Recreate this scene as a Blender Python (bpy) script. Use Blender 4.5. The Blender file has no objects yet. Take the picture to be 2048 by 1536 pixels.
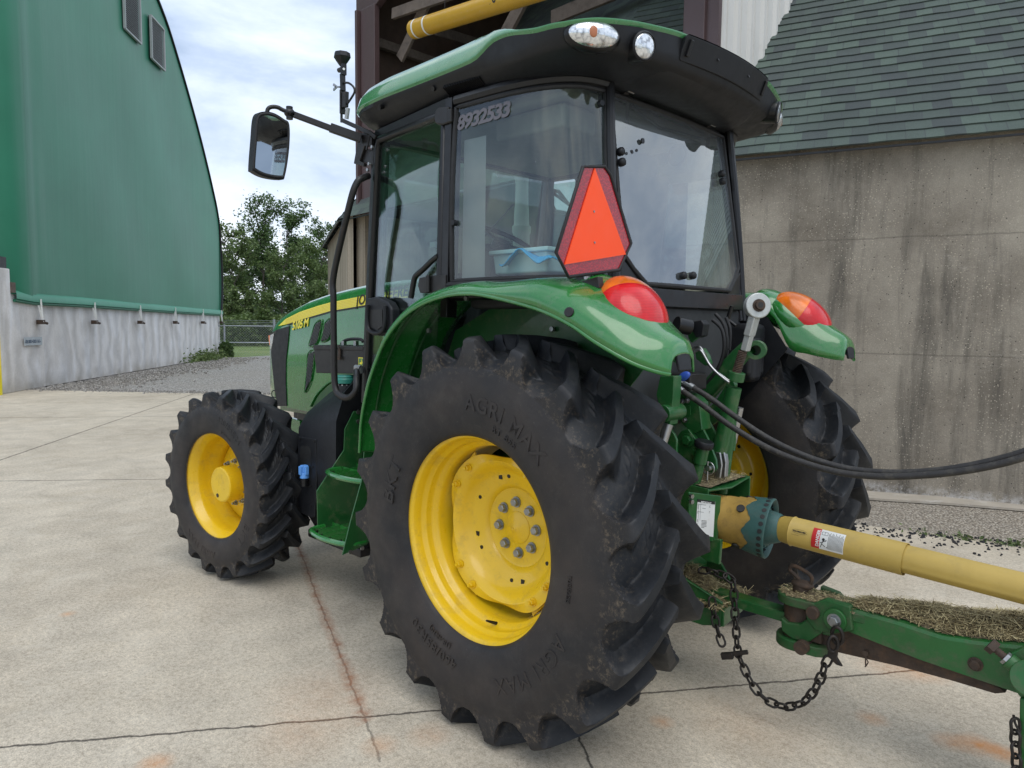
import bpy, bmesh, math, random
import numpy as np
from mathutils import Vector, Matrix, noise
random.seed(7); rng=np.random.default_rng(5)
SC=bpy.context.scene; COL=SC.collection
PI=math.pi
# ---------------------------------------------------------------- camera
CAM=np.array([-1.949,2.814,1.575]); YAW,PIT,ROL=math.radians(-45.671),math.radians(-4.770),math.radians(0.638); FOC=1438.345
_f=np.array([math.cos(YAW)*math.cos(PIT),math.sin(YAW)*math.cos(PIT),math.sin(PIT)])
_r=np.array([math.sin(YAW),-math.cos(YAW),0.]); _u=np.cross(_r,_f)
_r2=math.cos(ROL)*_r+math.sin(ROL)*_u; _u2=-math.sin(ROL)*_r+math.cos(ROL)*_u
def at(px,py,x=None,y=None,z=None,pl=None):
    """survey helper: the point of the photograph (2048x1536) on a known world plane"""
    d=_f+(px-1024)/FOC*_r2-(py-768)/FOC*_u2
    if pl is not None:
        o,n=np.array(pl[0],float),np.array(pl[1],float); t=((o-CAM)@n)/(d@n)
    else:
        i,v=(0,x) if x is not None else ((1,y) if y is not None else (2,z)); t=(v-CAM[i])/d[i]
    return Vector((CAM+d*t).tolist())
cam=bpy.data.cameras.new('camera'); co=bpy.data.objects.new('camera',cam); COL.objects.link(co)
M=Matrix([[_r2[0],_u2[0],-_f[0],CAM[0]],[_r2[1],_u2[1],-_f[1],CAM[1]],[_r2[2],_u2[2],-_f[2],CAM[2]],[0,0,0,1]])
co.matrix_world=M; cam.sensor_fit='HORIZONTAL'; cam.sensor_width=36; cam.lens=36*FOC/2048; cam.clip_start=.05; cam.clip_end=2000
SC.camera=co
# ---------------------------------------------------------------- mesh helpers
def V(*a): return Vector(a)
def basis(ax):
    ax=Vector(ax).normalized(); t=Vector((0,0,1)) if abs(ax.z)<.9 else Vector((1,0,0))
    a=ax.cross(t).normalized(); return a,ax.cross(a).normalized(),ax
class MB:
    def __init__(s): s.v=[];s.f=[];s.uv=None
    def add(s,vs,fs):
        n=len(s.v); s.v+= [tuple(v) for v in vs]; s.f+=[tuple(i+n for i in f) for f in fs]; return s
    def box(s,c,d,rot=None,tap=None):
        vs=[]
        for k in range(8):
            p=Vector(((k&1)-.5,((k>>1)&1)-.5,((k>>2)&1)-.5))
            q=Vector((p.x*d[0],p.y*d[1],p.z*d[2]))
            if tap and k>>2: q.x*=tap[0]; q.y*=tap[1]
            if rot is not None: q=rot@q
            vs.append(Vector(c)+q)
        return s.add(vs,[(0,2,3,1),(4,5,7,6),(0,1,5,4),(2,6,7,3),(0,4,6,2),(1,3,7,5)])
    def bar(s,p0,p1,w,h,up=(0,0,1)):
        p0,p1=Vector(p0),Vector(p1); a=(p1-p0).normalized(); u=Vector(up); sd=a.cross(u).normalized(); u=sd.cross(a)
        vs=[p+sd*(i*w/2)+u*(j*h/2) for p in(p0,p1) for i,j in((-1,-1),(1,-1),(1,1),(-1,1))]
        return s.add(vs,[(3,2,1,0),(4,5,6,7),(0,1,5,4),(1,2,6,5),(2,3,7,6),(3,0,4,7)])
    def cyl(s,p0,p1,r0,r1=None,n=24,cap=True):
        r1=r0 if r1 is None else r1; p0,p1=Vector(p0),Vector(p1); a,b,_=basis(p1-p0); vs=[]
        for p,r in((p0,r0),(p1,r1)):
            for k in range(n):
                t=2*PI*k/n; vs.append(p+a*(r*math.cos(t))+b*(r*math.sin(t)))
        fs=[(k,(k+1)%n,n+(k+1)%n,n+k) for k in range(n)]
        if cap: fs+=[tuple(range(n-1,-1,-1)),tuple(range(n,2*n))]
        return s.add(vs,fs)
    def lathe(s,prof,o,ax,n=48,cap0=False,cap1=False):
        # prof: (distance along axis, radius)
        a,b,c=basis(ax); o=Vector(o); vs=[]
        for h,r in prof:
            for k in range(n):
                t=2*PI*k/n; vs.append(o+c*h+a*(r*math.cos(t))+b*(r*math.sin(t)))
        fs=[]
        for i in range(len(prof)-1):
            for k in range(n): fs.append((i*n+k,i*n+(k+1)%n,(i+1)*n+(k+1)%n,(i+1)*n+k))
        if cap0: fs.append(tuple(range(n-1,-1,-1)))
        if cap1: fs.append(tuple(range((len(prof)-1)*n,len(prof)*n)))
        return s.add(vs,fs)
    def tube(s,pts,r,n=12,closed=False,cap=True):
        pts=[Vector(p) for p in pts]; m=len(pts); vs=[]; prev=None
        for i,p in enumerate(pts):
            if closed: d=pts[(i+1)%m]-pts[i-1]
            else: d=(pts[min(i+1,m-1)]-pts[max(i-1,0)])
            d.normalize()
            if prev is None: a,b,_=basis(d)
            else:
                a=prev-d*prev.dot(d); a.normalize(); b=d.cross(a)
            prev=a; rr=r[i] if isinstance(r,(list,tuple)) else r
            for k in range(n):
                t=2*PI*k/n; vs.append(p+a*(rr*math.cos(t))+b*(rr*math.sin(t)))
        fs=[]
        for i in range(m if closed else m-1):
            j=(i+1)%m
            for k in range(n): fs.append((i*n+k,i*n+(k+1)%n,j*n+(k+1)%n,j*n+k))
        if cap and not closed: fs+=[tuple(range(n-1,-1,-1)),tuple(range((m-1)*n,m*n))]
        return s.add(vs,fs)
    def prism(s,pts,vec):
        pts=[Vector(p) for p in pts]; vec=Vector(vec); n=len(pts)
        return s.add(pts+[p+vec for p in pts],[tuple(range(n)),tuple(range(2*n-1,n-1,-1))]+[(k,(k+n),(k+1)%n+n,(k+1)%n) for k in range(n)])
    def grid(s,rows,wrap=False):
        m=len(rows[0]); vs=[p for r in rows for p in r]; fs=[]
        for i in range(len(rows)-1):
            for k in range(m if wrap else m-1): fs.append((i*m+k,i*m+(k+1)%m,(i+1)*m+(k+1)%m,(i+1)*m+k))
        return s.add(vs,fs)
    def ellipsoid(s,c,rad,rot=None,n=24,m=12,half=False):
        rows=[]
        for i in range(m+1):
            ph=(PI/2*i/m) if half else (-PI/2+PI*i/m)
            row=[]
            for k in range(n):
                t=2*PI*k/n; q=Vector((rad[0]*math.cos(ph)*math.cos(t),rad[1]*math.cos(ph)*math.sin(t),rad[2]*math.sin(ph)))
                if rot is not None: q=rot@q
                row.append(Vector(c)+q)
            rows.append(row)
        return s.grid(rows,True)
    def hexbolt(s,p,ax,r,h,washer=True):
        p=Vector(p); ax=Vector(ax).normalized()
        if washer: s.cyl(p,p+ax*(h*.22),r*1.35,n=20)
        s.cyl(p+ax*(h*.2),p+ax*h*.92,r,n=6); s.cyl(p+ax*h*.9,p+ax*h,r*.98,r*.8,n=6); return s
    def build(s,name,mat,parent=None,sm=38,bev=0,sub=0,solid=0,label=None,mats=None):
        me=bpy.data.meshes.new(name); me.from_pydata([tuple(v) for v in s.v],[],s.f); me.validate(); me.update()
        return link(me,name,mat,parent,sm,bev,sub,solid,label)
def link(me,name,mat,parent=None,sm=38,bev=0,sub=0,solid=0,label=None):
    if sm:
        me.shade_smooth(); me.set_sharp_from_angle(angle=math.radians(sm))
    o=bpy.data.objects.new(name,me); COL.objects.link(o)
    if mat: me.materials.append(mat)
    if solid:
        md=o.modifiers.new('solid','SOLIDIFY'); md.thickness=solid; md.offset=-1
    if bev:
        md=o.modifiers.new('bevel','BEVEL'); md.width=bev; md.segments=2; md.limit_method='ANGLE'; md.angle_limit=math.radians(40)
        md.harden_normals=True
    if sub:
        md=o.modifiers.new('sub','SUBSURF'); md.levels=sub; md.render_levels=sub
    if parent is not None: adopt(o,parent)
    if label: o['label']=label
    return o
def adopt(o,parent):
    o.parent=parent
    w=parent
    T=Matrix.Identity(4)
    if parent.type=='EMPTY' and parent.parent is None: T=Matrix.Translation(-Vector(parent.location))
    o.matrix_parent_inverse=T
def thing(name,label,cat,loc=(0,0,0),group=None):
    o=bpy.data.objects.new(name,None); COL.objects.link(o); o.location=loc; o.empty_display_size=.2
    return tag(o,label,cat,group)
def tag(o,label,cat=None,group=None,kind=None):
    o['label']=label
    if cat: o['category']=cat
    if group: o['group']=group
    if kind: o['kind']=kind
    return o
def struct(o,label=None):
    o['kind']='structure'
    if label: o['label']=label
    return o
def text_pts(body,size,extrude=0.,align='LEFT',shear=0.,spacing=1.,bold=0.):
    """letters as flat outlines -> (verts, faces) in the xy plane"""
    cu=bpy.data.curves.new('lettering','FONT'); cu.body=body; cu.size=size; cu.extrude=extrude; cu.align_x=align; cu.shear=shear; cu.space_character=spacing; cu.offset=bold; cu.resolution_u=3
    o=bpy.data.objects.new('lettering',cu); COL.objects.link(o); bpy.context.view_layer.update()
    dg=bpy.context.evaluated_depsgraph_get(); me=bpy.data.meshes.new_from_object(o.evaluated_get(dg))
    vs=[tuple(v.co) for v in me.vertices]; fs=[tuple(p.vertices) for p in me.polygons]
    bpy.data.objects.remove(o); bpy.data.curves.remove(cu); bpy.data.meshes.remove(me)
    return vs,fs
def text_on(mb,body,size,o,right,up,extrude=0.,**k):
    vs,fs=text_pts(body,size,extrude,**k); R=Vector(right).normalized(); U=Vector(up).normalized(); N=R.cross(U); o=Vector(o)
    return mb.add([o+R*v[0]+U*v[1]+N*v[2] for v in vs],fs)
def text_ring(mb,body,size,r,y,ang,extrude=.002,ccw=False,**k):
    """letters bent round a wheel (local axes, axle = y), reading clockwise seen from +y, centred at angle ang (0=+x,90=up)"""
    vs,fs=text_pts(body,size,extrude,align='CENTER',**k); out=[]
    for x,yy,z in vs:
        rr=r+yy if not ccw else r-yy
        # seen from +y, right is -x ; clockwise = top moves to the right = -x : angle grows
        t=math.radians(ang)+(x/r if not ccw else -x/r)
        out.append((rr*math.cos(t),y+z,rr*math.sin(t)))
    return mb.add(out,fs)
def lerp(a,b,t): return a+(b-a)*t
def smooth_path(pts,k=6,closed=False):
    pts=[Vector(p) for p in pts]; n=len(pts); out=[]
    rngs=range(n if closed else n-1)
    for i in rngs:
        p0=pts[i-1] if (i>0 or closed) else pts[0]; p1=pts[i]; p2=pts[(i+1)%n]; p3=pts[(i+2)%n] if (i+2<n or closed) else pts[-1]
        for j in range(k):
            t=j/k; out.append(.5*((2*p1)+(p2-p0)*t+(2*p0-5*p1+4*p2-p3)*t*t+(3*p1-p0-3*p2+p3)*t**3))
    if not closed: out.append(pts[-1])
    return out
# ---------------------------------------------------------------- materials
def newmat(name):
    m=bpy.data.materials.new(name); m.use_nodes=True; nt=m.node_tree; b=nt.nodes['Principled BSDF']; return m,nt,b
def N(nt,t,**k):
    n=nt.nodes.new(t)
    for a,v in k.items():
        if a.startswith('i_'): n.inputs[int(a[2:])].default_value=v
        else: setattr(n,a,v)
    return n
def noise_tex(nt,vec,scale,detail=4,rough=.55,dist=0):
    n=N(nt,'ShaderNodeTexNoise'); n.inputs['Scale'].default_value=scale; n.inputs['Detail'].default_value=detail; n.inputs['Roughness'].default_value=rough; n.inputs['Distortion'].default_value=dist
    nt.links.new(vec,n.inputs['Vector']); return n.outputs['Fac']
def ramp(nt,fac,stops):
    r=N(nt,'ShaderNodeValToRGB'); nt.links.new(fac,r.inputs[0]); e=r.color_ramp.elements
    while len(e)<len(stops): e.new(.5)
    for el,(p,c) in zip(e,stops):
        el.position=p; el.color=(c,c,c,1) if isinstance(c,(int,float)) else (*c,1)
    return r.outputs[0]
def mix(nt,fac,a,b,mode='MIX'):
    m=N(nt,'ShaderNodeMix',data_type='RGBA',blend_type=mode)
    for i,v in((0,fac),(6,a),(7,b)):
        if isinstance(v,(int,float)): m.inputs[i].default_value=v
        elif isinstance(v,tuple): m.inputs[i].default_value=(*v,1)
        else: nt.links.new(v,m.inputs[i])
    return m.outputs[2]
def math_(nt,op,a,b=None,c=None,clamp=False):
    m=N(nt,'ShaderNodeMath',operation=op,use_clamp=clamp)
    for i,v in enumerate((a,b,c)):
        if v is None: continue
        if isinstance(v,(int,float)): m.inputs[i].default_value=v
        else: nt.links.new(v,m.inputs[i])
    return m.outputs[0]
def coords(nt,kind='Object',scale=(1,1,1),rot=(0,0,0)):
    tc=N(nt,'ShaderNodeTexCoord'); mp=N(nt,'ShaderNodeMapping'); nt.links.new(tc.outputs[kind],mp.inputs[0]); mp.inputs['Scale'].default_value=scale; mp.inputs['Rotation'].default_value=rot
    return mp.outputs[0]
def bump(nt,b,h,strength=.3,dist=.01,prev=None):
    n=N(nt,'ShaderNodeBump'); n.inputs['Strength'].default_value=strength; n.inputs['Distance'].default_value=dist; nt.links.new(h,n.inputs['Height'])
    if prev is not None: nt.links.new(prev,n.inputs['Normal'])
    nt.links.new(n.outputs[0],b.inputs['Normal']); return n.outputs[0]
def paint(name,col,rough=.35,metal=0.,coat=0.,var=.12,scale=6.,dirt=None,dirt_amt=.3,dirt_scale=9.,bmp=.0,bscale=60.,spec=.5):
    """painted / plastic / metal surface: uneven tone and gloss, specks and dust"""
    m,nt,b=newmat(name); v=coords(nt)
    n1=noise_tex(nt,v,scale,6,.6); c=mix(nt,ramp(nt,n1,[(.3,1-var),(.7,1+var*.4)]),(0,0,0),tuple(col),'MIX')
    c=mix(nt,1.,tuple(col),ramp(nt,n1,[(.3,1-var),(.7,1.)]),'MULTIPLY')
    rf=ramp(nt,noise_tex(nt,v,scale*2.7,5,.65),[(.3,max(rough-.07,.03)),(.75,min(rough+.16,1))])
    if dirt:
        n2=noise_tex(nt,v,dirt_scale,10,.72); f=ramp(nt,n2,[(.62-.35*dirt_amt,0.),(.82-.2*dirt_amt,min(1,.35+dirt_amt))])
        c=mix(nt,f,c,tuple(dirt)); rf=mix(nt,f,rf,(.85,.85,.85))
    nt.links.new(c,b.inputs['Base Color']); nt.links.new(rf,b.inputs['Roughness'])
    b.inputs['Metallic'].default_value=metal; b.inputs['Coat Weight'].default_value=coat; b.inputs['Coat Roughness'].default_value=.06
    b.inputs['Specular IOR Level'].default_value=spec
    if bmp: bump(nt,b,noise_tex(nt,v,bscale,6,.6),bmp,.004)
    return m
DUST=(.22,.19,.14)
G=paint('green_paint',(.018,.175,.028),.22,0,1.,.12,3.,(.10,.17,.09),.26,22)
GR=paint('roof_green_sky_sheen',(.045,.225,.075),.22,0,1.,.10,3.,(.16,.27,.15),.24,16)  # paler than the body green: reflected sky sheen put into the roof colour
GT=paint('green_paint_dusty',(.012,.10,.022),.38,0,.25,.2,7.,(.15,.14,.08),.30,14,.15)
GI=paint('green_implement',(.014,.115,.022),.45,0,.1,.3,5.,(.105,.088,.06),.40,13,.25,50)
YW=paint('yellow_wheel',(.80,.52,.012),.32,0,.3,.10,5.,(.36,.24,.06),.27,13,.05)
YS=paint('yellow_plastic',(.50,.345,.075),.48,0,.1,.14,7.,(.33,.24,.08),.28,10,.1)
YO=paint('worn_yellow_plastic',(.48,.30,.07),.5,0,0,.25,9.,(.12,.08,.04),.38,16,.2)
YC=paint('yellow_bar',(.60,.34,.02),.4,0,.1,.1,5.,(.45,.42,.36),.14,25,.05)
BK=paint('black_plastic',(.0095,.0105,.013),.44,0,0,.2,8.,(.06,.055,.05),.08,24,.1,200,.38)
BK2=paint('black_trim',(.006,.006,.007),.33,0,.1,.2,8.,spec=.4)
BKM=paint('black_powder_coat',(.011,.010,.010),.42,0,0,.2,8.,(.10,.06,.04),.12,18)
RUB=paint('rubber_seal',(.012,.012,.013),.6)
HOSE=paint('hose_rubber',(.028,.026,.025),.55,0,0,.3,25.,(.11,.10,.08),.35,30,.3,80)
GRY=paint('grey_trim',(.16,.17,.17),.55)
DKI=paint('dark_interior',(.035,.038,.040),.6)
LTG=paint('light_grey_panel',(.38,.40,.40),.5)
CHR=paint('bright_steel',(.46,.46,.46),.34,1.,0,.15,20,(.3,.28,.24),.15,30)
ZNC=paint('zinc_bolt',(.40,.42,.43),.42,1.,0,.3,40,(.22,.17,.1),.25,60)
RST=paint('rusty_steel',(.075,.052,.038),.72,.25,0,.35,14,(.16,.085,.045),.38,22,.5,60)
CHN=paint('chain_steel',(.038,.034,.032),.5,.6,0,.35,40,(.09,.055,.035),.3,60,.3,90)
GAL=paint('galvanised_forging',(.50,.52,.50),.45,.55,0,.15,40,(.30,.29,.26),.2,30,.3,200)
TEAL=paint('teal_cap',(.03,.23,.18),.4)
TEALD=paint('teal_cone',(.035,.105,.095),.5,0,0,.25,14,(.10,.11,.09),.3,24,.2)
BLU=paint('blue_cloth',(.02,.36,.70),.8,bmp=.3,bscale=90)
TUB=paint('clear_tub',(.45,.62,.64),.35)
WHT=paint('white_label',(.75,.76,.74),.45,0,.1,.06,20,(.3,.25,.2),.12,40)
INK=paint('black_ink',(.012,.012,.012),.5)
REDL=paint('red_label',(.55,.02,.02),.45)
ORG=paint('orange_triangle',(1.,.085,.012),.5,var=.03)
GI2=paint('green_implement_worn',(.014,.105,.022),.55,0,0,.3,8.,(.085,.065,.045),.50,16,.3,50)
YST=paint('yellow_stripe',(.85,.72,.02),.3,0,.4,.04)
def refl_red():
    m,nt,b=newmat('red_reflector'); v=coords(nt,scale=(1,1,1))
    vo=N(nt,'ShaderNodeTexVoronoi'); vo.inputs['Scale'].default_value=170; nt.links.new(v,vo.inputs['Vector'])
    c=ramp(nt,vo.outputs['Distance'],[(.1,(.55,.012,.02)),(.6,(.24,.004,.01))]); nt.links.new(c,b.inputs['Base Color'])
    b.inputs['Roughness'].default_value=.25; b.inputs['Coat Weight'].default_value=.6; bump(nt,b,noise_tex(nt,v,60,3),.25,.003); return m
REFL=refl_red()
def lens(name,col,sc=60,tr=.35):
    m,nt,b=newmat(name); v=coords(nt); w=N(nt,'ShaderNodeTexWave',wave_type='BANDS',bands_direction='Z'); w.inputs['Scale'].default_value=sc; w.inputs['Distortion'].default_value=1.2; nt.links.new(v,w.inputs['Vector'])
    n=noise_tex(nt,v,9,3); c=mix(nt,ramp(nt,n,[(.35,0.),(.65,1.)]),tuple(k*.55 for k in col),tuple(col)); c=mix(nt,ramp(nt,w.outputs['Fac'],[(.0,.0),(1.,.35)]),c,tuple(min(1,k*1.5+.02) for k in col))
    nt.links.new(c,b.inputs['Base Color']); b.inputs['Roughness'].default_value=.15; b.inputs['Specular IOR Level'].default_value=.3; b.inputs['Coat Weight'].default_value=.35; b.inputs['Coat Roughness'].default_value=.03
    b.inputs['Transmission Weight'].default_value=tr*.4; bump(nt,b,w.outputs['Fac'],.12,.002); return m
LRED=lens('red_lens',(.72,.012,.016)); LAMB=lens('amber_lens',(1.,.20,.012),80)
def lamp_glass():
    m,nt,b=newmat('lamp_lens'); v=coords(nt); vo=N(nt,'ShaderNodeTexVoronoi',distance='CHEBYCHEV'); vo.inputs['Scale'].default_value=75; nt.links.new(v,vo.inputs['Vector'])
    c=ramp(nt,vo.outputs['Distance'],[(.0,(.95,.95,.95)),(.45,(.72,.74,.76)),(.7,(.35,.36,.38))]); n=noise_tex(nt,v,14,3); c=mix(nt,ramp(nt,n,[(.55,0.),(.72,.5)]),c,(.22,.20,.18))
    nt.links.new(c,b.inputs['Base Color']); b.inputs['Metallic'].default_value=.75; b.inputs['Roughness'].default_value=.18; b.inputs['Coat Weight'].default_value=1; bump(nt,b,vo.outputs['Distance'],.2,.003); return m
LAMP=lamp_glass()
def glass(name,tint,dust,refl,dcol=(.35,.40,.43)):
    m,nt,b=newmat(name); nt.nodes.remove(b); out=nt.nodes['Material Output']; v=coords(nt)
    tr=N(nt,'ShaderNodeBsdfTransparent'); tr.inputs[0].default_value=(*tint,1)
    gl=N(nt,'ShaderNodeBsdfGlossy'); gl.inputs['Roughness'].default_value=.02; gl.inputs[0].default_value=(.93,.97,1,1)
    ge=N(nt,'ShaderNodeNewGeometry'); dp_=N(nt,'ShaderNodeVectorMath',operation='DOT_PRODUCT'); nt.links.new(ge.outputs['Normal'],dp_.inputs[0]); nt.links.new(ge.outputs['Incoming'],dp_.inputs[1]); fr=math_(nt,'ADD',math_(nt,'MULTIPLY',math_(nt,'POWER',math_(nt,'SUBTRACT',1.,math_(nt,'ABSOLUTE',dp_.outputs['Value'])),5.),.9),.05)
    di=N(nt,'ShaderNodeBsdfDiffuse'); di.inputs[0].default_value=(*dcol,1)
    f=math_(nt,"ADD",math_(nt,"MULTIPLY",fr,1.5),refl,clamp=True)
    m1=N(nt,'ShaderNodeMixShader'); nt.links.new(f,m1.inputs[0]); nt.links.new(tr.outputs[0],m1.inputs[1]); nt.links.new(gl.outputs[0],m1.inputs[2])
    n=noise_tex(nt,v,2.4,8,.7); f2=ramp(nt,n,[(.3,dust*.45),(.75,dust*1.5)])
    if dust>.02: sp=N(nt,'ShaderNodeTexVoronoi'); sp.inputs['Scale'].default_value=26; nt.links.new(v,sp.inputs['Vector']); f2=math_(nt,'ADD',f2,ramp(nt,sp.outputs['Distance'],[(.035,.5),(.06,0.)]),clamp=True)
    m2=N(nt,'ShaderNodeMixShader'); nt.links.new(f2,m2.inputs[0]); nt.links.new(m1.outputs[0],m2.inputs[1]); nt.links.new(di.outputs[0],m2.inputs[2]); nt.links.new(m2.outputs[0],out.inputs[0]); return m
GLS=glass('side_glass',(.82,.92,.88),.030,.012); GLR=glass('rear_glass',(.66,.74,.74),.13,.17,(.30,.34,.38)); GLD=glass('door_glass',(.74,.84,.79),.004,.0)
def tyre_mat(Rt):
    m,nt,b=newmat('tyre_rubber'); v=coords(nt); sp=N(nt,'ShaderNodeSeparateXYZ'); nt.links.new(v,sp.inputs[0])
    r=math_(nt,'SQRT',math_(nt,'ADD',math_(nt,'MULTIPLY',sp.outputs[0],sp.outputs[0]),math_(nt,'MULTIPLY',sp.outputs[2],sp.outputs[2])))
    r=math_(nt,'DIVIDE',r,Rt); ay=math_(nt,'DIVIDE',math_(nt,'ABSOLUTE',sp.outputs[1]),Rt)
    n1=noise_tex(nt,v,5,8,.65); base=ramp(nt,n1,[(.3,(.0085,.0100,.013)),(.7,(.016,.018,.021))])
    # brown dust on the side wall, mud and hay on the shoulders between the lugs
    side=math_(nt,'MULTIPLY',ramp(nt,ay,[(.24,0.),(.285,1.)]),ramp(nt,r,[(.5,.8),(.72,.9),(.86,.5),(.93,.25)]))
    c=mix(nt,math_(nt,'MULTIPLY',side,ramp(nt,noise_tex(nt,v,3.3,6,.6),[(.35,.12),(.7,.62)])),base,(.078,.060,.048))
    sh=math_(nt,'MULTIPLY',ramp(nt,r,[(.80,0.),(.86,1.),(.93,1.),(.965,0.)]),ramp(nt,ay,[(.20,.2),(.27,1.)]))
    mud=math_(nt,'MULTIPLY',sh,ramp(nt,noise_tex(nt,v,38,10,.82,.1),[(.52,0.),(.70,.85)]))
    c=mix(nt,mud,c,(.20,.155,.105)); c=mix(nt,ramp(nt,noise_tex(nt,v,120,3,.6),[(.66,0.),(.75,.22)]),c,(.16,.14,.12))
    c=mix(nt,ramp(nt,noise_tex(nt,v,9,9,.8,.3),[(.50,0.),(.74,.30)]),c,(.085,.078,.070))
    nt.links.new(c,b.inputs['Base Color']); nt.links.new(ramp(nt,noise_tex(nt,v,11,6),[(.3,.44),(.7,.66)]),b.inputs['Roughness'])
    b.inputs['Specular IOR Level'].default_value=.32; rib=math_(nt,'LESS_THAN',math_(nt,'PINGPONG',math_(nt,'MULTIPLY',r,26.),.5),.06); rib=math_(nt,'MULTIPLY',rib,math_(nt,'MULTIPLY',ramp(nt,r,[(.55,1.),(.60,1.),(.605,0.)]),ramp(nt,ay,[(.26,0.),(.28,1.)]))); bump(nt,b,math_(nt,'ADD',math_(nt,'MULTIPLY',noise_tex(nt,v,90,8,.7),.5),rib),.35,.003); return m
TYR=tyre_mat(.77); TYF=tyre_mat(.57)
# ================================================================ WHEELS
def tyre(R,base,lug,NL,A,p,W,lw,nseg,stext):
    """agricultural tyre: smooth valley profile and lug profile blended by a chevron pattern; axle = y"""
    pitch=2*PI/NL
    def dens(pts,n):
        pts=np.array(pts,float); d=np.r_[0,np.cumsum(np.hypot(*np.diff(pts,axis=0).T))]; t=np.linspace(0,d[-1],n)
        return np.stack([np.interp(t,d,pts[:,0]),np.interp(t,d,pts[:,1])],1)
    side=smooth_path([(a,b,0) for a,b in base[0]],6); side=np.array([(q.x,q.y) for q in side])
    nb=52; B=dens([(q.x,q.y) for q in smooth_path([(a,b,0) for a,b in base[1]],8)],nb); L=dens(lug,nb)
    # rows: half profile (y>0) then mirror
    yb=np.r_[side[:,0],B[1:,0]]; rb=np.r_[side[:,1],B[1:,1]]; yl=np.r_[side[:,0],L[1:,0]]; rl=np.r_[side[:,1],L[1:,1]]
    q=np.r_[np.ones(len(side)),np.clip(1-np.arange(1,nb)/(nb*.36),0,1)]; act=np.r_[np.zeros(len(side)),np.ones(nb-1)]
    yb=np.r_[yb,-yb[-2::-1]]; rb=np.r_[rb,rb[-2::-1]]; yl=np.r_[yl,-yl[-2::-1]]; rl=np.r_[rl,rl[-2::-1]]; q=np.r_[q,q[-2::-1]]; act=np.r_[act,act[-2::-1]]
    ns=NL*nseg; th=np.arange(ns)*2*PI/ns
    ay=np.clip(np.abs(yl),0,W)/W; a=A*(1-ay)**p            # arc by which the centre leads
    TH=th[None,:]-a[:,None]/R
    def mask(sgn,ph):
        d=((th-ph+pitch/2)%pitch-pitch/2)*R
        w=lw[0]+(lw[1]-lw[0])*ay
        we=w+(pitch*R/2*1.02-w)*(1-np.sqrt(np.clip(1-q**2,0,1)))
        fl=.008+.012*ay; ft=.018+.020*ay
        dd=d[None,:]; f=np.where(dd<0,fl[:,None],ft[:,None]); f=f*(1+1.1*np.clip(1-q[:,None]*6,0,1))*(1-.55*q[:,None]); x=np.clip((np.abs(dd)-we[:,None])/f,0,1); m=(1-x)**2.1*(1+.9*x)*(1-.9*x*x+.0)
        m=np.clip(m,0,1)
        ys=yl*sgn; inside=np.clip((ys+.022)/.016,0,1); inside=inside*inside*(3-2*inside)
        return m*inside[:,None]
    Mk=np.maximum(mask(1,0.),mask(-1,pitch/2))*act[:,None]
    r=rb[:,None]+(rl-rb)[:,None]*Mk; y=yb[:,None]+(yl-yb)[:,None]*Mk
    # little bars moulded in the valleys
    vf=np.clip(1-Mk*6,0,1)*act[:,None]*(q<.02)[:,None]
    for sg,ph in((1,0.),(-1,pitch/2)):
        d=((th-ph)%pitch)/pitch; dm=np.clip(1-np.abs(d-.5)/.10,0,1)
        for yc in (.052,.085,.118):
            yy=np.clip(1-np.abs(yl*sg-yc*W/.22)/.007,0,1); r=r+.004*np.minimum(1,3*dm)[None,:]*np.minimum(1,2*yy)[:,None]*vf*((dm>0)[None,:])
    X=r*np.cos(TH); Z=r*np.sin(TH); P=np.stack([X,y,Z],-1).reshape(-1,3); m=len(yb)
    i,k=np.meshgrid(np.arange(m-1),np.arange(ns),indexing='ij'); k2=(k+1)%ns
    F=np.stack([i*ns+k,(i+1)*ns+k,(i+1)*ns+k2,i*ns+k2],-1).reshape(-1,4)
    me=bpy.data.meshes.new('tyre'); me.vertices.add(len(P)); me.vertices.foreach_set('co',P.astype(np.float32).ravel())
    me.loops.add(F.size); me.loops.foreach_set('vertex_index',F.ravel().astype(np.int32)); me.polygons.add(len(F)); me.polygons.foreach_set('loop_start',(np.arange(len(F))*4).astype(np.int32)); me.update(); me.validate()
    return me
rear_tyre=tyre(.76,[[(.198,.392),(.213,.405),(.226,.44),(.236,.50),(.238,.57),(.232,.62),(.226,.650)],
                    [(.226,.650),(.212,.658),(.18,.672),(.13,.688),(.06,.702),(0,.706)]],
               [(.226,.650),(.227,.70),(.224,.744),(.215,.756),(.19,.761),(.10,.768),(0,.771)],19,.20,1.35,.22,(.021,.029),42,None)
front_tyre=tyre(.57,[[(.142,.318),(.154,.330),(.163,.36),(.168,.40),(.169,.44),(.165,.468),(.161,.484)],
                    [(.161,.484),(.150,.491),(.128,.502),(.095,.513),(.05,.523),(0,.526)]],
               [(.161,.484),(.162,.525),(.160,.552),(.150,.561),(.13,.566),(.07,.573),(0,.576)],20,.150,1.3,.158,(.015,.020),36,None)
def bolt_ring(mb,n,r,y,br,h,ph=0.):
    for k in range(n):
        t=2*PI*(k+ph)/n; mb.hexbolt((r*math.cos(t),y,r*math.sin(t)),(0,1,0),br,h)
def hexrow(name,parent,mat,pts,ax,br,h):
    for p in pts:
        mb=MB(); mb.hexbolt(p,ax,br,h); mb.build(name,mat,parent,30)
class Sub: pass
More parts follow.
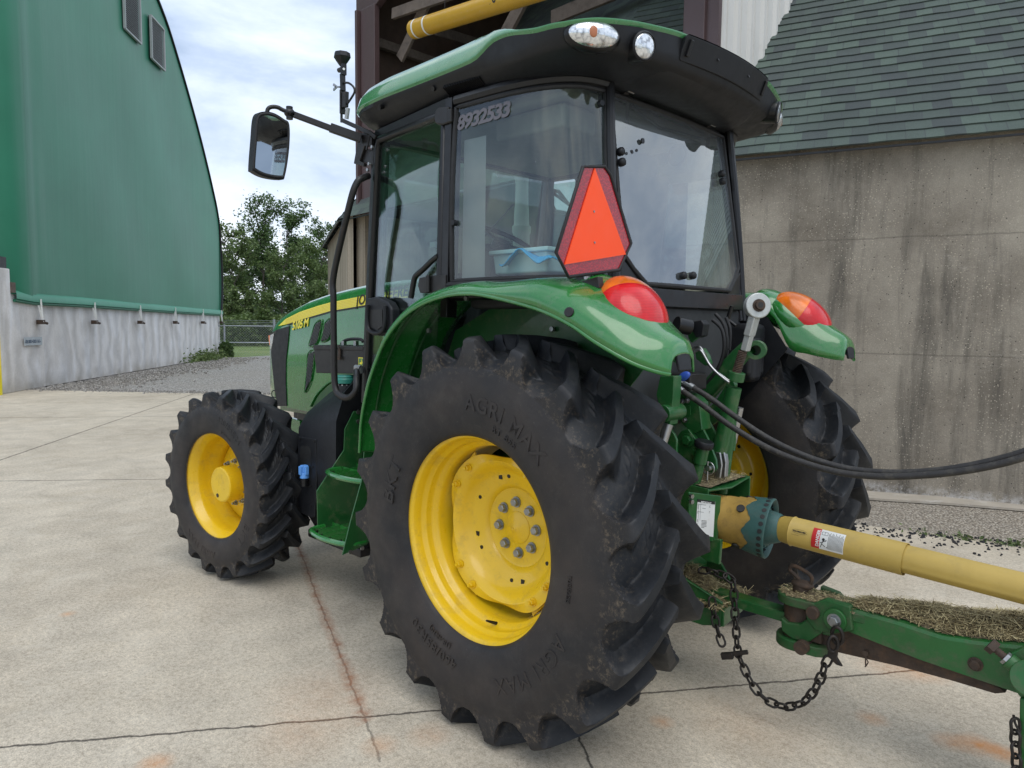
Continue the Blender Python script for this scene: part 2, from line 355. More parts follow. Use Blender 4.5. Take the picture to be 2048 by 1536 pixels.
def make_rear_wheel(tr):
    # centre plate: wavy edge, dished, domed cap ring
    mb=MB(); rows=[]; n=144
    prof=[(.060,-.046),(.068,-.047),(.072,-.049),(.145,-.049),(.158,-.045),(.166,-.032),(.180,-.022),(.215,-.014),(.232,-.004),(.250,.022),(.266,.044),(.280,.052)]
    for r,y in prof:
        rows.append([V(r*math.cos(2*PI*k/n),y,r*math.sin(2*PI*k/n)) for k in range(n)])
    L0=math.radians(43.5)
    def wav(t): return .311+.014*math.cos(4*(t-L0))-.004*math.cos(8*(t-L0))
    edge=[V(wav(2*PI*k/n)*math.cos(2*PI*k/n),+.048+.010*math.cos(4*(2*PI*k/n-L0)),wav(2*PI*k/n)*math.sin(2*PI*k/n)) for k in range(n)]
    rows.append(edge); rows.append([p+V(0,-.010,0) for p in edge])
    mb.grid(rows,True); w=mb.build('rear_wheel',YW,None,30)
    adopt(w,tr); w.location=(0,0,0)
    mb=MB(); mb.lathe([(-.050,.066),(-.044,.065),(-.041,.060),(-.038,.045),(-.022,.012),(-.018,.006),(-.022,.001)],(0,0,0),(0,1,0),48); mb.build('hub_cap',YW,w,40)
    mb=MB(); mb.lathe([(.200,.399),(.202,.404),(.199,.407),(.193,.401),(.186,.387),(.178,.381),(.150,.379),(.140,.377),(.130,.366),(.122,.3635),(.105,.364),(.095,.358),(.084,.345),(.070,.341),(.030,.338),(-.02,.338),(-.09,.330),(-.10,.36),(-.16,.375),(-.19,.39),(-.20,.407),(-.21,.407),(-.19,.41),(-.10,.40),(.10,.40),(.17,.41),(.185,.405),(.2,.407)],(0,0,0),(0,1,0),128)
    mb.build('rim',YW,w,60)
    # tabs joining the plate to the rim
    mb=MB()
    for k in range(8):
        if k%2: continue
        t=math.radians(43.5+45*k); mb=MB()
        mb.prism([V(r_*math.cos(t+da),.040,r_*math.sin(t+da)) for r_,da in((.27,-.26),(.338,-.30),(.338,.30),(.27,.26))],(0,-.012,0)); mb.build('rim_lug',YW,w,30,bev=.003)
    o=link(rear_tyre,'tyre',None,w,48); 
    o.rotation_euler=(0,math.radians(-14),0)
    if not rear_tyre.materials: rear_tyre.materials.append(TYR)
    for k in range(8):
        t=2*PI*(k+.89)/8; mb=MB(); mb.hexbolt((.102*math.cos(t),-.049,.102*math.sin(t)),(0,1,0),.0165,.024); mb.build('wheel_bolt',ZNC,w,30)
    for base in (0,1,2,3):
        for s in(-1,1):
            t=math.radians(41.5+90*base+10*s); mb=MB(); mb.hexbolt((.291*math.cos(t),.054,.291*math.sin(t)),(0,1,0),.012,.020); mb.cyl(V(.291*math.cos(t),.07,.291*math.sin(t)),V(.291*math.cos(t),.082,.291*math.sin(t)),.007,n=10); mb.build('rim_bolt',YW,w,30)
    # dark holes of the plate
    for t,sq in((71,1),(84,0),(27,0),(343,1),(327,0),(270,0),(253,1),(207,0),(163,1),(150,0)):
        mb=MB(); a=math.radians(t); c=V(.210*math.cos(a),-.0148,.210*math.sin(a))
        if sq: mb.box(c,(.018,.004,.018))
        else: mb.cyl(c-V(0,.002,0),c+V(0,.002,0),.008,n=14)
        mb.build('plate_hole',INK,w,0)
    mb=MB(); mb.tube([V(-.02,.085,-.352),V(-.02,.11,-.340),V(-.018,.14,-.325)],[.007,.006,.004],10); mb.build('valve_stem',BK,w)
    # raised lettering on the side wall
    words=[]
    def ringtext(*a,**k): m=MB(); text_ring(m,*a,**k); words.append(m)
    ringtext('AGRI MAX',.080,.498,.2375,113,.0028,spacing=1.12,bold=.0015); ringtext('RT 855',.036,.450,.231,115,.003,spacing=1.2)
    ringtext('460/85R30',.058,.478,.2365,292,.0035,spacing=1.1); ringtext('(18.4R30)',.030,.436,.229,290,.003,spacing=1.1)
    ringtext('BKT',.100,.455,.2355,19,.0028,spacing=1.1,bold=.001); ringtext('TUBELESS',.022,.50,.2375,185,.003); ringtext('AGRI MAX',.080,.498,.2375,228,.0028,spacing=1.12)
    for m in words: m.build('raised_lettering',TYR,w,20)
    mb=MB(); 
    for q in range(1): 
        a0=math.radians(118)
        rows=[]
        for j in range(9):
            a=a0+(j/8)*.30; rows.append([V(r*math.cos(a),y,r*math.sin(a)) for r,y in((.3675,.128),(.3685,.108))])
        # label lies on the inner slope of the rim
        mb.grid([[p+V(0,.003,0)-V(p.x,0,p.z).normalized()*.004 for p in r] for r in rows])
    mb.build('rim_label',WHT,w)
    return w
def make_front_wheel(tr):
    mb=MB(); mb.lathe([(-.020,.105),(-.020,.150),(-.030,.168),(-.045,.20),(-.055,.240),(-.075,.262),(-.080,.275)],(0,0,0),(0,1,0),72); w=mb.build('front_wheel',YW,None,35); adopt(w,tr)
    mb=MB(); mb.lathe([(-.10,.112),(.087,.110),(.100,.107),(.105,.100),(.105,.004),(.104,.0)],(0,0,0),(0,1,0),64); mb.lathe([(-.018,.15),(-.002,.146),(0,.10)],(0,0,0),(0,1,0),64); mb.build('hub_drum',YW,w,35)
    mb=MB(); mb.lathe([(.145,.320),(.147,.329),(.143,.333),(.135,.326),(.128,.314),(.10,.307),(.085,.295),(.070,.292),(.03,.290),(.0,.288),(-.03,.268),(-.07,.265),(-.10,.28),(-.13,.30),(-.145,.333),(-.15,.333),(-.12,.325),(.10,.325),(.145,.333)],(0,0,0),(0,1,0),112); mb.build('rim',YW,w,60)
    o=link(front_tyre,'tyre',None,w,48)
    o.rotation_euler=(0,math.radians(-12),0)
    if not front_tyre.materials: front_tyre.materials.append(TYF)
    for k in range(10):
        t=2*PI*(k+.5)/10; mb=MB(); c=V(.132*math.cos(t),-.002,.132*math.sin(t)); mb.hexbolt(c,(0,1,0),.012,.018); mb.cyl(c,c+V(0,.03,0),.007,n=10); mb.build('wheel_bolt',ZNC,w,30)
    words=[]
    def ringtext(*a,**k): m=MB(); text_ring(m,*a,**k); words.append(m)
    ringtext('320/85R24',.050,.415,.1685,120,.002,spacing=1.15); ringtext('AGRI MAX',.058,.40,.1685,-72,.002,spacing=1.2); ringtext('BKT',.07,.39,.1685,215,.002,spacing=1.3); ringtext('(12.4R24)',.026,.365,.165,118,.0015)
    for m in words: m.build('raised_lettering',TYF,w,20)
    mb=MB(); mb.cyl((.03,.104,-.07),(.03,.1075,-.07),.012,n=18); mb.build('drain_plug',RST,w); 
    return w
def dup(o,parent,inv=None):
    c=o.copy(); COL.objects.link(c); mi=o.matrix_parent_inverse.copy(); c.parent=parent; c.matrix_parent_inverse=mi
    for ch in list(o.children): dup(ch,c)
    return c
TX=1.1
TR=thing('tractor','green and yellow farm tractor with a closed cab parked on the concrete slab','tractor',(TX,0,0))
rw=make_rear_wheel(TR); rw.rotation_euler=(0,0,0); rw.location=(0,.823,.765)
for ch in list(rw.children): pass
fw=make_front_wheel(TR); fw.location=(2.35,.86,.578); fw.rotation_euler=(0,0,math.radians(7.4))
r2=dup(rw,TR); r2.location=(0,-.823,.765); r2.scale=(1,-1,1); r2.rotation_euler=(0,math.radians(33),0)
f2=dup(fw,TR); f2.location=(2.35,-.86,.578); f2.scale=(1,-1,1); f2.rotation_euler=(0,0,math.radians(7.4))
rw['label']='rear wheel on the near left side'; fw['label']='front wheel on the near left side'; r2['label']='rear wheel on the far right side, partly behind the hitch'; f2['label']='front wheel on the far right side, hidden behind the body'
# ================================================================ HOOD AND FRONT
HY=.36
def hp(px,py,y=HY): return at(px,py,y=y)
# shoulder line of the hood seen against the trees, as (x,z)
sh=[hp(*q,y=.31) for q in((538.6,655),(545,646),(555,638),(580,621),(613,604),(652,590),(690,580),(725,572),(770,566))]
sh=[(q.x,q.z) for q in sh]; sh=sorted(sh)+[]; sh=[(1.05,sh[0][1]+.02)]+sh
sx=np.array([a for a,b in sh]); sz=np.array([b for a,b in sh])
def zsh(x): return float(np.interp(x,sx,sz))
XN=float(sx[-1])
rows=[]
for x in np.linspace(1.05,XN,30):
    z=zsh(x); k=min(1,(XN-x)/.25); wy=HY-.05*(1-k)**2; z0=.98 if x>1.9 else 1.12
    sec=[V(x,wy,z0),V(x,wy,1.2),V(x,wy,z-.13),V(x,wy-.012,z-.07),V(x,wy-.035,z-.025),V(x,wy-.075,z+.004),V(x,wy-.16,z+.022),V(x,0,z+.034)]
    rows.append(sec+[V(p.x,-p.y,p.z) for p in sec[-2::-1]])
mb=MB(); mb.grid(rows)
# nose: closes and leans back slightly at the bottom
nose=[V(p.x+.015*math.sin(PI*min(1,max(0,(p.z-1.0)/.55))),p.y*.97,p.z) for p in rows[-1]]
c=V(XN+.05,0,1.3); mb.grid([rows[-1],nose,[lerp(p,V(XN+.03,p.y*.5,lerp(p.z,1.3,.5)),.6) for p in nose],[c]*len(nose)])
hood=mb.build('hood',G,TR,40,sub=0)
def decal(name,pts,mat,parent,y=HY,off=.004,th=.003,label=None):
    q=[hp(px,py,y+off) for px,py in pts]; mb=MB(); mb.prism(q,(0,-th,0)); return mb.build(name,mat,parent,0,label=label)
# side panel bulges and stripes
up=[(556.5,652),(571,638),(599,624),(636,611.5),(660,605),(724,592),(815,577)]; lo=[(815,598),(725,611),(660,622),(605,638),(575,648)]
st=decal('stripe',up+lo,YST,hood)
mb=MB()
for j in range(1,6):
    a=[hp(u[0],lerp(u[1],l[1],j/6),HY+.0045) for u,l in zip([(571,638),(599,624),(636,611.5),(660,605),(724,592)],[(571,650),(599,640.5),(636,629),(660,622),(724,611.3)])]
    for p,q in zip(a,a[1:]): mb.bar(p,q,.0008,.0010)
mb.build('stripe_line',YC,st,0)
decal('lower_stripe',[(575,651),(605,641),(660,625),(725,614.5),(815,601),(815,598.5),(725,611.5),(660,622.5),(605,638.5),(575,648.5)],BK2,hood,off=.004)
mb=MB(); o=hp(584,660,HY+.005); text_on(mb,'5105 M',.075,o,(-1,0,.135),(0,0,1),.001,shear=.25,bold=.002,spacing=.92); mb.build('model_number',YST,hood,0)
mb=MB(); o=hp(712,611,HY+.006); text_on(mb,'JOHN DEERE',.083,o,(-1,0,.10),(0,0,1),.001,shear=.22,bold=.0015,spacing=1.08); mb.build('hood_lettering',INK,hood,0)
# side panel, grille, vents
decal('grille_side_panel',[(553,659.5),(578.5,652),(575,690),(571.5,720),(571,760),(573,812),(555,812),(549,779),(543.5,725),(542,705),(547,680)],BK,hood,off=.006,th=.01)
def vent(pts,nm='hood_vent'):
    q=[hp(px,py,HY+.006) for px,py in pts]; mb=MB()
    cx=sum((p for p in q),V(0,0,0))/len(q)
    mb.prism([p+V(0,-.001,0) for p in q],(0,-.004,0)); o=mb.build(nm,BK2,hood,0)
    fr=MB(); fr.tube(smooth_path([cx+(p-cx)*1.05 for p in q],3,True),.0035,6,True); fr.build('vent_surround',G,o,60)
    ml=MB(); xs=[p.x for p in q]; zs=[p.z for p in q]; n=int((max(xs)-min(xs)+max(zs)-min(zs))/.017)
    # diagonal louvre bars clipped to the outline
    def inside(x,z):
        r=False
        for i in range(len(q)):
            a,b=q[i],q[i-1]
            if (a.z>z)!=(b.z>z) and x<(b.x-a.x)*(z-a.z)/(b.z-a.z)+a.x: r=not r
        return r
    for k in range(-60,60):
        pts=[(cx.x+k*.016+s*.0055,cx.z-s*.0075) for s in range(-60,61)]; run=[p for p in pts if inside(*p)]
        if len(run)>2: ml.bar((run[0][0],HY+.008,run[0][1]),(run[-1][0],HY+.008,run[-1][1]),.003,.0035)
    ml.build('vent_louvre',GRY,o,0)
vent([(643,640.5),(630,649),(624,668),(618,692),(633,686.5),(639,666)])
vent([(662,637),(650,647),(646,666),(642,683),(657,677.5),(664,658)])
vent([(629,702),(616,708),(613,747),(610,783),(623,757),(628,716)])
mb=MB(); mb.tube(smooth_path([hp(*q,y=HY+.004) for q in((622,812),(632,792),(645,777),(661,764),(685,757),(720,754))],5),.008,8); mb.build('wheel_arch_edge',G,hood,60)
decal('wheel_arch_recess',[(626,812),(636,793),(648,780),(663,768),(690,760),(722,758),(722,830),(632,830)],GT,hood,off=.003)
# head lamp at the corner of the nose
mb=MB(); q=[at(538,668,y=.33),at(553,660,y=.365),at(551,680,y=.366),at(543.5,708,y=.35),at(540,690,y=.33)]; mb.prism(q,(-.006,-.012,0)); hl=mb.build('headlight',BK2,hood,0)
mb=MB(); q=[p+V(.002,.003,0) for p in (at(539.5,672,y=.335),at(548,667,y=.362),at(546,685,y=.362),at(542,700,y=.35))]; mb.prism(q,(-.002,-.004,0)); mb.build('headlight_lens',LAMP,hl,0)
mb=MB(); mb.bar(at(538.8,671,y=.337),at(541,690,y=.337),.01,.012); mb.build('marker_lens',LAMB,hl,0)
mb=MB(); mb.tube(smooth_path([hp(*q) for q in((551,781),(545,782),(543.5,789),(546,794),(552,795))],4),.004,8); mb.build('hood_handle',BK,TR)
# engine and chassis mass under the hood
mb=MB(); mb.box((2.25,0,.93),(1.0,.44,.36)); mb.box((1.55,0,.83),(1.3,.42,.55)); mb.box((2.7,0,.80),(.35,.36,.28)); mb.box((2.35,.0,.60),(.25,1.1,.16)); mb.cyl((2.35,.55,.58),(2.35,.76,.58),.10); mb.cyl((2.35,-.55,.58),(2.35,-.76,.58),.10); mb.build('chassis',BKM,TR,30,bev=.015)
mb=MB(); mb.prism([hp(*q,y=.33) for q in((575,834),(600,842),(600,900),(588,905),(578,870))],(0,-.03,0)); mb.prism([hp(*q,y=.31) for q in((560,820),(622,830),(720,832),(720,800),(560,800))],(0,-.04,0)); mb.build('lower_side_panel',G,TR,20,bev=.004)
mb=MB(); mb.box((.33,0,.78),(1.1,.38,.52)); mb.cyl((0,.2,.765),(0,.72,.765),.13,n=32); mb.cyl((0,-.2,.765),(0,-.72,.765),.13,n=32); mb.build('transmission_housing',GT,TR,30,bev=.02)
# ================================================================ CAB
ZB,ZT=1.735,2.50
def plan(t):  # left side plan outline, bottom: t 0 at B post .. 1 at rear corner
    P=[V(.43,.765,0),V(.25,.762,0),(V(.06,.748,0)),V(-.10,.708,0),V(-.205,.635,0),V(-.250,.525,0)]
    s=smooth_path(P,10); f=t*(len(s)-1); i=min(int(f),len(s)-2); return s[i].lerp(s[i+1],f-i)
def side_pt(t,z,off=0.):
    p=plan(t); k=(z-ZB)/(ZT-ZB); q=V(p.x+lerp(0,.0+.075*t,k),p.y-.022*k-.012*t*k,z)
    q.y+=.012*math.sin(PI*min(1,max(0,k)))
    if off:
        a=plan(min(1,t+.02)); b=plan(max(0,t-.02)); d=(a-b).normalized(); q+=V(-d.y,d.x,0)*(-off)*(1 if d.x<0 else -1)
    return q
def mirror_obj(o,name=None):
    c=o.copy(); c.data=o.data; COL.objects.link(c); c.scale=(1,-1,1); return c
cab=thing('x','x','x'); bpy.data.objects.remove(cab)
# frame: pillars, sills, headers on both sides
frm=MB()
A0,A1=V(1.235,.64,1.15),V(1.12,.64,2.52)
for s in(1,-1):
    m=lambda p:V(p.x,p.y*s,p.z)
    frm.bar(m(A0),m(A1),.06,.05)
    frm.bar(m(V(1.15,.665,1.15)),m(V(1.15,.665,1.30)),.05,.05)
    frm.bar(m(V(.455,.755,1.60)),m(V(.455,.73,2.53)),.045,.06)
    frm.tube([m(side_pt(1.02,z)+V(-.012,-.004,0)) for z in np.linspace(1.60,2.55,8)],.020,10)
    frm.tube([m(V(-.262-.0+(z-1.7)*.15,.49-.02*(z-1.7),z)) for z in (1.60,1.9,2.2,2.54)],.017,10)
    # header and sill following the side
    frm.tube([m(side_pt(t,2.515)+V(0,-.01,0)) for t in np.linspace(0,1,14)],.028,10)
    frm.bar(m(V(1.12,.645,2.50)),m(V(.45,.735,2.505)),.05,.06)
    frm.tube([m(side_pt(t,1.70)+V(0,-.012,0)) for t in np.linspace(0,1,14)],.030,10)
    frm.prism([m(side_pt(t,1.72)+V(0,-.02,0)) for t in np.linspace(0,1,10)]+[m(V(-.25,.3,1.72)),m(V(.43,.3,1.72))],(0,0,-.02))
frm.bar((1.235,.62,1.68),(1.235,-.62,1.68),.05,.06); frm.bar((1.12,.62,2.5),(1.12,-.62,2.5),.05,.06)
frm.box((-.275,0,1.69),(.05,.94,.075)); frm.box((-.14,0,2.525),(.05,.90,.04))
# cut corners beside the rear window
for s in(1,-1): frm.prism([V(-.270,.49*s,1.84),V(-.283,.35*s,1.735),V(-.283,.35*s,1.66),V(-.270,.50*s,1.66)],(.03,0,0))
frm.build('cab_frame',BK2,TR,35,bev=.004)
# rubber strip under the side glass, on the fender
mb=MB(); mb.tube(smooth_path([side_pt(t,1.738,.012) for t in np.linspace(0,1,10)],2),.014,8); mb.tube(smooth_path([side_pt(t,1.715,.03) for t in np.linspace(-.0,1,10)],2),.016,8); mb.build('cab_seal',RUB,TR)
def side_glass(s):
    rows=[[side_pt(t,z) for t in np.linspace(.02,1,26)] for z in np.linspace(1.755,2.485,10)]
    rows=[[V(p.x,p.y*s,p.z) for p in r] for r in rows]
    mb=MB(); mb.grid(rows); o=mb.build('side_window',GLS,TR,60)
    e=MB(); loop=rows[0]+[r[-1] for r in rows[1:-1]]+rows[-1][::-1]+[r[0] for r in rows[1:-1]][::-1]; e.tube(loop,.011,8,True); e.build('window_seal',RUB,o)
    return o
sgl=side_glass(1); sgr=side_glass(-1); sgr.data.materials[0]=GLD; sgl['label']='curved left side window with a grey number'; 
# flat grey digits at the top of the left side window
vs,fs=text_pts('8932533',.082,0,spacing=.86,shear=.12,bold=.003); xm=max(v[0] for v in vs)
mb=MB(); mb.add([side_pt(.045+.33*(v[0]/xm),2.388+v[1]*1.0+.010*(v[0]/xm),.004) for v in vs],fs); 
PUR=paint('window_number',(.13,.125,.145),.6); mb.build('window_number',PUR,sgl,0)
for t,z in((.055,2.0),(.93,2.43)): 
    mb=MB(); p=side_pt(t,z); n=(side_pt(t,z,.02)-p).normalized(); mb.cyl(p,p+n*.018,.013,.011,n=16); mb.build('glass_knob',BK,sgl)
# inner column trim seen through the left window edge
mb=MB(); mb.grid([[side_pt(t,z)+V(0,-.03,0) for t in (.06,.20)] for z in (1.76,2.35)]); mb.build('window_inner_strip',GRY,sgl,0)
def rw_pt(y,z,off=0.): return V(-.269+(z-1.814)*.1524-off-.02*(1-(y/.48)**2),y,z)
rg=[(.475,1.84),(.345,1.742),(-.345,1.742),(-.475,1.84),(-.455,2.49),(.455,2.49)]
rows=[]
for z in np.linspace(1.742,2.49,14):
    hw=.475-.020*max(0,(z-1.84)/.65) if z>1.84 else lerp(.345,.475,(z-1.742)/.098)
    rows.append([rw_pt(y,z) for y in np.linspace(-hw,hw,15)])
mb=MB(); mb.grid(rows); rgo=mb.build('rear_window',GLR,TR,60)
loop=rows[0]+[r[-1] for r in rows[1:-1]]+rows[-1][::-1]+[r[0] for r in rows[1:-1]][::-1]
e=MB(); e.tube(loop,.010,8,True); e.build('window_seal',RUB,rgo)
for px,py in((1237,305),(1239,326),(1439,349),(1441,364),(1362,552),(1381,552)):
    p=at(px,py,pl=((-.286,0,1.814),(1,0,-.1524))); mb=MB(); mb.lathe([(0,.016),(.014,.017),(.022,.015),(.026,.009),(.027,0)],p,(-1,0,.15),20); mb.build('glass_knob',BK,rgo,50)
for px,py,r in((1284,282,.011),(1262,303,.006),(1272,301,.006)):
    p=at(px,py,pl=((-.288,0,1.814),(1,0,-.1524))); mb=MB(); mb.cyl(p,p+V(-.006,0,0),r,n=16); mb.build('glass_plug',BK2,rgo)
# gas-strut hinges at the top of the rear window
for y in(.36,-.30):
    mb=MB(); mb.bar((-.165,y,2.50),(-.205,y,2.535),.03,.012); mb.bar((-.165,y-.03,2.50),(-.12,y-.09,2.40),.016,.012); mb.build('window_hinge',BKM,rgo,bev=.002)
    mb=MB(); mb.cyl((-.20,y+.02,2.512),(-.20,y-.02,2.512),.007,n=10); mb.build('hinge_pin',CHR,rgo)
mb=MB(); mb.tube([V(-.16,.30,2.47),V(-.10,.0,2.46),V(-.16,-.30,2.45)],.008,8); mb.build('wiper_bar',BK2,rgo)
# door
dp=[V(1.205,.668,1.30),V(1.10,.668,2.455),V(.50,.745,2.455),V(.50,.770,1.72),V(.52,.770,1.45),V(.75,.74,1.22),V(1.205,.668,1.22)]
mb=MB(); mb.prism(dp,(0,-.005,0)); door=mb.build('door',GLD,TR,0,label='glazed cab door')
dfr=[V(1.205,.672,1.22),V(1.095,.672,2.44),V(1.07,.676,2.475),V(.53,.742,2.475),V(.492,.748,2.44),V(.492,.772,1.75)]
mb=MB(); mb.tube(dfr,.018,10); mb.bar((1.15,.645,1.22),(1.05,.655,2.46),.02,.045); mb.build('door_frame',BK2,door,60)
mb=MB(); mb.tube(smooth_path([at(*q,y=.78) for q in((877,512),(866,520),(845,540),(831,553),(826,572),(822,596))],4),.013,10); mb.build('inner_grab_handle',BK2,door)
q=[at(*p,y=.79) for p in((838,556),(862,551),(891,549),(891,577),(862,586),(840,586),(835,572))]; mb=MB(); mb.prism(q,(0,-.05,0)); mb.cyl(at(856,550,y=.80),at(856,586,y=.80),.009,n=12); mb.build('lower_door_hinge',BKM,door,30,bev=.004)
q=[at(*p,y=.775) for p in((869,222),(876,214),(896,212),(896,246),(884,250),(871,248),(867,240))]; mb=MB(); mb.prism(q,(0,-.05,0)); mb.box(at(901,232,y=.765),(.025,.02,.06)); mb.build('upper_door_hinge',BKM,door,30,bev=.008)
# door latch housing with its recessed pull
y=.77
q=[at(*p,y=y) for p in((728,604),(733,597),(752,593),(774,603),(783,618),(784,650),(776,668),(757,672),(740,668),(729,655))]; mb=MB(); mb.prism(q,(0,-.055,0)); lh=mb.build('door_handle',BK,door,30,bev=.012)
q=[at(*p,y=y+.004) for p in((738,619),(764,619),(765,652),(755,659),(740,655))]; mb=MB(); mb.prism(q,(0,-.004,0)); mb.build('handle_recess',INK,lh,0)
mb=MB(); mb.tube(smooth_path([at(*p,y=y+.012) for p in((735,610),(734,640),(738,660),(752,667),(766,661),(770,640),(769,612))],4),.010,8); mb.build('handle_pull',BK,lh)
q=[at(*p,y=.70) for p in((786,618),(795,613),(797,622),(792,640),(790,649),(783,645),(785,630))]; mb=MB(); mb.prism(q,(0,-.002,0)); mb.build('door_sticker',YST,door,0)
# ---- roof
def roof_plan(n=96):
    # half-width as a superellipse-like outline with a bowed rear
    P=[V(-.458,0,0),V(-.447,.20,0),V(-.422,.42,0),V(-.378,.62,0),V(-.325,.75,0),V(-.24,.822,0),V(-.10,.842,0),V(.08,.832,0),V(.32,.805,0),V(.7,.787,0),V(1.0,.775,0),V(1.15,.750,0),V(1.26,.66,0),V(1.33,.45,0),V(1.36,.2,0),V(1.365,0,0)]
    L=smooth_path(P,6); return L+[V(p.x,-p.y,0) for p in L[-2:0:-1]]
RP=roof_plan(); CX=V(.45,0,0)
def ring(sc,zf,inset=0.): 
    out=[]
    for p in RP:
        d=p-CX; q=CX+V(d.x*sc,d.y*sc,0)
        if inset: q-=d.normalized()*inset
        out.append(V(q.x,q.y,zf(q,p)))
    return out
def side(p): return min(1,max(0,(p.x+.02)/.22))          # 0 at the rear, 1 along the sides and front
def zedge(q,p):
    k=min(1,max(0,(p.x-.10)/.16)); k=k*k*(3-2*k)
    r_=float(np.interp(abs(p.y),[0,.4,.6,.75,.822,.842],[2.674,2.668,2.653,2.636,2.625,2.629])); h=min(1,max(0,(p.x+.15)/.22)); r_=lerp(r_,2.662,h*h*(3-2*h))
    if p.x>.6: return 2.624-max(0,(p.x-.9))*.03
    return lerp(r_,2.624,k)
mb=MB()
FR=lambda p: max(0,(p.x-.9))*.05
rows=[ring(.985,lambda q,p:zedge(q,p)-.008),ring(1.0,lambda q,p:zedge(q,p)+.002),ring(1.0,lambda q,p:zedge(q,p)+.010),ring(.987,lambda q,p:zedge(q,p)+lerp(.015,.052,side(p))),ring(.955,lambda q,p:lerp(zedge(q,p)+.021,2.718-FR(p),side(p))),ring(.91,lambda q,p:lerp(zedge(q,p)+.030,2.736-FR(p),side(p))),ring(.84,lambda q,p:lerp(zedge(q,p)+.040,2.743-FR(p),side(p))),ring(.7,lambda q,p:lerp(2.718,2.748,side(p))),ring(.5,lambda q,p:2.755),ring(.2,lambda q,p:2.76),ring(.01,lambda q,p:2.76)]
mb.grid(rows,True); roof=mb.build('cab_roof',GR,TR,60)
# moulded black underside: side wall, visor, soffit
mb=MB()
def zlow(q,p): k=side(p); k=k*k*(3-2*k); return min(lerp(2.570,2.585,k),zedge(q,p)-.035)
rows=[ring(.992,lambda q,p:zedge(q,p)-.002,.002),ring(.990,lambda q,p:zedge(q,p)-.02,.004),ring(.978,lambda q,p:lerp(zlow(q,p),zedge(q,p),.35)),ring(.968,zlow),ring(.955,lambda q,p:zlow(q,p)-.012),ring(.90,lambda q,p:2.540),ring(.885,lambda q,p:2.535),ring(.82,lambda q,p:2.515),ring(.6,lambda q,p:2.54)]
mb.grid(rows,True); vis=mb.build('roof_underside',BK,TR,50)
# rear visor hung over the window
v0=[]; 
for y in np.linspace(-.50,.50,15):
    b=.034*(1-(y/.5)**2); k=min(1,(.5-abs(y))/.16); k=k*k*(3-2*k); e_=.07*(1-k)
    v0.append([V(-.372-b+e_,y,2.60),V(-.378-b+e_,y,2.575),V(-.352-b+e_,y,2.545),V(-.27-b+e_*.5,y,2.500+.03*(1-k)),V(-.17,y,2.51)])
mb=MB(); mb.grid(v0); mb.build('rear_visor',BK,vis,45)
# number panel
pn=((-.405,0,2.64),(-1,0,.30)); q=[]
def rvp(px,py,o=0.): return at(px,py,pl=((-.402-o,0,2.64),(-1,0,.32)))
def pnl(y,z,o=0.): return V(-(.430+.034*(1-(y/.36)**2))+.036*(2.675-z)/.09-.012-o,y,z)
rows=[]
for z,hw in((2.668,.325),(2.676,.335),(2.670,.345),(2.62,.347),(2.592,.342),(2.584,.332),(2.590,.322)): rows.append([pnl(lerp(hw,-hw,i/16),z,(-.012 if z in(2.668,2.590) else 0)) for i in range(17)])
mb=MB(); mb.grid(rows); mb.grid([[p+V(.03,0,0) for p in rows[1]],rows[1]]); mb.grid([[r[0] for r in rows],[r[0]+V(.03,0,0) for r in rows]]); mb.grid([[r[-1] for r in rows],[r[-1]+V(.03,0,0) for r in rows]]); npn=mb.build('number_panel',BK,vis,30,bev=.006)
mb=MB()
for yy_ in(.315,-.315): mb.bar(pnl(yy_,2.660,.004),pnl(yy_,2.603,.004),.018,.012)
mb.build('panel_clip',BK2,npn,30,bev=.003)
mb=MB()
for a in(.13,-.13): p=pnl(a,2.632,.001); mb.cyl(p,p+V(-.003,0,.001),.006,n=12)
mb.build('screw_hole',INK,npn,0)
# grille strip and bosses under the left edge
mb=MB(); 
for k in range(22):
    t=k/21; p=at(lerp(897,968,t),lerp(176,156,t),y=.745); mb.box(p,(.004,.05,.045),Matrix.Rotation(.5,3,'X'))
mb.prism([at(*p,y=.742) for p in((888,163),(965,143),(974,158),(900,180))],(0,-.01,0)); mb.build('roof_vent',BK2,vis,0)
mb=MB()
for px,py in((766,213),(873,176)): p=at(px,py,y=.755); mb.cyl(p,p+V(0,.022,-.008),.011,n=12)
mb.build('roof_boss',BK2,vis)
# roof lamps (left and right)
def roof_lamps(s):
    m=lambda x,y,z:V(x,y*s,z)
    c=m(-.285,.722,2.600); ax=V(-.84,.53*s,-.06).normalized(); a=V(ax.y,-ax.x,0).normalized(); b=ax.cross(a)
    R=Matrix((a,b,ax)).transposed()
    mb=MB(); mb.ellipsoid(c,(.108,.060,.045),R,36,14); tl=mb.build('turn_lamp',BK2,vis,50)
    mb=MB(); mb.ellipsoid(c+ax*.012,(.097,.050,.042),R,36,8,True); mb.build('turn_lamp_lens',LAMP,tl,60)
    mb=MB(); mb.ellipsoid(c+ax*.051+a*.012*s,(.016,.020,.005),R,16,6,True); mb.build('bulb',paint('bulb_amber',(.45,.16,.07),.3),tl,60)
    c=m(-.392,.555,2.585); ax=V(-.93,.30*s,-.16).normalized()
    mb=MB(); mb.cyl(c-ax*.07,c+ax*.0,.052,.050,n=32); wl=mb.build('work_lamp',BK2,vis,40)
    mb=MB(); mb.lathe([(0,.047),(.006,.045),(.010,.035),(.012,.0)],c,ax,32); mb.build('work_lamp_lens',LAMP,wl,60)
    mb=MB(); mb.lathe([(-.01,.046),(.004,.052),(.010,.047),(.002,.045)],c,ax,32); mb.build('work_lamp_bezel',BK,wl,60)
roof_lamps(1); roof_lamps(-1)
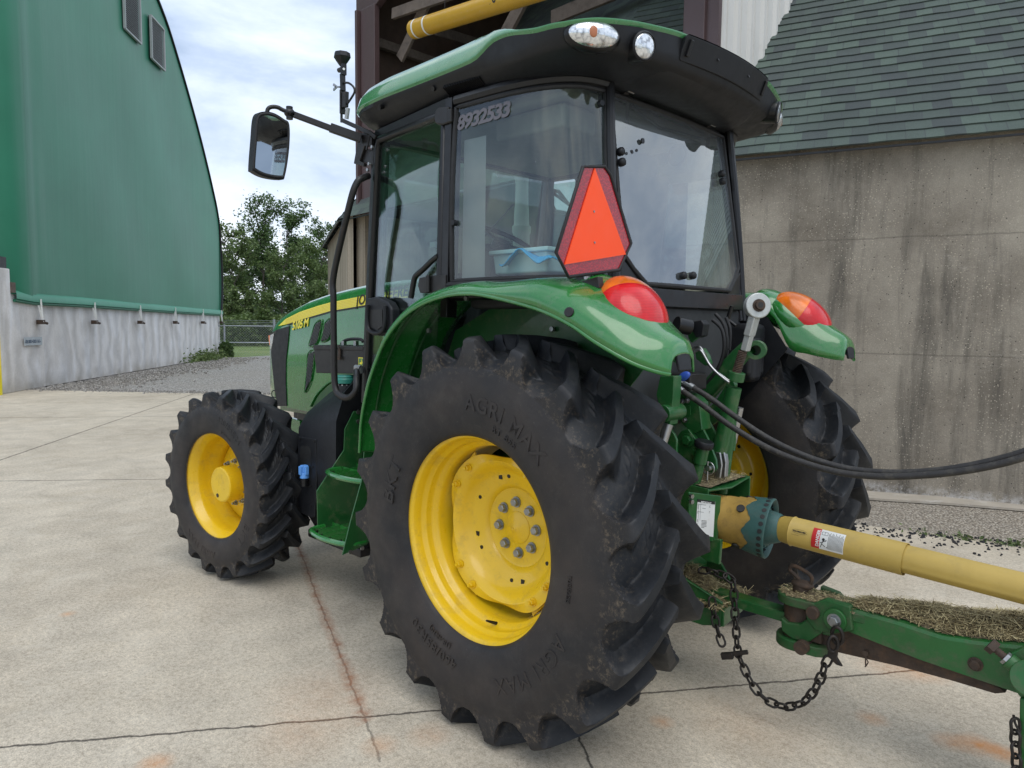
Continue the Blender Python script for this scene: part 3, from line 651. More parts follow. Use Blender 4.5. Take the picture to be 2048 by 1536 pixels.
# ---- slow moving vehicle emblem on a bracket
EP=((-.385,0,2.),(-1,.0,0.)); ev=lambda px,py,o=0.: at(px,py,pl=((-.385-o,0,2.),(-1,.05,0.)))
oc=[(1166,333),(1209,333),(1221,350),(1262,487),(1238,540),(1137,554),(1112,505)]
mb=MB(); mb.prism([ev(*p) for p in oc],(.006,0,0)); em=mb.build('safety_emblem',REFL,TR,0,label='red and orange slow vehicle triangle')
mb=MB(); mb.tube([ev(*p,.001) for p in oc],.0062,8,True); mb.build('emblem_border',RUB,em,60)
mb=MB(); mb.prism([ev(*p,.0045) for p in((1190,336),(1252,509),(1130,529))],(.004,0,0)); mb.build('orange_triangle',ORG,em,0)
mb=MB(); 
for p in((1188,423),(1189,485)): q=ev(*p,.005); mb.cyl(q,q+V(-.002,0,0),.004,n=10)
mb.build('rivet',ZNC,em)
mb=MB(); mb.prism([at(*p,y=.80) for p in((1150,556),(1167,551),(1167,569),(1146,583),(1122,583),(1130,579))],(0,-.03,0)); mb.bar(at(1120,585,y=.80),at(1152,582,y=.80),.05,.006); mb.bar(at(1165,575,y=.80),at(1202,565,y=.80),.03,.04); mb.build('emblem_bracket',BKM,TR,20,bev=.002)
mb=MB(); mb.bar(ev(1172,545,-.01),ev(1172,568,-.01),.012,.012); mb.bar(ev(1181,545,-.01),ev(1181,566,-.01),.005,.01); mb.build('bracket_clip',CHR,em,0)
# ================================================================ FENDERS
LP=[(719,905),(721,870),(723,840),(735,776),(759,706),(778,669),(807,634),(845,608),(895,591),(944,588),(993,596),(1052,611),(1128,641),(1177,676),(1236,715),(1285,737)]
lip=[at(*q,y=lerp(.935,.955,min(1,i/5))) for i,q in enumerate(LP)]
tip=[V(-.725,.905,1.430),V(-.752,.83,1.421),V(-.748,.75,1.420),V(-.705,.68,1.424),V(-.62,.62,1.44),V(-.52,.60,1.475)]
inn=[V(.74,.58,.93),V(.76,.58,1.06),V(.77,.58,1.17),V(.75,.58,1.33),V(.68,.58,1.47),V(.62,.58,1.55),V(.51,.58,1.65),V(.38,.58,1.705),V(.24,.58,1.735),V(.11,.58,1.742),V(-.02,.58,1.740),V(-.16,.58,1.728),V(-.24,.59,1.715),V(-.30,.59,1.695),V(-.35,.59,1.665),V(-.39,.59,1.63),V(-.41,.59,1.61),V(-.43,.592,1.59),V(-.44,.595,1.565),V(-.455,.60,1.535),V(-.47,.60,1.51),V(-.49,.60,1.485)]
bd=smooth_path(lip+tip,5); ins=smooth_path(inn,5)
prof=[0,.02,.05,.09,.15,.22,.32,.45,.6,.75,.9,1.]
rows=[]
for i,(b,c) in enumerate(zip(bd,ins)):
    # outward direction in the plane of the arch
    d=V(b.x-.02,0,b.z-.80); d.normalize()
    rear=min(1,max(0,(i-60)/35)); dn=(d*(1-rear)+V(-.25,0,.9)*rear).normalized()
    H=lerp(.048,.115,rear*.9) if i>10 else lerp(.02,.048,i/10)
    row=[]
    for u in prof:
        h=math.sqrt(1-(1-min(u/.30,1))**2) if u<.3 else 1.
        h2=max(0,1-abs(2*u-1)**3.2)**.55; r2_=min(1,max(0,(i-68)/16)); r2_=r2_*r2_*(3-2*r2_); p=b.lerp(c,u)+dn*(H*(h-u))*(1-r2_)+V(-.25,0,.95)*(.078*h2*r2_*(1-.35*max(0,(i-95)/15)))
        row.append(p)
    rows.append(row)
FS=[(-.20,[(.955,1.640),(.953,1.682),(.925,1.718),(.85,1.738),(.72,1.745),(.61,1.738),(.575,1.715)]),
(-.31,[(.955,1.610),(.950,1.655),(.920,1.695),(.85,1.722),(.72,1.733),(.615,1.722),(.575,1.680)]),
(-.41,[(.952,1.570),(.945,1.615),(.912,1.660),(.84,1.690),(.72,1.700),(.62,1.685),(.575,1.615)]),
(-.49,[(.948,1.526),(.940,1.570),(.903,1.618),(.83,1.650),(.72,1.660),(.62,1.640),(.575,1.475)]),
(-.57,[(.935,1.485),(.928,1.525),(.890,1.573),(.82,1.603),(.72,1.612),(.63,1.590),(.590,1.450)]),
(-.63,[(.905,1.452),(.900,1.490),(.865,1.535),(.80,1.562),(.72,1.568),(.645,1.545),(.615,1.435)]),
(-.672,[(.865,1.432),(.860,1.470),(.835,1.515),(.78,1.538),(.72,1.541),(.665,1.520),(.645,1.425)]),
(-.697,[(.835,1.423),(.832,1.450),(.812,1.495),(.77,1.514),(.72,1.516),(.680,1.500),(.665,1.422)]),
(-.704,[(.818,1.421),(.816,1.436),(.805,1.470),(.765,1.482),(.722,1.483),(.690,1.470),(.678,1.421)])]
fr_s=[0,.06,.12,.18,.26,.34,.44,.55,.67,.80,.92,1.]
base=[r for k,(r,b) in enumerate(zip(rows,bd)) if b.x>-.08 and k%4==0]
for x,pp in FS:
    q=smooth_path([V(x,a,b) for a,b in pp],8); D=[0]
    for a,b in zip(q,q[1:]): D.append(D[-1]+(b-a).length)
    out=[]
    for t in fr_s:
        t*=D[-1]; k=max(j for j in range(len(D)) if D[j]<=t+1e-9); k=min(k,len(q)-2); out.append(q[k].lerp(q[k+1],(t-D[k])/(D[k+1]-D[k])))
    base.append(out)
cols_=[smooth_path([r[j] for r in base],4) for j in range(12)]
rows=[[c[i] for c in cols_] for i in range(len(cols_[0]))]
def fender(s):
    R=[[V(p.x,p.y*s,p.z) for p in r] for r in rows]
    mb=MB(); mb.grid(R); f=mb.build('fender',G,TR,60,solid=.006 if s>0 else -.006)
    e=MB(); e.tube([r[0] for r in R],.008,8); e.build('fender_lip',G,f,60)
    # inner liner: wheel-side wall
    b=[V(-.485,.565*s,1.47),V(-.277,.565*s,1.22),V(-.09,.565*s,1.06),V(.1,.565*s,.95),V(.5,.565*s,.90),V(.80,.565*s,.92),V(.78,.565*s,1.2),V(.62,.565*s,1.54),V(.25,.565*s,1.70),V(-.2,.565*s,1.68),V(-.38,.565*s,1.62)]
    l=MB(); l.prism(b,(0,.006*s,0)); l.build('wheel_liner',GT if s>0 else BK,f,0)
    # seam ribs under the arch
    l=MB()
    for u in(5,8):
        l.tube([r[u]-V(0,0,.012)-V(r[u].x*.015,0,0) for r in R[2:60]],.006,6)
    l.build('fender_rib',GT,f)
    # tail lamp in a green teardrop housing
    m=lambda x,y,z:V(x,y*s,z)
    ax=V(-.62,.04*s,.78).normalized(); bb=V(.78,-.45*s,.62); bb=(bb-ax*bb.dot(ax)).normalized(); a=bb.cross(ax); RM=Matrix((a,bb,ax)).transposed()
    c=m(-.482,.722,1.628)
    hs=MB(); hs.ellipsoid(c-ax*.026,(.140,.174,.080),RM,40,20); hs.ellipsoid(c-ax*.040+V(.085,0,.06),(.128,.15,.078),RM,40,20); hs.build('lamp_housing',G,f,60)
    def dome(lo,hi,rad,name,mat,par,sh=0):
        # ellipsoid dome cut between two heights (in lens axes)
        rw=[]
        for i in range(17):
            vv=lerp(lo,hi,i/16); hw=math.sqrt(max(0,1-vv*vv)); r=[]
            for k in range(25):
                uu=-hw*math.cos(PI*k/24); w=math.sqrt(max(0,1-uu*uu-vv*vv)); r.append(c+RM@V(rad[0]*uu*(1-.10*vv),rad[1]*vv,rad[2]*w))
            rw.append(r)
        mm=MB(); mm.grid(rw); return mm.build(name,mat,par,60)
    l1=dome(-1,.12,(.130,.160,.096),'tail_lamp',LRED,f); dome(.12,1,(.130,.160,.096),'indicator_lens',LAMB,l1); dome(.112,.13,(.1305,.1605,.0965),'lens_joint',REDL,l1)
    mm=MB(); mm.lathe([(-.004,.0),(0,.0)],c,ax,4)
    # black reflector pad at the tip
    p=m(-.703,.746,1.466); n=V(-.98,.0*s,.20).normalized(); mm=MB(); mm.prism([p+V(.012,-.034,.040),p+V(.012,.034,.040),p+V(.0,.040,-.0),p+V(-.006,.036,-.038),p+V(-.006,-.036,-.038),p+V(.0,-.04,0)],n*.012); mm.build('reflector_pad',BK,f,30,bev=.004)
    if s>0:
        p=at(1141,626,y=.945); mm=MB(); mm.cyl(p,p+V(-.004,.016,.004),.017,n=24); mm.build('rubber_buffer',RUB,f,40,bev=.003)
        for q in((1106,658),(860,661),(935,597)): mm=MB(); p=at(*q,y=.80 if q[0]<1000 else .58); mm.cyl(p,p+V(0,.012,0),.010,n=16); mm.build('liner_bolt',ZNC,f)
    return f
fl=fender(1); fr_=fender(-1); fl['label']='near left rear fender'; fr_['label']='far right rear fender'
mb=MB(); mb.prism([at(*q,y=.60) for q in((722,842),(732,700),(728,855),(735,880),(745,985),(723,1000),(718,900))],(0,-.008,0))
# ================================================================ STEPS, TANK, BOX
mb=MB(); X1=1.40; mb.prism([at(*q,x=X1) for q in((708,822),(722,822),(726,900),(722,1060),(636,1056),(634,982),(688,900),(690,858))],(.008,0,0)); fp=mb.build('step_plate',GT,TR,0,bev=.002)
mb=MB(); X0=1.02; mb.prism([at(*q,x=X0) for q in((728,888),(738,878),(752,880),(746,1010),(743,1030),(740,1078),(733,1088),(683,1110),(700,1040),(722,960))],(-.008,0,0)); mb.build('rear_step_plate',GT,TR,0,bev=.002,label='rear step side plate')
def step(zq,yo,yi):
    mb=MB(); z=zq
    out=smooth_path([V(X0,yo-.09,z),V(X0+.02,yo,z),V((X0+X1)/2,yo+.035,z),V(X1-.02,yo,z),V(X1,yo-.09,z)],6)
    t=MB(); t.tube(out,.014,8); t.bar((X0,yi,z),(X1,yi,z),.012,.03)
    for k in range(1,5):
        x=lerp(X0,X1,k/5); t.bar((x,yi,z),(x,yo+.02-.05*abs(k-2.5)/2.5,z),.005,.026)
    t.bar((X0,(yi+yo)/2,z),(X1,(yi+yo)/2,z),.005,.026); return t.build('step',G,TR,40)
step(at(640,1075,y=.90).z+.02,.90,.62); step(at(690,950,y=.78).z+.0,.80,.60)
for p in((716,824),(716,843)): mb=MB(); q=at(*p,x=X1-.002); mb.cyl(q,q-V(.008,0,0),.012,n=20); mb.build('step_bolt',CHR,TR)
for p in((700,1104),(724,1096)): mb=MB(); q=at(*p,x=X0-.01); mb.cyl(q,q-V(.006,0,0),.010,n=20); mb.build('step_bolt',CHR,TR)
# fuel tank (black, moulded)
q=[(603,832),(640,795),(700,780),(730,790),(730,900),(700,960),(640,1000),(640,1045),(610,1040),(600,1020),(596,960)]
ts=[at(*p,y=.70) for p in q]

def tsec(x,k): return [V(x,.30,1.30-k*.10),V(x,.52,1.28-k*.12),V(x,.66,1.16-k*.10),V(x,.715,1.02-k*.05),V(x,.72,.75),V(x,.70,.50),V(x,.62,.36),V(x,.30,.36)]
rows=[tsec(x,k) for x,k in((1.43,-.35),(1.50,-.1),(1.62,.35),(1.72,.8),(1.80,1.),(1.83,1.15))]
mb=MB(); mb.grid(rows); mb.add(rows[0],[tuple(range(8))]); mb.add(rows[-1],[tuple(range(7,-1,-1))]); tank=mb.build('fuel_tank',BK,TR,30,bev=.03)
TF=.722
mb=MB(); mb.prism([at(*p,y=TF) for p in((597,873),(632,879),(633,960),(629,1034),(622,1036),(601,1025),(595,1000),(594,930))],(0,-.012,0)); tg=mb.build('tank_cover',BK,TR,20,bev=.003)
mb=MB(); mb.prism([at(*p,y=TF+.002) for p in((600,896),(605,891),(618,893),(622,904),(621,950),(618,966),(610,972),(600,970))],(0,-.004,0)); mb.build('cover_opening',INK,tg,0)
for p in((600,877),(629,883),(625,934),(622,972),(622,1012),(598,1015)): mb=MB(); c=at(*p,y=TF+.001); mb.cyl(c,c+V(0,.004,0),.006,n=12); mb.build('cover_screw',BKM,tg)
c=at(609,944,y=TF+.02); mb=MB(); mb.cyl(c+V(0,0,-.035),c+V(0,0,.0),.026,.024,n=20); 
for k in range(4): a=PI/2*k; mb.box(c+V(.022*math.cos(a),.022*math.sin(a),.012),(.022,.022,.05),Matrix.Rotation(a,3,'Z'))
mb.box(c+V(0,0,.02),(.034,.034,.04)); mb.build('blue_cap',paint('blue_cap',(.12,.34,.78),.45),tg,30,bev=.004)
mb=MB(); mb.cyl(c+V(0,0,-.08),c+V(0,0,-.035),.022,n=20); mb.cyl(c+V(0,0,-.05),c+V(0,0,-.043),.027,n=20); mb.build('filler_neck',BK2,tg)
mb=MB(); mb.box((1.55,.52,.33),(.55,.30,.05)); mb.build('tank_strap',BKM,TR,20,bev=.01)
# toolbox by the engine
TY=.60
fz=[at(*p,y=TY) for p in((627,690),(727,693),(728,748),(632,746))]
mb=MB(); mb.prism(fz,(0,-.20,0)); tb=mb.build('toolbox',BKM,TR,20,bev=.004,label='black steel toolbox bolted beside the hood')
mb=MB(); mb.prism([p+V(0,.004,0) for p in (fz[0],fz[1],at(727,701,y=TY),at(627.5,700,y=TY))],(0,-.21,0)); mb.build('toolbox_lid',BKM,tb,20,bev=.004)
mb=MB(); c=at(679,706,y=TY+.008); mb.box(c,(.018,.006,.05)); mb.box(c+V(0,.006,-.028),(.03,.006,.02)); mb.tube([c+V(-.012,.004,.02),c+V(-.012,.012,.04),c+V(.012,.012,.04),c+V(.012,.004,.02)],.003,6); mb.build('latch',RST,tb)
mb=MB(); mb.tube(smooth_path([at(*p,y=.50) for p in((683,688),(690,681),(705,678),(722,679),(726,684))],4),.009,8); mb.build('box_handle',RUB,tb)
for p in((688,687),(712,687)): mb=MB(); mb.box(at(*p,y=.50),(.025,.02,.03)); mb.build('handle_mount',CHR,tb)
def badge(nm,c,w,h,parent,right,up):
    R,U=Vector(right),Vector(up); Nn=R.cross(U)
    out=[(-.5,.5),(.5,.5),(.5,-.25),(.0,-.55),(-.5,-.25)]
    mb=MB(); mb.prism([c+R*(a*w)+U*(b*h) for a,b in out],Nn*.002); o=mb.build(nm,YST,parent,0)
    mb=MB(); mb.prism([c+Nn*.001+R*(a*w*.84)+U*(b*h*.84) for a,b in out],Nn*.002); mb.build('badge_field',G,o,0)
    dd=[(-.3,-.05),(-.12,.08),(.0,.05),(.1,.2),(.0,.3),(.08,.32),(.18,.2),(.2,.08),(.34,-.0),(.2,-.02),(.1,-.1),(.18,-.25),(.05,-.12),(-.1,-.08),(-.2,-.2),(-.18,-.06)]
    mb=MB(); mb.prism([c+Nn*.002+R*(a*w)+U*(b*h) for a,b in dd],Nn*.0015); mb.build('leaping_animal',YST,o,0)
badge('badge',at(723,726,y=TY+.002),.055,.060,tb,(-1,0,0),(0,0,1))
# air filter bowl with teal cap
c=at(691,778,y=.60); mb=MB(); mb.lathe([(0,.045),(.06,.050),(.075,.046),(.078,.038)],c-V(0,0,.05),(0,0,1),32,True); fb=mb.build('filter_bowl',BK,TR)
mb=MB(); mb.lathe([(0,.052),(.022,.055),(.030,.050),(.036,.052),(.044,.045),(.046,.0)],c+V(0,0,.034),(0,0,1),32); mb.build('filter_cap',TEAL,fb)
mb=MB(); 
for k in range(14): a=2*PI*k/14; mb.cyl(c+V(.05*math.cos(a),.05*math.sin(a),.026),c+V(.056*math.cos(a),.056*math.sin(a),.026),.004,n=8)
mb.build('clip_bolt',CHR,fb)
# ---- entry grab rail
rp=[at(736,352,y=.70),at(726,356,y=.745),at(713,367,y=.78),at(699,410,y=.80),at(668,547,y=.80),at(667,600,y=.80),at(668,700,y=.80),at(670,770,y=.80),at(680,791,y=.80),at(697,795,y=.79),at(711,782,y=.78),at(713,757,y=.76),at(713,742,y=.72)]
mb=MB(); mb.tube(smooth_path(rp,8),.0165,14); mb.build('grab_rail',BKM,TR,60)
c=at(722,735,y=.70); mb=MB(); mb.cyl(c,c+V(.05,0,.0),.012,n=12); mb.box(c+V(.02,0,-.015),(.05,.03,.03)); mb.build('rail_clamp',CHR,TR)
# ---- mirror on its arm
mn=V(-1,.057,-.071).normalized(); mo=(V(1.22,1.1,2.4),mn); mp=lambda px,py,o=0.: at(px,py,pl=(mo[0]+mn*o,mn))
oc=smooth_path([mp(*p) for p in((514,232),(528,223),(548,226),(568,238),(579,250),(578,300),(570,352),(562,359),(530,354),(508,343),(505,335),(509,280))],5,True)
mb=MB(); mb.prism(oc,-mn*.05); mr=mb.build('mirror',BK,TR,40,bev=.008)
cc=sum(oc,V(0,0,0))/len(oc); MIRR,_n,_b=newmat('mirror_glass'); _b.inputs['Metallic'].default_value=1; _b.inputs['Roughness'].default_value=.02; _b.inputs['Base Color'].default_value=(.45,.48,.50,1)
mb=MB(); mb.prism([cc+(p-cc)*.88+mn*.002 for p in oc],-mn*.004); mb.build('mirror_glass',MIRR,mr,0)
mb=MB(); mb.tube([cc+(p-cc)*.93+mn*.001 for p in oc],.006,8,True); mb.build('mirror_rim',RUB,mr,60)
AY=lambda px: lerp(.66,1.10,(745-px)/205)
ap=[at(*p,y=AY(p[0])) for p in((534,226),(536,218),(543,214),(556,215),(575,224),(668,260))]
mb=MB(); mb.tube(smooth_path(ap,5),.010,10); ar=mb.build('mirror_arm',BKM,TR,60)
mb=MB(); mb.bar(at(582,227,y=AY(582)),at(665,258,y=AY(665)),.022,.028); mb.bar(at(660,255,y=AY(660)),at(722,277,y=AY(722)),.03,.042); mb.build('arm_tube',BKM,ar,20,bev=.003)
ksp=at(579,226,y=AY(579)); mb=MB(); mb.cyl(ksp+V(0,0,-.03),ksp+V(0,0,.03),.016,n=10); mb.ellipsoid(ksp,(.026,.026,.022)); mb.build('arm_knob',BK2,ar)
mb=MB(); mb.prism([at(*p,y=.70) for p in((712,265),(732,266),(743,275),(742,292),(729,292),(719,322),(728,326),(727,333),(707,327),(716,276))],(0,-.02,0)); mb.prism([at(*p,y=.685) for p in((725,296),(748,300),(746,330),(720,322))],(0,-.03,0)); mb.build('arm_bracket',BKM,ar,20,bev=.003)
mb=MB(); 
for p in((746,294),(740,328),(737,340)): c=at(*p,y=.705); mb.cyl(c,c+V(0,.01,0),.008,n=12)
mb.build('bracket_bolt',CHR,ar)
# ---- aerial / beacon mount at the front corner of the roof
BY=.70
bq=lambda px,py,y=BY: at(px,py,y=y)
mb=MB(); mb.bar(bq(685,228),bq(685,180),.030,.012); mb.bar(bq(690,215),bq(691,184),.02,.036); mb.bar(bq(683,245),bq(683,205),.010,.012); mb.bar(bq(683,240),bq(738,265),.014,.020); mb.bar(bq(738,264),bq(752,275),.014,.02); mb.bar(bq(741,262),bq(733,300),.008,.012); sb=mb.build('aerial_bracket',BKM,TR,20,bev=.002)
mb=MB(); mb.bar(bq(686,182),bq(685,148),.020,.022); mb.bar(bq(687,150),bq(687,128),.026,.018); mb.cyl(bq(682,139)+V(.02,0,0),bq(682,139)-V(.02,0,0),.012,n=14)
a=bq(684.5,132); b=bq(684.5,121); c=bq(684.5,115); d=bq(684.5,106); mb.cyl(a,b,.014,.034,n=8); mb.cyl(b,c,.034,.044,n=8); mb.cyl(c,d,.044,.040,n=8); mb.build('aerial_stem',BK2,sb,20)
mb=MB(); c=bq(687,140); mb.cyl(c+V(-.012,.006,0),c+V(-.016,.008,0),.006,n=14); mb.build('stem_badge',WHT,sb)
mb=MB(); 
c=bq(673,174); mb.bar(bq(680,174),c,.008,.008); mb.bar(c,bq(667,169),.006,.012); mb.bar(c,bq(667,180),.006,.012); mb.build('wing_bolt',CHR,sb)
mb=MB(); mb.tube(smooth_path([bq(*p) for p in((686,166),(697,166),(707,174),(709,184),(702,197),(695,207))],5),.0055,8); mb.build('aerial_cable',RUB,sb,60)
mb=MB(); mb.bar(bq(696,216),bq(693,238),.012,.022); mb.build('aerial_tie',LTG,sb)
# ---- exhaust stack on the far front corner
EXX=at(1043,450,y=-.66).x; ex=V(EXX,-.66,0); zb,zt=at(1043,545,y=-.66).z,at(1043,345,y=-.66).z
mb=MB(); mb.lathe([(1.2,.055),(zb+.25,.055),(zb+.26,.062),(zb+.30,.062),(zb+.31,.050),(zb+.42,.048),(zb+.43,.044),(zt-.05,.042)],(EXX,-.66,0),(0,0,1),28); mb.tube(smooth_path([V(EXX,-.66,zt-.06),V(EXX+.01,-.65,zt),V(EXX+.07,-.62,zt+.03),V(EXX+.15,-.58,zt+.02)],6),.046,18); mb.build('exhaust_stack',LTG,TR,50)
# far mirrors, seen through the cab
def farmirror(px0,py0,px1,py1,X):
    a,b=at(px0,py0,x=X),at(px1,py1,x=X); c=(a+b)/2; w=abs(a.y-b.y)/2; h=abs(a.z-b.z)/2
    o=[c+V(0,w*sx_,h*sz_) for sx_,sz_ in((-.8,1),(.8,1),(1,.8),(.9,-.8),(.7,-1),(-.7,-1),(-.9,-.8),(-1,.8))]
    mb=MB(); mb.prism(o,(.04,0,0)); m=mb.build('mirror',BK,TR,30,bev=.008,label='far right mirror'); mb=MB(); mb.prism([c+(p-c)*.86+V(-.003,0,0) for p in o],(.003,0,0)); mb.build('mirror_glass',MIRR,m,0)
farmirror(1103,337,1152,432,1.25)
mb=MB(); mb.tube([V(1.12,-.62,2.42),V(1.22,-.85,2.45),V(1.25,-1.0,2.38)],.012,8); mb.build('mirror_arm',BKM,TR,60,label='far mirror arm')
# ================================================================ CAB INTERIOR
mb=MB(); mb.box((.75,0,1.13),(.95,1.28,.05)); mb.box((.10,0,1.40),(.75,1.02,.52)); mb.box((.15,.52,1.70),(.60,.24,.12)); mb.box((.15,-.55,1.66),(.60,.28,.08)); mb.box((1.17,0,1.40),(.06,1.10,.5)); mb.build('cab_floor',DKI,TR,20,bev=.02)
mb=MB(); mb.box((.28,.0,1.66),(.48,.48,.14)); mb.box((.06,0,1.98),(.13,.46,.62),Matrix.Rotation(-.10,3,'Y')); mb.box((.02,0,2.30),(.10,.26,.14),Matrix.Rotation(-.10,3,'Y')); mb.box((.28,0,1.44),(.36,.36,.24)); 
for s in(1,-1): mb.box((.25,.29*s,1.80),(.34,.07,.06))
mb.build('operator_seat',DKI,TR,40,bev=.03)
sc=at(1003,487,y=.10); sax=V(-.50,0,.86).normalized(); a,b,_=basis(sax)
mb=MB(); mb.tube([sc+a*(.20*math.cos(t))+b*(.20*math.sin(t)) for t in np.linspace(0,2*PI,40)[:-1]],.014,10,True)
swl=mb.build('steering_wheel',BK2,TR,60)
mb=MB(); 
for t in(.5,2.6,4.7): mb.bar(sc,sc+a*(.19*math.cos(t))+b*(.19*math.sin(t)),.03,.012)
mb.cyl(sc-sax*.03,sc+sax*.015,.05,n=24); mb.build('wheel_spoke',BK2,swl)
mb=MB(); mb.bar(sc-sax*.02,V(1.12,.05,1.30),.14,.12); mb.box((1.10,0,1.72),(.10,.50,.26),Matrix.Rotation(.3,3,'Y')); mb.build('dashboard',DKI,TR,30,bev=.02)
sp=at(1006,440,y=.12); mb=MB(); mb.tube([V(1.0,.14,1.72),V(.98,.16,1.95),V(.92,.13,2.02)],.010,8); mb.ellipsoid(V(.92,.13,2.03),(.03,.02,.02)); mb.tube([V(.92,.12,2.03),V(.90,-.10,2.24)],.004,6); mb.build('control_lever',BK2,TR,60)
mb=MB(); mb.box((.5,0,2.50),(1.15,1.20,.05)); mb.box((.18,-.45,2.40),(.50,.25,.16)); mb.box((.18,.45,2.42),(.4,.22,.10)); hl=mb.build('headliner',paint('headliner',(.17,.175,.15),.8),TR,30,bev=.02)
mb=MB()
for c in((.0,-.33,2.41),(.2,-.57,2.40)): mb.lathe([(0,.055),(.008,.055),(.008,.042),(0,.040)],c,(0,1,0) if c[1]>-.4 else (-1,.4,0),24)
mb.box((.10,-.31,2.40),(.10,.02,.05)); mb.build('air_outlet',DKI,hl)
mb=MB(); 
for p0,p1 in(((.45,-.70,1.2),(.45,-.68,2.5)),): mb.bar(p0,p1,.07,.05)
mb.bar((.98,-.58,1.9),(.98,-.58,2.05),.05,.03); mb.build('far_door_post',BK2,TR,20)
mb=MB(); mb.box((1.03,.30,1.99),(.02,.06,.09)); mb.box((1.06,.34,1.99),(.05,.02,.03)); mb.build('monitor',LTG,TR,20,bev=.004)
mb=MB(); mb.tube([V(.30,-.40,1.66),V(.28,-.40,1.76)],.012,8); mb.ellipsoid(V(.28,-.40,1.78),(.03,.03,.03)); mb.build('side_lever',YST,TR,60)
# windscreen and far door glass
mb=MB(); mb.prism([V(1.215,.60,1.72),V(1.215,-.60,1.72),V(1.125,-.60,2.47),V(1.125,.60,2.47)],(.004,0,0)); mb.build('windscreen',GLD,TR,0)
mb=MB(); mb.prism([V(p.x,-p.y,p.z) for p in dp],(0,.005,0)); mb.build('door',GLD,TR,0,label='far side cab door glass')
# things kept in the cab behind the glass
tb_=thing('storage_tub','pale plastic storage tub with a lid behind the left cab window','tub',(.05,.50,1.72))
tq0=at(1072,520,y=.52); tb_.location=tq0; mb=MB(); mb.box(tq0-V(0,0,.02),(.30,.20,.085),tap=(1.06,1.06)); mb.build('tub_body',TUB,tb_,20,bev=.01); mb=MB(); mb.box(tq0+V(0,0,.030),(.34,.24,.018)); mb.build('tub_lid',TUB,tb_,20,bev=.005)
rows=[]
for i in range(22):
    r=[]
    for j in range(12):
        u,v=i/21,j/11; cq=at(1056,533,y=.64); x=cq.x-.13+.26*u; yy=.60+.08*v
        r.append(V(x,yy,cq.z+.012+.060*math.exp(-((u-.55)/.32)**2)*(1-.35*v)+.014*math.sin(9*u+3*v)+.012*noise.noise(V(u*6,v*6,3))))
    rows.append(r)
mb=MB(); mb.grid(rows); cl=mb.build('cloth',BLU,None,60,solid=.004); tag(cl,'crumpled bright blue cloth lying beside the tub in the cab','cloth')
# ================================================================ REAR LINKAGE
def pc(name,pts,y,th,mat=GT,parent=TR,bev=.004,label=None):
    mb=MB(); mb.prism([at(*p,y=y) for p in pts],(0,-th,0)); return mb.build(name,mat,parent,30,bev=bev,label=label)
mb=MB(); mb.box((-.02,0,1.28),(.30,1.06,.66)); mb.build('rear_bulkhead',BK2,TR,0)
mb=MB(); mb.prism([at(*p,x=-.18) for p in((1335,600),(1478,600),(1476,612),(1335,608))],(.03,0,0)); mb.build('window_sill',BKM,TR,0)
mb=MB()
for a,b in(((1428,630),(1385,830)),((1440,625),(1430,700)),((1345,690),(1420,640))): mb.bar(at(*a,x=-.22),at(*b,x=-.22),.02,.02)
mb.build('bulkhead_rib',BKM,TR,0)
# rockshaft block and quadrant
mb=MB(); mb.box((-.14,.02,1.12),(.20,.30,.24)); mb.box((-.12,.0,.90),(.16,.26,.40)); mb.cyl((-.24,.30,1.19),(-.24,-.22,1.19),.045,n=28); rb=mb.build('rockshaft_housing',GT,TR,30,bev=.012)
pl1=pc('hydraulic_block',((1356,782),(1381,788),(1398,806),(1404,860),(1386,868),(1366,850),(1357,838)),.10,.08)
mb=MB(); 
for p in((1365,803),(1375,801),(1370,840)): mb.hexbolt(at(*p,y=.102),(0,1,0),.009,.012)
mb.build('block_bolt',CHR,pl1,30)
pc('block_window',((1359,814),(1380,811),(1381,830),(1362,834)),.103,.004,GI,pl1,.001)
# left lift arm and rod
la=pc('lift_arm',((1320,752),(1348,752),(1346,795),(1342,832),(1340,850),(1330,856),(1325,838),(1318,812),(1312,790)),.30,.06)
c=at(1333,826,y=.30); mb=MB(); mb.cyl(c+V(0,.03,0),c+V(0,-.10,0),.035,n=24); mb.build('arm_pivot',GT,la,40,bev=.004)
mb=MB(); mb.cyl(at(1337,848,y=.30),at(1323,892,y=.32),.020,n=20); mb.build('lift_rod',CHR,TR,50)
pc('left_link_plate',((1339,857),(1348,868),(1353,880),(1353,920),(1330,915),(1328,880)),.24,.015)
# right lift arm ending in a spool
ra=MB(); p=smooth_path([at(*q,y=-.16) for q in((1372,836),(1400,800),(1440,755),(1480,712),(1498,694))],4); ra.tube(p,[lerp(.052,.036,i/(len(p)-1)) for i in range(len(p))],12); ra=ra.build('lift_arm',GT,TR,60,label='right lift arm reaching up to a spool')
c=at(1513,700,y=-.18); mb=MB(); mb.lathe([(-.05,.022),(-.05,.040),(-.038,.040),(-.030,.022),(.02,.022),(.03,.042),(.045,.042),(.045,0)],c,(.35,-.9,0),28); mb.build('arm_spool',GT,ra,50)
pc('right_arm_web',((1395,838),(1432,800),(1462,752),(1470,770),(1448,830),(1424,850)),-.12,.03)
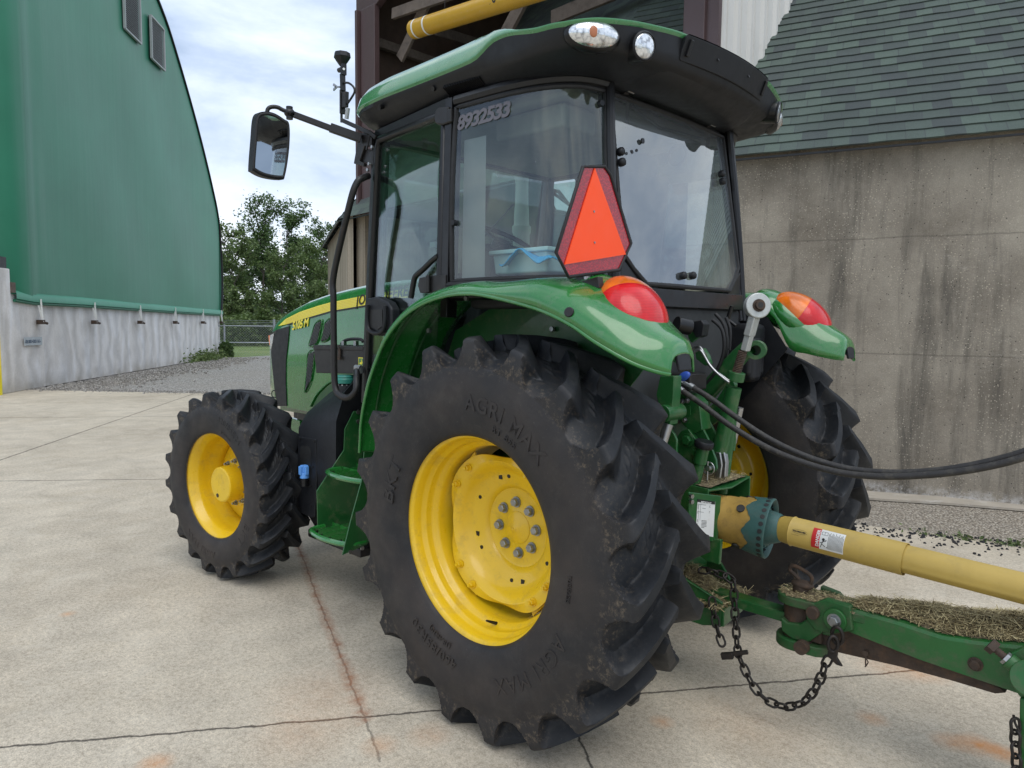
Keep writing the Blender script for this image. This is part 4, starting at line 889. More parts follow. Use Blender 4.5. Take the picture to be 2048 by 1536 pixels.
# top link stored upright
ty=-.02
tl=thing('x','x','x'); bpy.data.objects.remove(tl)
E0,E1=at(1514,612,y=ty),at(1436,938,y=ty+.04); D=(E1-E0)
P=lambda px,py:at(px,py,y=ty)
mb=MB(); mb.tube([P(1468,775),P(1440,903)],.033,20); lk=mb.build('top_link',GT,TR,50,label='green top link standing upright')
mb=MB(); hn=V(-.72,.68,.1).normalized(); mb.cyl(E0-hn*.018,E0+hn*.020,.053,n=36); n0=(P(1508,640)-E0).normalized()
mb.bar(E0+n0*.02,P(1498,672),.052,.032); mb.bar(P(1499,668),P(1490,702),.038,.030); mb.build('link_eye',GAL,lk,30,bev=.006)
mb=MB(); mb.cyl(E0+hn*.018,E0+hn*.024,.026,n=24); mb.cyl(E0+hn*.02,E0+hn*.040,.018,n=24); mb.build('eye_ball',RST,lk)
mb=MB(); mb.cyl(E0+hn*.038,E0+hn*.0405,.011,n=18); mb.build('eye_bore',INK,lk,0)
sc_=[]; a0,a1=P(1486,702),P(1472,748)
for k in range(29): t=k/28; sc_.append((t*(a1-a0).length,.020 if k%2 else .0165))
mb=MB(); mb.lathe(sc_,a0,(a1-a0),18); mb.build('link_thread',RST,lk,60)
mb=MB(); mb.cyl(P(1474,744),P(1470,762),.036,n=24); mb.build('link_collar',GT,lk,40,bev=.003)
mb=MB(); mb.cyl(P(1440,903),P(1437,915),.024,n=20); mb.cyl(P(1437,915),P(1435,922),.018,n=16); mb.build('link_stud',ZNC,lk)
mb=MB(); cc=at(1439,948,y=ty+.02); mb.prism([at(*q,y=ty+.02) for q in((1430,903),(1448,903),(1452,925),(1450,955),(1440,962),(1428,958),(1430,925))],(0,-.03,0)); mb.prism([at(*q,y=ty+.06) for q in((1430,905),(1440,905),(1444,930),(1440,958),(1430,955))],(0,-.012,0)); mb.build('link_fork',CHR,lk,30,bev=.005)
mb=MB(); mb.tube([at(1462,840,y=-.08),at(1443,985,y=-.08)],.026,16); mb.tube([at(1474,820,y=-.09),at(1464,900,y=-.09)],.014,12); mb.build('stabiliser_tube',GT,TR,50)
mb=MB(); mb.tube([at(1480,815,y=-.095),at(1466,885,y=-.095)],.016,14); mb.build('stabiliser_rod',CHR,TR,50)
# top-link bracket: two holed plates
def holed(name,out,hole,y,th,parent,mat=GT):
    o=pc(name,out,y,th,mat,parent); mb=MB()
    for q,r in hole: c=at(*q,y=y+.001); mb.cyl(c,c-V(0,.002,0),r,n=18)
    mb.build('plate_bore',INK,o,0); return o
holed('link_bracket',((1375,858),(1390,842),(1400,846),(1415,875),(1432,920),(1434,938),(1424,948),(1410,940),(1372,880)),[((1388,858),.014)],.085,.014,TR)
holed('link_bracket',((1398,845),(1408,838),(1418,842),(1434,872),(1446,905),(1440,912),(1404,860)),[],-.03,.014,TR)
cr=pc('rear_casting',((1352,875),(1362,862),(1376,858),(1392,880),(1400,910),(1392,935),(1368,930),(1354,905)),.11,.10)
mb=MB(); mb.hexbolt(at(1375,880,y=.112),(0,1,0),.022,.02); mb.hexbolt(at(1392,905,y=.112),(0,1,0),.016,.02); mb.build('casting_bolt',GT,cr,30,bev=.002)
# filler tube with a black cap
a,b=at(1390,968,y=.14),at(1407,893,y=.14); d=(b-a).normalized()
mb=MB(); mb.cyl(a,b,.022,n=24); mb.cyl(a+(b-a)*.55,b,.027,n=24); ft=mb.build('filler_tube',GT,TR,40,bev=.003)
mb=MB(); mb.lathe([(-.006,.036),(.0,.040),(.020,.040),(.025,.036),(.025,0)],b,d,28,True); mb.build('filler_cap',BK,ft,40,bev=.002)
c=at(1418,936,y=.10); mb=MB(); mb.tube([c+V(.026*math.cos(t),.004,.026*math.sin(t)) for t in np.linspace(0,2*PI,24)[:-1]],.003,8,True); mb.cyl(c+V(0,-.03,0),c+V(0,.015,0),.012,n=18); mb.tube([c+V(0,.012,.03),c+V(0,.012,-.05)],.0035,8); mb.build('linch_pin',CHR,TR,50)
# remote valve levers, connector, cables
def tube_t(name,pts,yl,r,mat,parent=TR,k=6):
    ys=yl if isinstance(yl,(list,tuple)) else [yl]*len(pts)
    mb=MB(); mb.tube(smooth_path([at(*p,y=q) for p,q in zip(pts,ys)],k),r,10); return mb.build(name,mat,parent,60)
tube_t('release_lever',((1384,700),(1392,694),(1402,697),(1412,718),(1428,740),(1444,752),(1458,762)),.02,.006,CHR)
tube_t('release_lever',((1384,708),(1396,700),(1404,704),(1418,728),(1432,744),(1446,756),(1458,765)),.06,.006,CHR)
pc('lever_bracket',((1390,706),(1405,696),(1414,710),(1420,728),(1410,732),(1392,718)),.0,.03)
mb=MB(); mb.cyl(at(1352,648,y=.16),at(1380,655,y=.10),.034,n=24); mb.build('connector_plug',BK2,TR,40,bev=.004)
cb=pc('connector_mount',((1374,660),(1384,645),(1400,642),(1403,655),(1395,675),(1382,686),(1376,676)),.06,.02)
pc('trailer_socket',((1386,643),(1402,640),(1408,648),(1404,672),(1392,676),(1384,662)),.09,.05,BK)
for pp,yy in((((1431,628),(1448,650),(1454,690),(1442,735),(1420,765),(1395,790)),-.15),(((1425,640),(1444,660),(1448,700),(1434,740),(1410,770),(1385,800)),-.12),(((1452,635),(1460,660),(1458,700)),-.2)): tube_t('cable',pp,yy,.008,RUB)
mb=MB(); mb.cyl(at(1464,612,y=-.25),at(1455,640,y=-.25),.010,n=10); mb.cyl(at(1456,640,y=-.25),at(1472,652,y=-.25),.008,n=10); mb.build('cable_clip',BK2,TR)
# black tank behind the far fender
mb=MB(); mb.box((-.30,-.47,1.46),(.18,.16,.26)); mb.box((-.36,-.45,1.42),(.08,.10,.22)); mb.build('reservoir_tank',BK,TR,30,bev=.03)
# couplers where the hoses plug in
mb=MB(); mb.box(at(1372,762,y=.10),(.12,.14,.07)); mb.build('coupler_block',BKM,TR,30,bev=.006)
mb=MB(); c=at(1360,752,y=.17); mb.ellipsoid(c+V(-.02,.0,.0),(.030,.012,.018),Matrix.Rotation(.5,3,'Y')); mb.build('dust_cap',paint('blue_plastic',(.03,.09,.42),.4),TR)
pc('coupler_tab',((1347,752),(1362,750),(1372,758),(1360,761)),.18,.01)
# PTO guard: top plate, side plates
gx0,gx1=-.30,-.53
mb=MB(); A=[at(1384,964,y=.17),at(1428,946,y=.17),at(1506,957,y=-.16),at(1436,982,y=-.05)]
zt=.925
mb.prism([V(-.28,.19,zt),V(-.28,-.19,zt-.01),V(-.50,-.20,zt-.015),V(-.515,.0,zt-.03),V(-.50,.17,zt-.02)],(0,0,-.008)); mb.build('guard_top',GT,TR,20,bev=.002)
gp=(V(-.505,.17,.8),V(-.96,.28,0).normalized()); g=lambda px,py,o=0.: at(px,py,pl=(gp[0]+gp[1]*o,gp[1]))
mb=MB(); mb.prism([V(-.28,.185,.92),V(-.50,.172,.91),V(-.50,.172,.66),V(-.28,.185,.66)],(0,-.008,0)); mb.prism([g(*p) for p in((1378,984),(1443,992),(1436,1085),(1394,1078),(1378,1040))],(.010,0,0)); sg=mb.build('guard_side',GT,TR,20,bev=.003)
mb=MB(); mb.prism([V(-.28,-.19,.91),V(-.50,-.205,.90),V(-.50,-.205,.78),V(-.28,-.19,.70)],(0,.008,0)); mb.build('guard_side',GT,TR,20,bev=.003,label='far guard side plate')
mb=MB(); mb.prism([g(*p,.001) for p in((1395,998),(1430,1003),(1426,1074),(1391,1066))],(-.0015,0,0)); lb=mb.build('instruction_label',WHT,sg,0)
mb=MB(); mb.prism([g(*p,.0030) for p in((1395,998),(1430,1003),(1429.5,1009),(1394.7,1003.6))],(-.001,0,0)); mb.build('label_header',INK,lb,0)
gr_=(g(1430,1003)-g(1395,998)).normalized(); gu=(g(1395,998)-g(1391,1066)).normalized()
mb=MB(); text_on(mb,'IMPORTANT',.0105,g(1402,1005.5,.0045),gr_,gu,0,bold=.0003); mb.build('label_heading',WHT,lb,0)
mb=MB(); o=g(1394,1066,.0035); nn=gp[1]
def lrect(u,v,w,h): 
    p=g(lerp(1395,1430,u)-4*v,lerp(998,1066,v)+5.5*u,.0035); mb.add([p,p+gr_*w,p+gr_*w-gu*h,p-gu*h],[(0,1,2,3)])
for i in range(6): lrect(.30,.60+i*.04,.030 if i<5 else .018,.0016)
lrect(.10,.12,.001,.080); lrect(.20,.12,.001,.070); lrect(.1,.14,.04,.0012); lrect(.3,.24,.02,.0012); lrect(.1,.36,.03,.0012)
for u,v in((.05,.14),(.05,.22),(.05,.36),(.05,.60),(.05,.72),(.7,.14),(.7,.30)): lrect(u,v,.006,.0012); lrect(u,v+.045,.006,.0012); lrect(u,v,.0012,.005)
text_on(mb,'STOP',.007,g(1414,1050,.0035),gr_,gu) if False else None
mb.build('label_print',INK,lb,0)
mb=MB()
for p in((1381,992),(1381,1003)): c=g(*p,.002); mb.cyl(c,c+gp[1]*.012,.009,n=14)
mb.build('guard_bolt',CHR,sg)
mb=MB(); mb.box((-.27,0,.62),(.13,.34,.48)); mb.cyl((-.30,0,.80),(-.48,0,.79),.035,n=20); mb.build('pto_housing',GT,TR,30,bev=.015)
pc('housing_side',((1390,1072),(1442,1080),(1438,1130),(1412,1122),(1392,1108)),.14,.02)
# drawbar frame and drawbar
mb=MB(); 
L=[V(-.22,.19,.50),V(-.30,.19,.56),V(-.42,.175,.50),V(-.55,.12,.43),V(-.55,.12,.33),V(-.48,.15,.32),V(-.22,.19,.34)]
mb.prism(L,(0,-.015,0)); mb.prism([V(-.22,-.16,.50),V(-.40,-.16,.50),V(-.52,-.10,.40),V(-.52,-.10,.33),V(-.22,-.16,.33)],(0,.015,0)); mb.prism([V(-.22,.18,.40),V(-.22,-.155,.40),V(-.52,-.10,.392),V(-.545,.0,.392),V(-.55,.12,.392)],(0,0,-.014)); mb.prism([V(-.22,.18,.335),V(-.22,-.155,.335),V(-.52,-.10,.335),V(-.55,.12,.335)],(0,0,-.012)); mb.bar((-.555,.12,.365),(-.53,-.10,.365),.015,.075); mb.build('drawbar_support',GT,TR,20,bev=.004)
DBZ=.445
mb=MB(); mb.box((-.62,0.02,DBZ-.025),(.70,.075,.042)); db=mb.build('drawbar',GT,TR,20,bev=.004)
mb=MB()
for p in((1534,1178),(1549,1185)): c=at(*p,z=DBZ-.003); mb.cyl(c,c+V(0,0,.0015),.012,n=18)
mb.build('drawbar_hole',INK,db,0)
# ================================================================ IMPLEMENT: TONGUE
TY1,TY0=.075,-.075
IM=thing('implement_tongue','worn green tongue of a towed implement pinned to the drawbar, with scraped brown lower edge','hitch tongue',(-1.3,0,0))
def tp(px,py,y=TY1): return at(px,py,y=y)
topl=[tp(*q) for q in((1679,1210),(1720,1222),(1795,1243),(1884,1272),(1950,1282),(2018,1289),(2120,1300))]
botl=[tp(*q) for q in((1692,1261),(1760,1288),(1839,1319),(1929,1350),(1990,1371),(2040,1388),(2120,1410))]
def twid(i): return [.11,.15,.20,.25,.28,.30,.31][i]
rows=[]
for i,(a,b) in enumerate(zip(topl,botl)):
    w=twid(i); rows.append([b,V(a.x,a.y,a.z-.012),V(a.x,a.y-.008,a.z-.002),V(a.x,a.y-.02,a.z),V(a.x,a.y-w+.02,a.z),V(a.x,a.y-w+.008,a.z-.002),V(a.x,a.y-w,a.z-.012),V(b.x,b.y-w,b.z),b])
mb=MB(); mb.grid(rows); mb.add(rows[0][:-1],[tuple(range(8))]); beam=mb.build('tongue_beam',GI,IM,25)
lw=[tp(*q,y=.045) for q in((1606,1262),(1640,1252),(1700,1262),(1839,1316),(1929,1347),(2000,1376),(2012,1386),(1990,1388),(1900,1361),(1800,1334),(1700,1311),(1610,1290))]
mb=MB(); mb.prism(lw,(0,-.09,0)); mb.build('lower_bar',RST,IM,20,bev=.004)
# clevis: upper and lower jaws, spool between
zc=.468
def jaw(zt,th,mat,nm,x0=-1.1):
    o=[]
    for t in np.linspace(PI/2,3*PI/2,1): pass
    c=V(-.835,.02,0); R_=.085
    arc=[V(c.x+R_*math.cos(t),c.y+R_*math.sin(t),zt) for t in np.linspace(-PI/2*1.05,PI/2*1.05,16)]
    o=arc+[V(-.93,.095,zt),V(x0,.075,zt),V(x0,-.085,zt),V(-.93,-.075,zt)]
    mb=MB(); mb.prism(o,(0,0,-th)); return mb.build(nm,mat,IM,25,bev=.006)
jt=jaw(.525,.035,GI2,'clevis_jaw'); jb=jaw(.355,.04,GI2,'clevis_jaw',x0=-.96)
q=[tp(*p,y=.085) for p in((1562,1172),(1570,1190),(1608,1212),(1640,1200),(1690,1215),(1692,1262),(1660,1262),(1640,1250),(1608,1232),(1580,1214),(1562,1200))]
mb=MB(); mb.prism([tp(*p,y=.095) for p in((1610,1212),(1650,1199),(1700,1214),(1705,1262),(1668,1268),(1630,1262),(1612,1240))],(0,-.04,0)); mb.build('clevis_cheek',GI2,IM,25,bev=.006); mb=MB(); mb.prism([tp(*p,y=-.045) for p in((1640,1172),(1676,1186),(1700,1214),(1705,1262),(1640,1240))],(0,-.03,0)); ck=mb.build('clevis_cheek',GI2,IM,25,bev=.006)
mb=MB(); mb.prism([tp(*p,y=.09) for p in((1560,1234),(1575,1245),(1600,1247),(1622,1232),(1655,1240),(1650,1262),(1615,1286),(1585,1280),(1562,1262))],(0,-.05,0)); mb.build('lower_hook',GI2,IM,25,bev=.008)
mb=MB(); mb.cyl((-.835,.02,.345),(-.835,.02,.49),.060,n=32); mb.box((-.88,.02,.42),(.12,.10,.12)); mb.build('swivel_block',RST,IM,30,bev=.006)
mb=MB(); mb.cyl((-.835,.02,.52),(-.835,.02,.555),.030,n=20); mb.ellipsoid((-.84,.02,.560),(.045,.030,.018)); mb.cyl((-.835,.02,.29),(-.835,.02,.53),.022,n=16); hpn=mb.build('hitch_pin',RST,IM,40)
lp=smooth_path([at(*q,y=.02) for q in((1600,1160),(1590,1150),(1580,1140),(1583,1132),(1595,1134),(1618,1148),(1624,1158),(1621,1167),(1610,1168))],5)
mb=MB(); mb.tube(lp,.0075,10); mb.build('pin_handle',RST,hpn,60)
def roundbolt(p,r,h,mat,nm,par=IM,y=.10,hexr=0):
    c=tp(*p,y=y); mb=MB(); mb.cyl(c,c+V(0,h,0),r,n=32); o=mb.build(nm,mat,par,40,bev=.003)
    if hexr: m2=MB(); m2.hexbolt(c+V(0,h,0),(0,1,0),hexr,.018); m2.build('hex_head',ZNC,o,30)
    return o
roundbolt((1628,1224),.024,.022,RST,'pivot_pin',y=.095); roundbolt((1671,1239),.042,.012,GI,'bolt_flange',y=.098,hexr=.019)
c=tp(1617,1284,y=.05); mb=MB(); mb.cyl(c+V(0,.05,0),c+V(0,.08,0),.026,n=28); mb.cyl(c+V(0,-.02,0),c+V(0,.06,0),.020,n=24); mb.build('lower_pin',RST,IM,40)
c=tp(1951,1328,y=.076); mb=MB(); mb.hexbolt(c,(0,1,0),.017,.018); mb.build('beam_bolt',RST,IM,30)
c=tp(1733,1305,y=.047); mb=MB(); mb.cyl(c,c+V(0,.015,0),.010,n=14); mb.tube([c+V(-.0,.012,0),c+V(-.004,.014,-.045),c+V(-.002,.014,-.05)],.0025,6); mb.tube([c+V(.006,.012,-.004),c+V(-.012,.014,-.028),c+V(-.006,.014,-.045)],.0022,6); mb.build('spring_clip',RST,IM)
# jack mount at the right edge: clamp bolt, tube, post
JY=.13
c0,c1=tp(1978,1288,JY),tp(2014,1318,JY); d=(c1-c0).normalized()
mb=MB(); mb.cyl(c0,c0+d*.022,.024,n=6); cb_=mb.build('clamp_bolt',RST,IM,30)
pr=[(k*.004,.0125 if k%2 else .0105) for k in range(12)]
mb=MB(); mb.lathe(pr,c0+d*.02,d,16); mb.build('bolt_thread',RST,cb_,60); mb=MB(); mb.cyl(c0+d*.052,c0+d*.066,.022,n=6); mb.build('lock_nut',ZNC,cb_,30); 
mb=MB(); mb.cyl(c0+d*.062,c0+d*.15,.026,n=24); mb.cyl(tp(2075,1362,.06),tp(2060,1357,.17),.055,n=36); mb.prism([tp(*p,y=.12) for p in((2018,1308),(2060,1290),(2100,1290),(2100,1395),(2040,1395),(2026,1375))],(0,-.03,0)); mb.build('jack_mount',GI,IM,30,bev=.004)
mb=MB(); mb.cyl(tp(2062,1362,.17),tp(2061,1362,.172),.046,n=36); mb.build('mount_bore',INK,IM,0)
mb=MB(); mb.bar(tp(2066,1395,.10),tp(2062,1620,.10),.06,.06); mb.build('jack_leg',GI,IM,20,bev=.005)
# ---- chains
def link_mesh(L=.050,w=.030,r=.0048):
    mb=MB(); pts=[]
    h=(L-w)/2
    for t in np.linspace(-PI/2,PI/2,8): pts.append(V(h+w/2*math.cos(t),w/2*math.sin(t),0))
    for t in np.linspace(PI/2,3*PI/2,8): pts.append(V(-h+w/2*math.cos(t),w/2*math.sin(t),0))
    mb.tube(pts,r,8,True); me=bpy.data.meshes.new('chain_link'); me.from_pydata([tuple(v) for v in mb.v],[],mb.f); me.shade_smooth(); me.materials.append(CHN); return me
LM=link_mesh()
def chain(path,root,pitch=.0385,mesh=None,ref=(0,1,0),scale=1.):
    P=smooth_path(path,14); D=[0]
    for a,b in zip(P,P[1:]): D.append(D[-1]+(b-a).length)
    n=int(D[-1]/pitch); k=0
    def pos(s):
        for i in range(len(D)-1):
            if D[i+1]>=s: return P[i].lerp(P[i+1],(s-D[i])/max(1e-9,D[i+1]-D[i]))
        return P[-1]
    for k in range(n):
        a,b=pos(k*pitch),pos((k+1)*pitch); c=(a+b)/2; x=(b-a).normalized(); r_=Vector(ref); yv=(r_-x*r_.dot(x)).normalized(); zv=x.cross(yv)
        ang=math.radians(38+(90 if k%2 else 0)+random.uniform(-9,9)); Y=yv*math.cos(ang)+zv*math.sin(ang); Z=x.cross(Y)
        o=bpy.data.objects.new('chain_link',mesh or LM); COL.objects.link(o); adopt(o,root)
        Mx=Matrix((x,Y,Z)).transposed().to_4x4(); Mx=Mx@Matrix.Scale(scale,4); Mx.translation=c; o.matrix_local=o.matrix_parent_inverse.inverted()@o.matrix_parent_inverse@Mx if False else Mx
        o.matrix_basis=Mx
ch=thing('safety_chain','dark rusty safety chain hanging in a loop between the drawbar support and the tongue','chain',(-.9,.1,.3))
cy=.14
c1=[at(*p,y=cy) for p in((1451,1150),(1465,1160),(1468,1190),(1470,1230),(1473,1270),(1475,1303),(1482,1322),(1492,1345),(1508,1374),(1530,1398),(1560,1412),(1590,1412),(1615,1398),(1632,1375),(1643,1352),(1652,1325),(1660,1312))]
chain(c1,ch); c2=[at(*p,y=cy+.02) for p in((1423,1196),(1427,1222),(1433,1252),(1442,1283),(1454,1304))]; chain(c2,ch)
c3=[at(*p,y=cy) for p in((1400,1140),(1420,1143),(1440,1147),(1455,1155))]; chain(c3,ch)
hk=[at(*p,y=cy+.012) for p in((1655,1303),(1657,1296),(1664,1302),(1671,1298),(1676,1292),(1673,1316),(1684,1334),(1672,1330),(1660,1318),(1654,1314))]
mb=MB(); mb.prism(hk,(0,-.014,0)); mb.build('grab_hook',CHN,ch,25,bev=.003)
mb=MB(); a=tp(1675,1268,.135); mb.tube([V(a.x+.020*math.cos(t),a.y+.006*math.sin(t),a.z-.006+.034*math.sin(t)) for t in np.linspace(0,2*PI,18)[:-1]],.007,8,True); b=tp(1666,1288,.15); mb.tube([V(b.x+.014*math.cos(t),b.y+.01*math.cos(t),b.z+.030*math.sin(t)) for t in np.linspace(0,2*PI,18)[:-1]],.0065,8,True); mb.build('shackle',CHN,ch,60)
mb=MB(); mb.bar(at(1443,1312,y=cy+.03),at(1466,1311,y=cy+.02),.022,.026); mb.bar(at(1462,1308,y=cy+.02),at(1496,1304,y=cy),.016,.016); mb.build('chain_clasp',CHN,ch,20,bev=.003)
ch2=thing('jack_chain','short dark chain hanging on the green jack post at the right edge','chain',(-1.75,.2,.1))
chain([at(*p,y=.15) for p in((2030,1440),(2032,1460),(2030,1490),(2034,1520),(2030,1560),(2032,1600))],ch2)
mb=MB(); mb.tube([at(*p,y=.15) for p in((2027,1430),(2030,1446),(2040,1466))],.004,8); mb.build('chain_pin',CHN,ch2)
# ================================================================ DRIVE SHAFT
PS=thing('drive_shaft','yellow guarded drive shaft running from the tractor to the implement','drive shaft',(-.5,0,.8))
a0=at(1443,1030,y=.0); a1=at(1563,1060,y=-.0); 
S0=at(1560,1056,y=0); S1=at(2060,1181,y=0.0); sd=(S1-S0).normalized()
J0=at(1445,1035,y=.03); J1=at(1518,1052,y=0.0); jd=(J1-J0).normalized()
# telescopic tubes
P1=at(1812,1118,y=0)
Lx=(P1-S0).length
mb=MB(); mb.lathe([(0,.046),(.012,.052),(.05,.0565),(.055,.060),(.060,.0570),(Lx,.0590),(Lx,.057),(Lx-.05,.054)],S0,sd,48); ot=mb.build('outer_guard_tube',YS,PS,50)
mb=MB(); 
n=48; rws=[]
for h in (Lx-.05,Lx+.2,Lx+.5,1.6):
    p=S0+sd*h; a,b,_=basis(sd); r=[]
    for k in range(n):
        t=2*PI*k/n; rr=.0495+(.0035 if k%16==0 else 0)+(.0015 if k%16 in(1,15) else 0); r.append(p+a*(rr*math.cos(t+.4))+b*(rr*math.sin(t+.4)))
    rws.append(r)
mb.grid(rws,True); mb.build('inner_guard_tube',YS,PS,50)
# bell at the tractor end
BL=(at(1530,1052,y=0)-J0).length
bell=[(-.06,.092),(0,.094),(.02,.098),(.055,.100),(.06,.104),(.09,.105),(.094,.109),(BL-.05,.111),(BL-.045,.114),(BL-.01,.114),(BL-.005,.108)]
mb=MB(); mb.lathe(bell,J0,jd,72); bl=mb.build('guard_bell',YO,PS,50)
mb=MB(); a,b,_=basis(jd)
# teal flared ring with holes modelled as dark discs, jagged rear edge
n=72; prof=[(BL-.055,.1155),(BL-.03,.119),(BL+.005,.124),(BL+.020,.125),(BL+.024,.120),(BL+.016,.108),(BL-.012,.104)]
rws=[]
for j,(h,r) in enumerate(prof):
    rr=[]
    for k in range(n):
        t=2*PI*k/n; hh=h-(.014*max(0,math.cos(7*t))**2 if j==0 else 0)+(.016*max(0,-math.cos(7*t))**2 if j==0 else 0)
        rr.append(J0+jd*hh+a*(r*math.cos(t))+b*(r*math.sin(t)))
    rws.append(rr)
mb.grid(rws,True); tc_=mb.build('guard_ring',TEALD,bl,50)
mb=MB()
for k in range(26):
    t=2*PI*(k+.5)/26; dr=a*math.cos(t)+b*math.sin(t); p=J0+jd*(BL+.006)+dr*.1225; mb.cyl(p,p+dr*.0025,.0095,n=12); p=J0+jd*(BL+.0)+dr*.1055; mb.cyl(p,p-dr*.0022,.0085,n=12)
mb.build('ring_hole',INK,tc_,0)
mb=MB()
for t,h,r in((.9,.085,.0145),(1.9,.10,.0145),(2.9,.025,.015),(4.2,.09,.0145),(5.5,.09,.0145),(2.35,.125,.013),(3.3,.12,.013)):
    dr=a*math.cos(t)+b*math.sin(t); p=J0+jd*h+dr*.106; mb.cyl(p,p+dr*(.0035 if h<.05 else .0075),r*1.15,n=20)
mb.build('bell_hole',INK,bl,0)
C0=J0+jd*(BL-.025); cl_=(S0-C0).length
mb=MB(); mb.lathe([(-.02,.106),(.0,.102),(.004,.082),(.010,.080),(.034,.077),(.038,.072),(.044,.070),(cl_*.85,.062),(cl_,.058),(cl_+.01,.050)],C0,(S0-C0),48); cone=mb.build('guard_cone',TEALD,PS,50)
mb=MB()
ca,cb2,cc_=basis(S0-C0)
for k in range(20):
    t=2*PI*k/20; dr=ca*math.cos(t)+cb2*math.sin(t); p=C0+cc_*.010+dr*.079; mb.bar(p,p+cc_*.024,.011,.008,up=dr)
mb.build('cone_lug',TEALD,cone,20)
# labels wrapped on the tube
sa,sb2,_=basis(sd)
def wrap(h,ang,r=.0586):   # ang measured so that 0 faces the camera
    dr=V(*(CAM-np.array(S0)))-sd*V(*(CAM-np.array(S0))).dot(sd); dr.normalize(); up=sd.cross(dr)
    if up.z<0: up=-up
    return S0+sd*h+dr*(r*math.cos(ang))+up*(r*math.sin(ang))
h0=(at(1626,1078,y=.04)-S0).dot(sd); h1=(at(1690,1092,y=.04)-S0).dot(sd)
def patch(name,ha,hb,a0_,a1_,mat,parent,r=.0588):
    mb=MB(); mb.grid([[wrap(lerp(ha,hb,i/6),lerp(a0_,a1_,j/12),r) for j in range(13)] for i in range(7)]); return mb.build(name,mat,parent,60)
wl_=patch('warning_label',h0,h1,-.75,.62,WHT,ot); patch('label_band',h0,h0+(h1-h0)*.26,-.75,.62,REDL,wl_,.0591)
def wraptext(body,size,h,ang,vert,mat,nm,parent,r=.0594,**k):
    vs,fs=text_pts(body,size,0,**k); out=[]
    for x,yy,z in vs:
        if vert: out.append(wrap(h-yy,ang+x/r,r))
        else: out.append(wrap(h+x,ang+yy/r,r))
    mb=MB(); mb.add(out,fs); return mb.build(nm,mat,parent,0)
wraptext('DANGER',.0165,h0+(h1-h0)*.235,-.60,True,WHT,'danger_word',wl_,bold=.0006)
mb=MB()
for i in range(14):
    u=.52+.034*i
    mb.grid([[wrap(lerp(h0,h1,u),lerp(-.62,.42+.1*math.sin(i*2.3),j/8),.0592) for j in range(9)],[wrap(lerp(h0,h1,u+.012),lerp(-.62,.42+.1*math.sin(i*2.3),j/8),.0592) for j in range(9)]])
mb.build('label_print',INK,wl_,0)
mb=MB()
# little figure caught by the shaft, and the booklet symbol
def disc(u,v,rr): 
    mb.add([wrap(lerp(h0,h1,u)+rr*math.cos(t),v+rr*math.sin(t)/.0594,.0594) for t in np.linspace(0,2*PI,13)[:-1]],[tuple(range(12))])
disc(.38,-.05,.0055)
def stroke(p,q,w=.003):
    (u0,v0),(u1,v1)=p,q; A_=wrap(lerp(h0,h1,u0),v0,.0594); B_=wrap(lerp(h0,h1,u1),v1,.0594); nrm=(A_-(S0+sd*((A_-S0).dot(sd)))).normalized(); s_=(B_-A_).cross(nrm).normalized()*w/2; mb.add([A_+s_,B_+s_,B_-s_,A_-s_],[(0,1,2,3)])
stroke((.38,-.12),(.34,-.35)); stroke((.36,-.2),(.47,-.1),.0022); stroke((.36,-.22),(.28,-.3),.0022); stroke((.34,-.35),(.45,-.5),.0024); stroke((.34,-.35),(.30,-.6),.0024); stroke((.46,-.05),(.5,-.55),.004)
for p,q in(((.30,.25),(.48,.25)),((.30,.45),(.48,.45)),((.30,.25),(.30,.45)),((.48,.25),(.48,.45)),((.39,.25),(.39,.45))): stroke(p,q,.0012)
mb.build('label_symbol',INK,wl_,0)
hw=(at(1588,1070,y=.04)-S0).dot(sd); wraptext('WALTERSCHEID',.0072,hw,.02,False,INK,'shaft_lettering',ot,bold=.0004,spacing=.95); wraptext('Walterscheid GmbH',.0035,hw-.003,-.22,False,INK,'shaft_lettering',ot)
mb=MB(); mb.tube([wrap(lerp(hw-.002,hw+.056,.5)+.030*math.cos(t),.06+.0085*math.sin(t)/.0594,.0592) for t in np.linspace(.2,PI-.2,14)],.0004,4); mb.tube([wrap(lerp(hw-.002,hw+.056,.5)+.030*math.cos(t),.06+.0085*math.sin(t)/.0594,.0592) for t in np.linspace(PI+.2,2*PI-.2,14)],.0004,4); mb.build('oval_mark',INK,ot)
# ================================================================ HOSES
def hose(pts,ys,label):
    P=smooth_path([at(*p,y=q) for p,q in zip(pts,ys)],8); mb=MB(); t=thing('hydraulic_hose',label,'hose',tuple(P[0]))
    mb.tube(P,.0115,14); mb.build('hose_body',HOSE,t,60)
    mb=MB(); d=(P[1]-P[0]).normalized(); mb.cyl(P[0]-d*.03,P[0]+d*.035,.014,n=18); mb.cyl(P[0]-d*.03,P[0]-d*.012,.017,n=6); mb.build('hose_fitting',ZNC,t)
    t['group']='hydraulic hoses'
hose([(1353,774),(1400,806),(1460,851),(1530,893),(1600,923),(1680,945),(1760,953),(1840,951),(1920,943),(2000,928),(2070,908)],[.20,.20,.20,.2,.2,.2,.2,.2,.2,.2,.2],'lower of the two black hydraulic hoses sagging from the tractor to the right')
hose([(1374,768),(1420,796),(1470,833),(1535,876),(1610,912),(1690,936),(1770,945),(1850,943),(1930,933),(2010,915),(2070,896)],[.16]*11,'upper of the two black hydraulic hoses sagging from the tractor to the right')
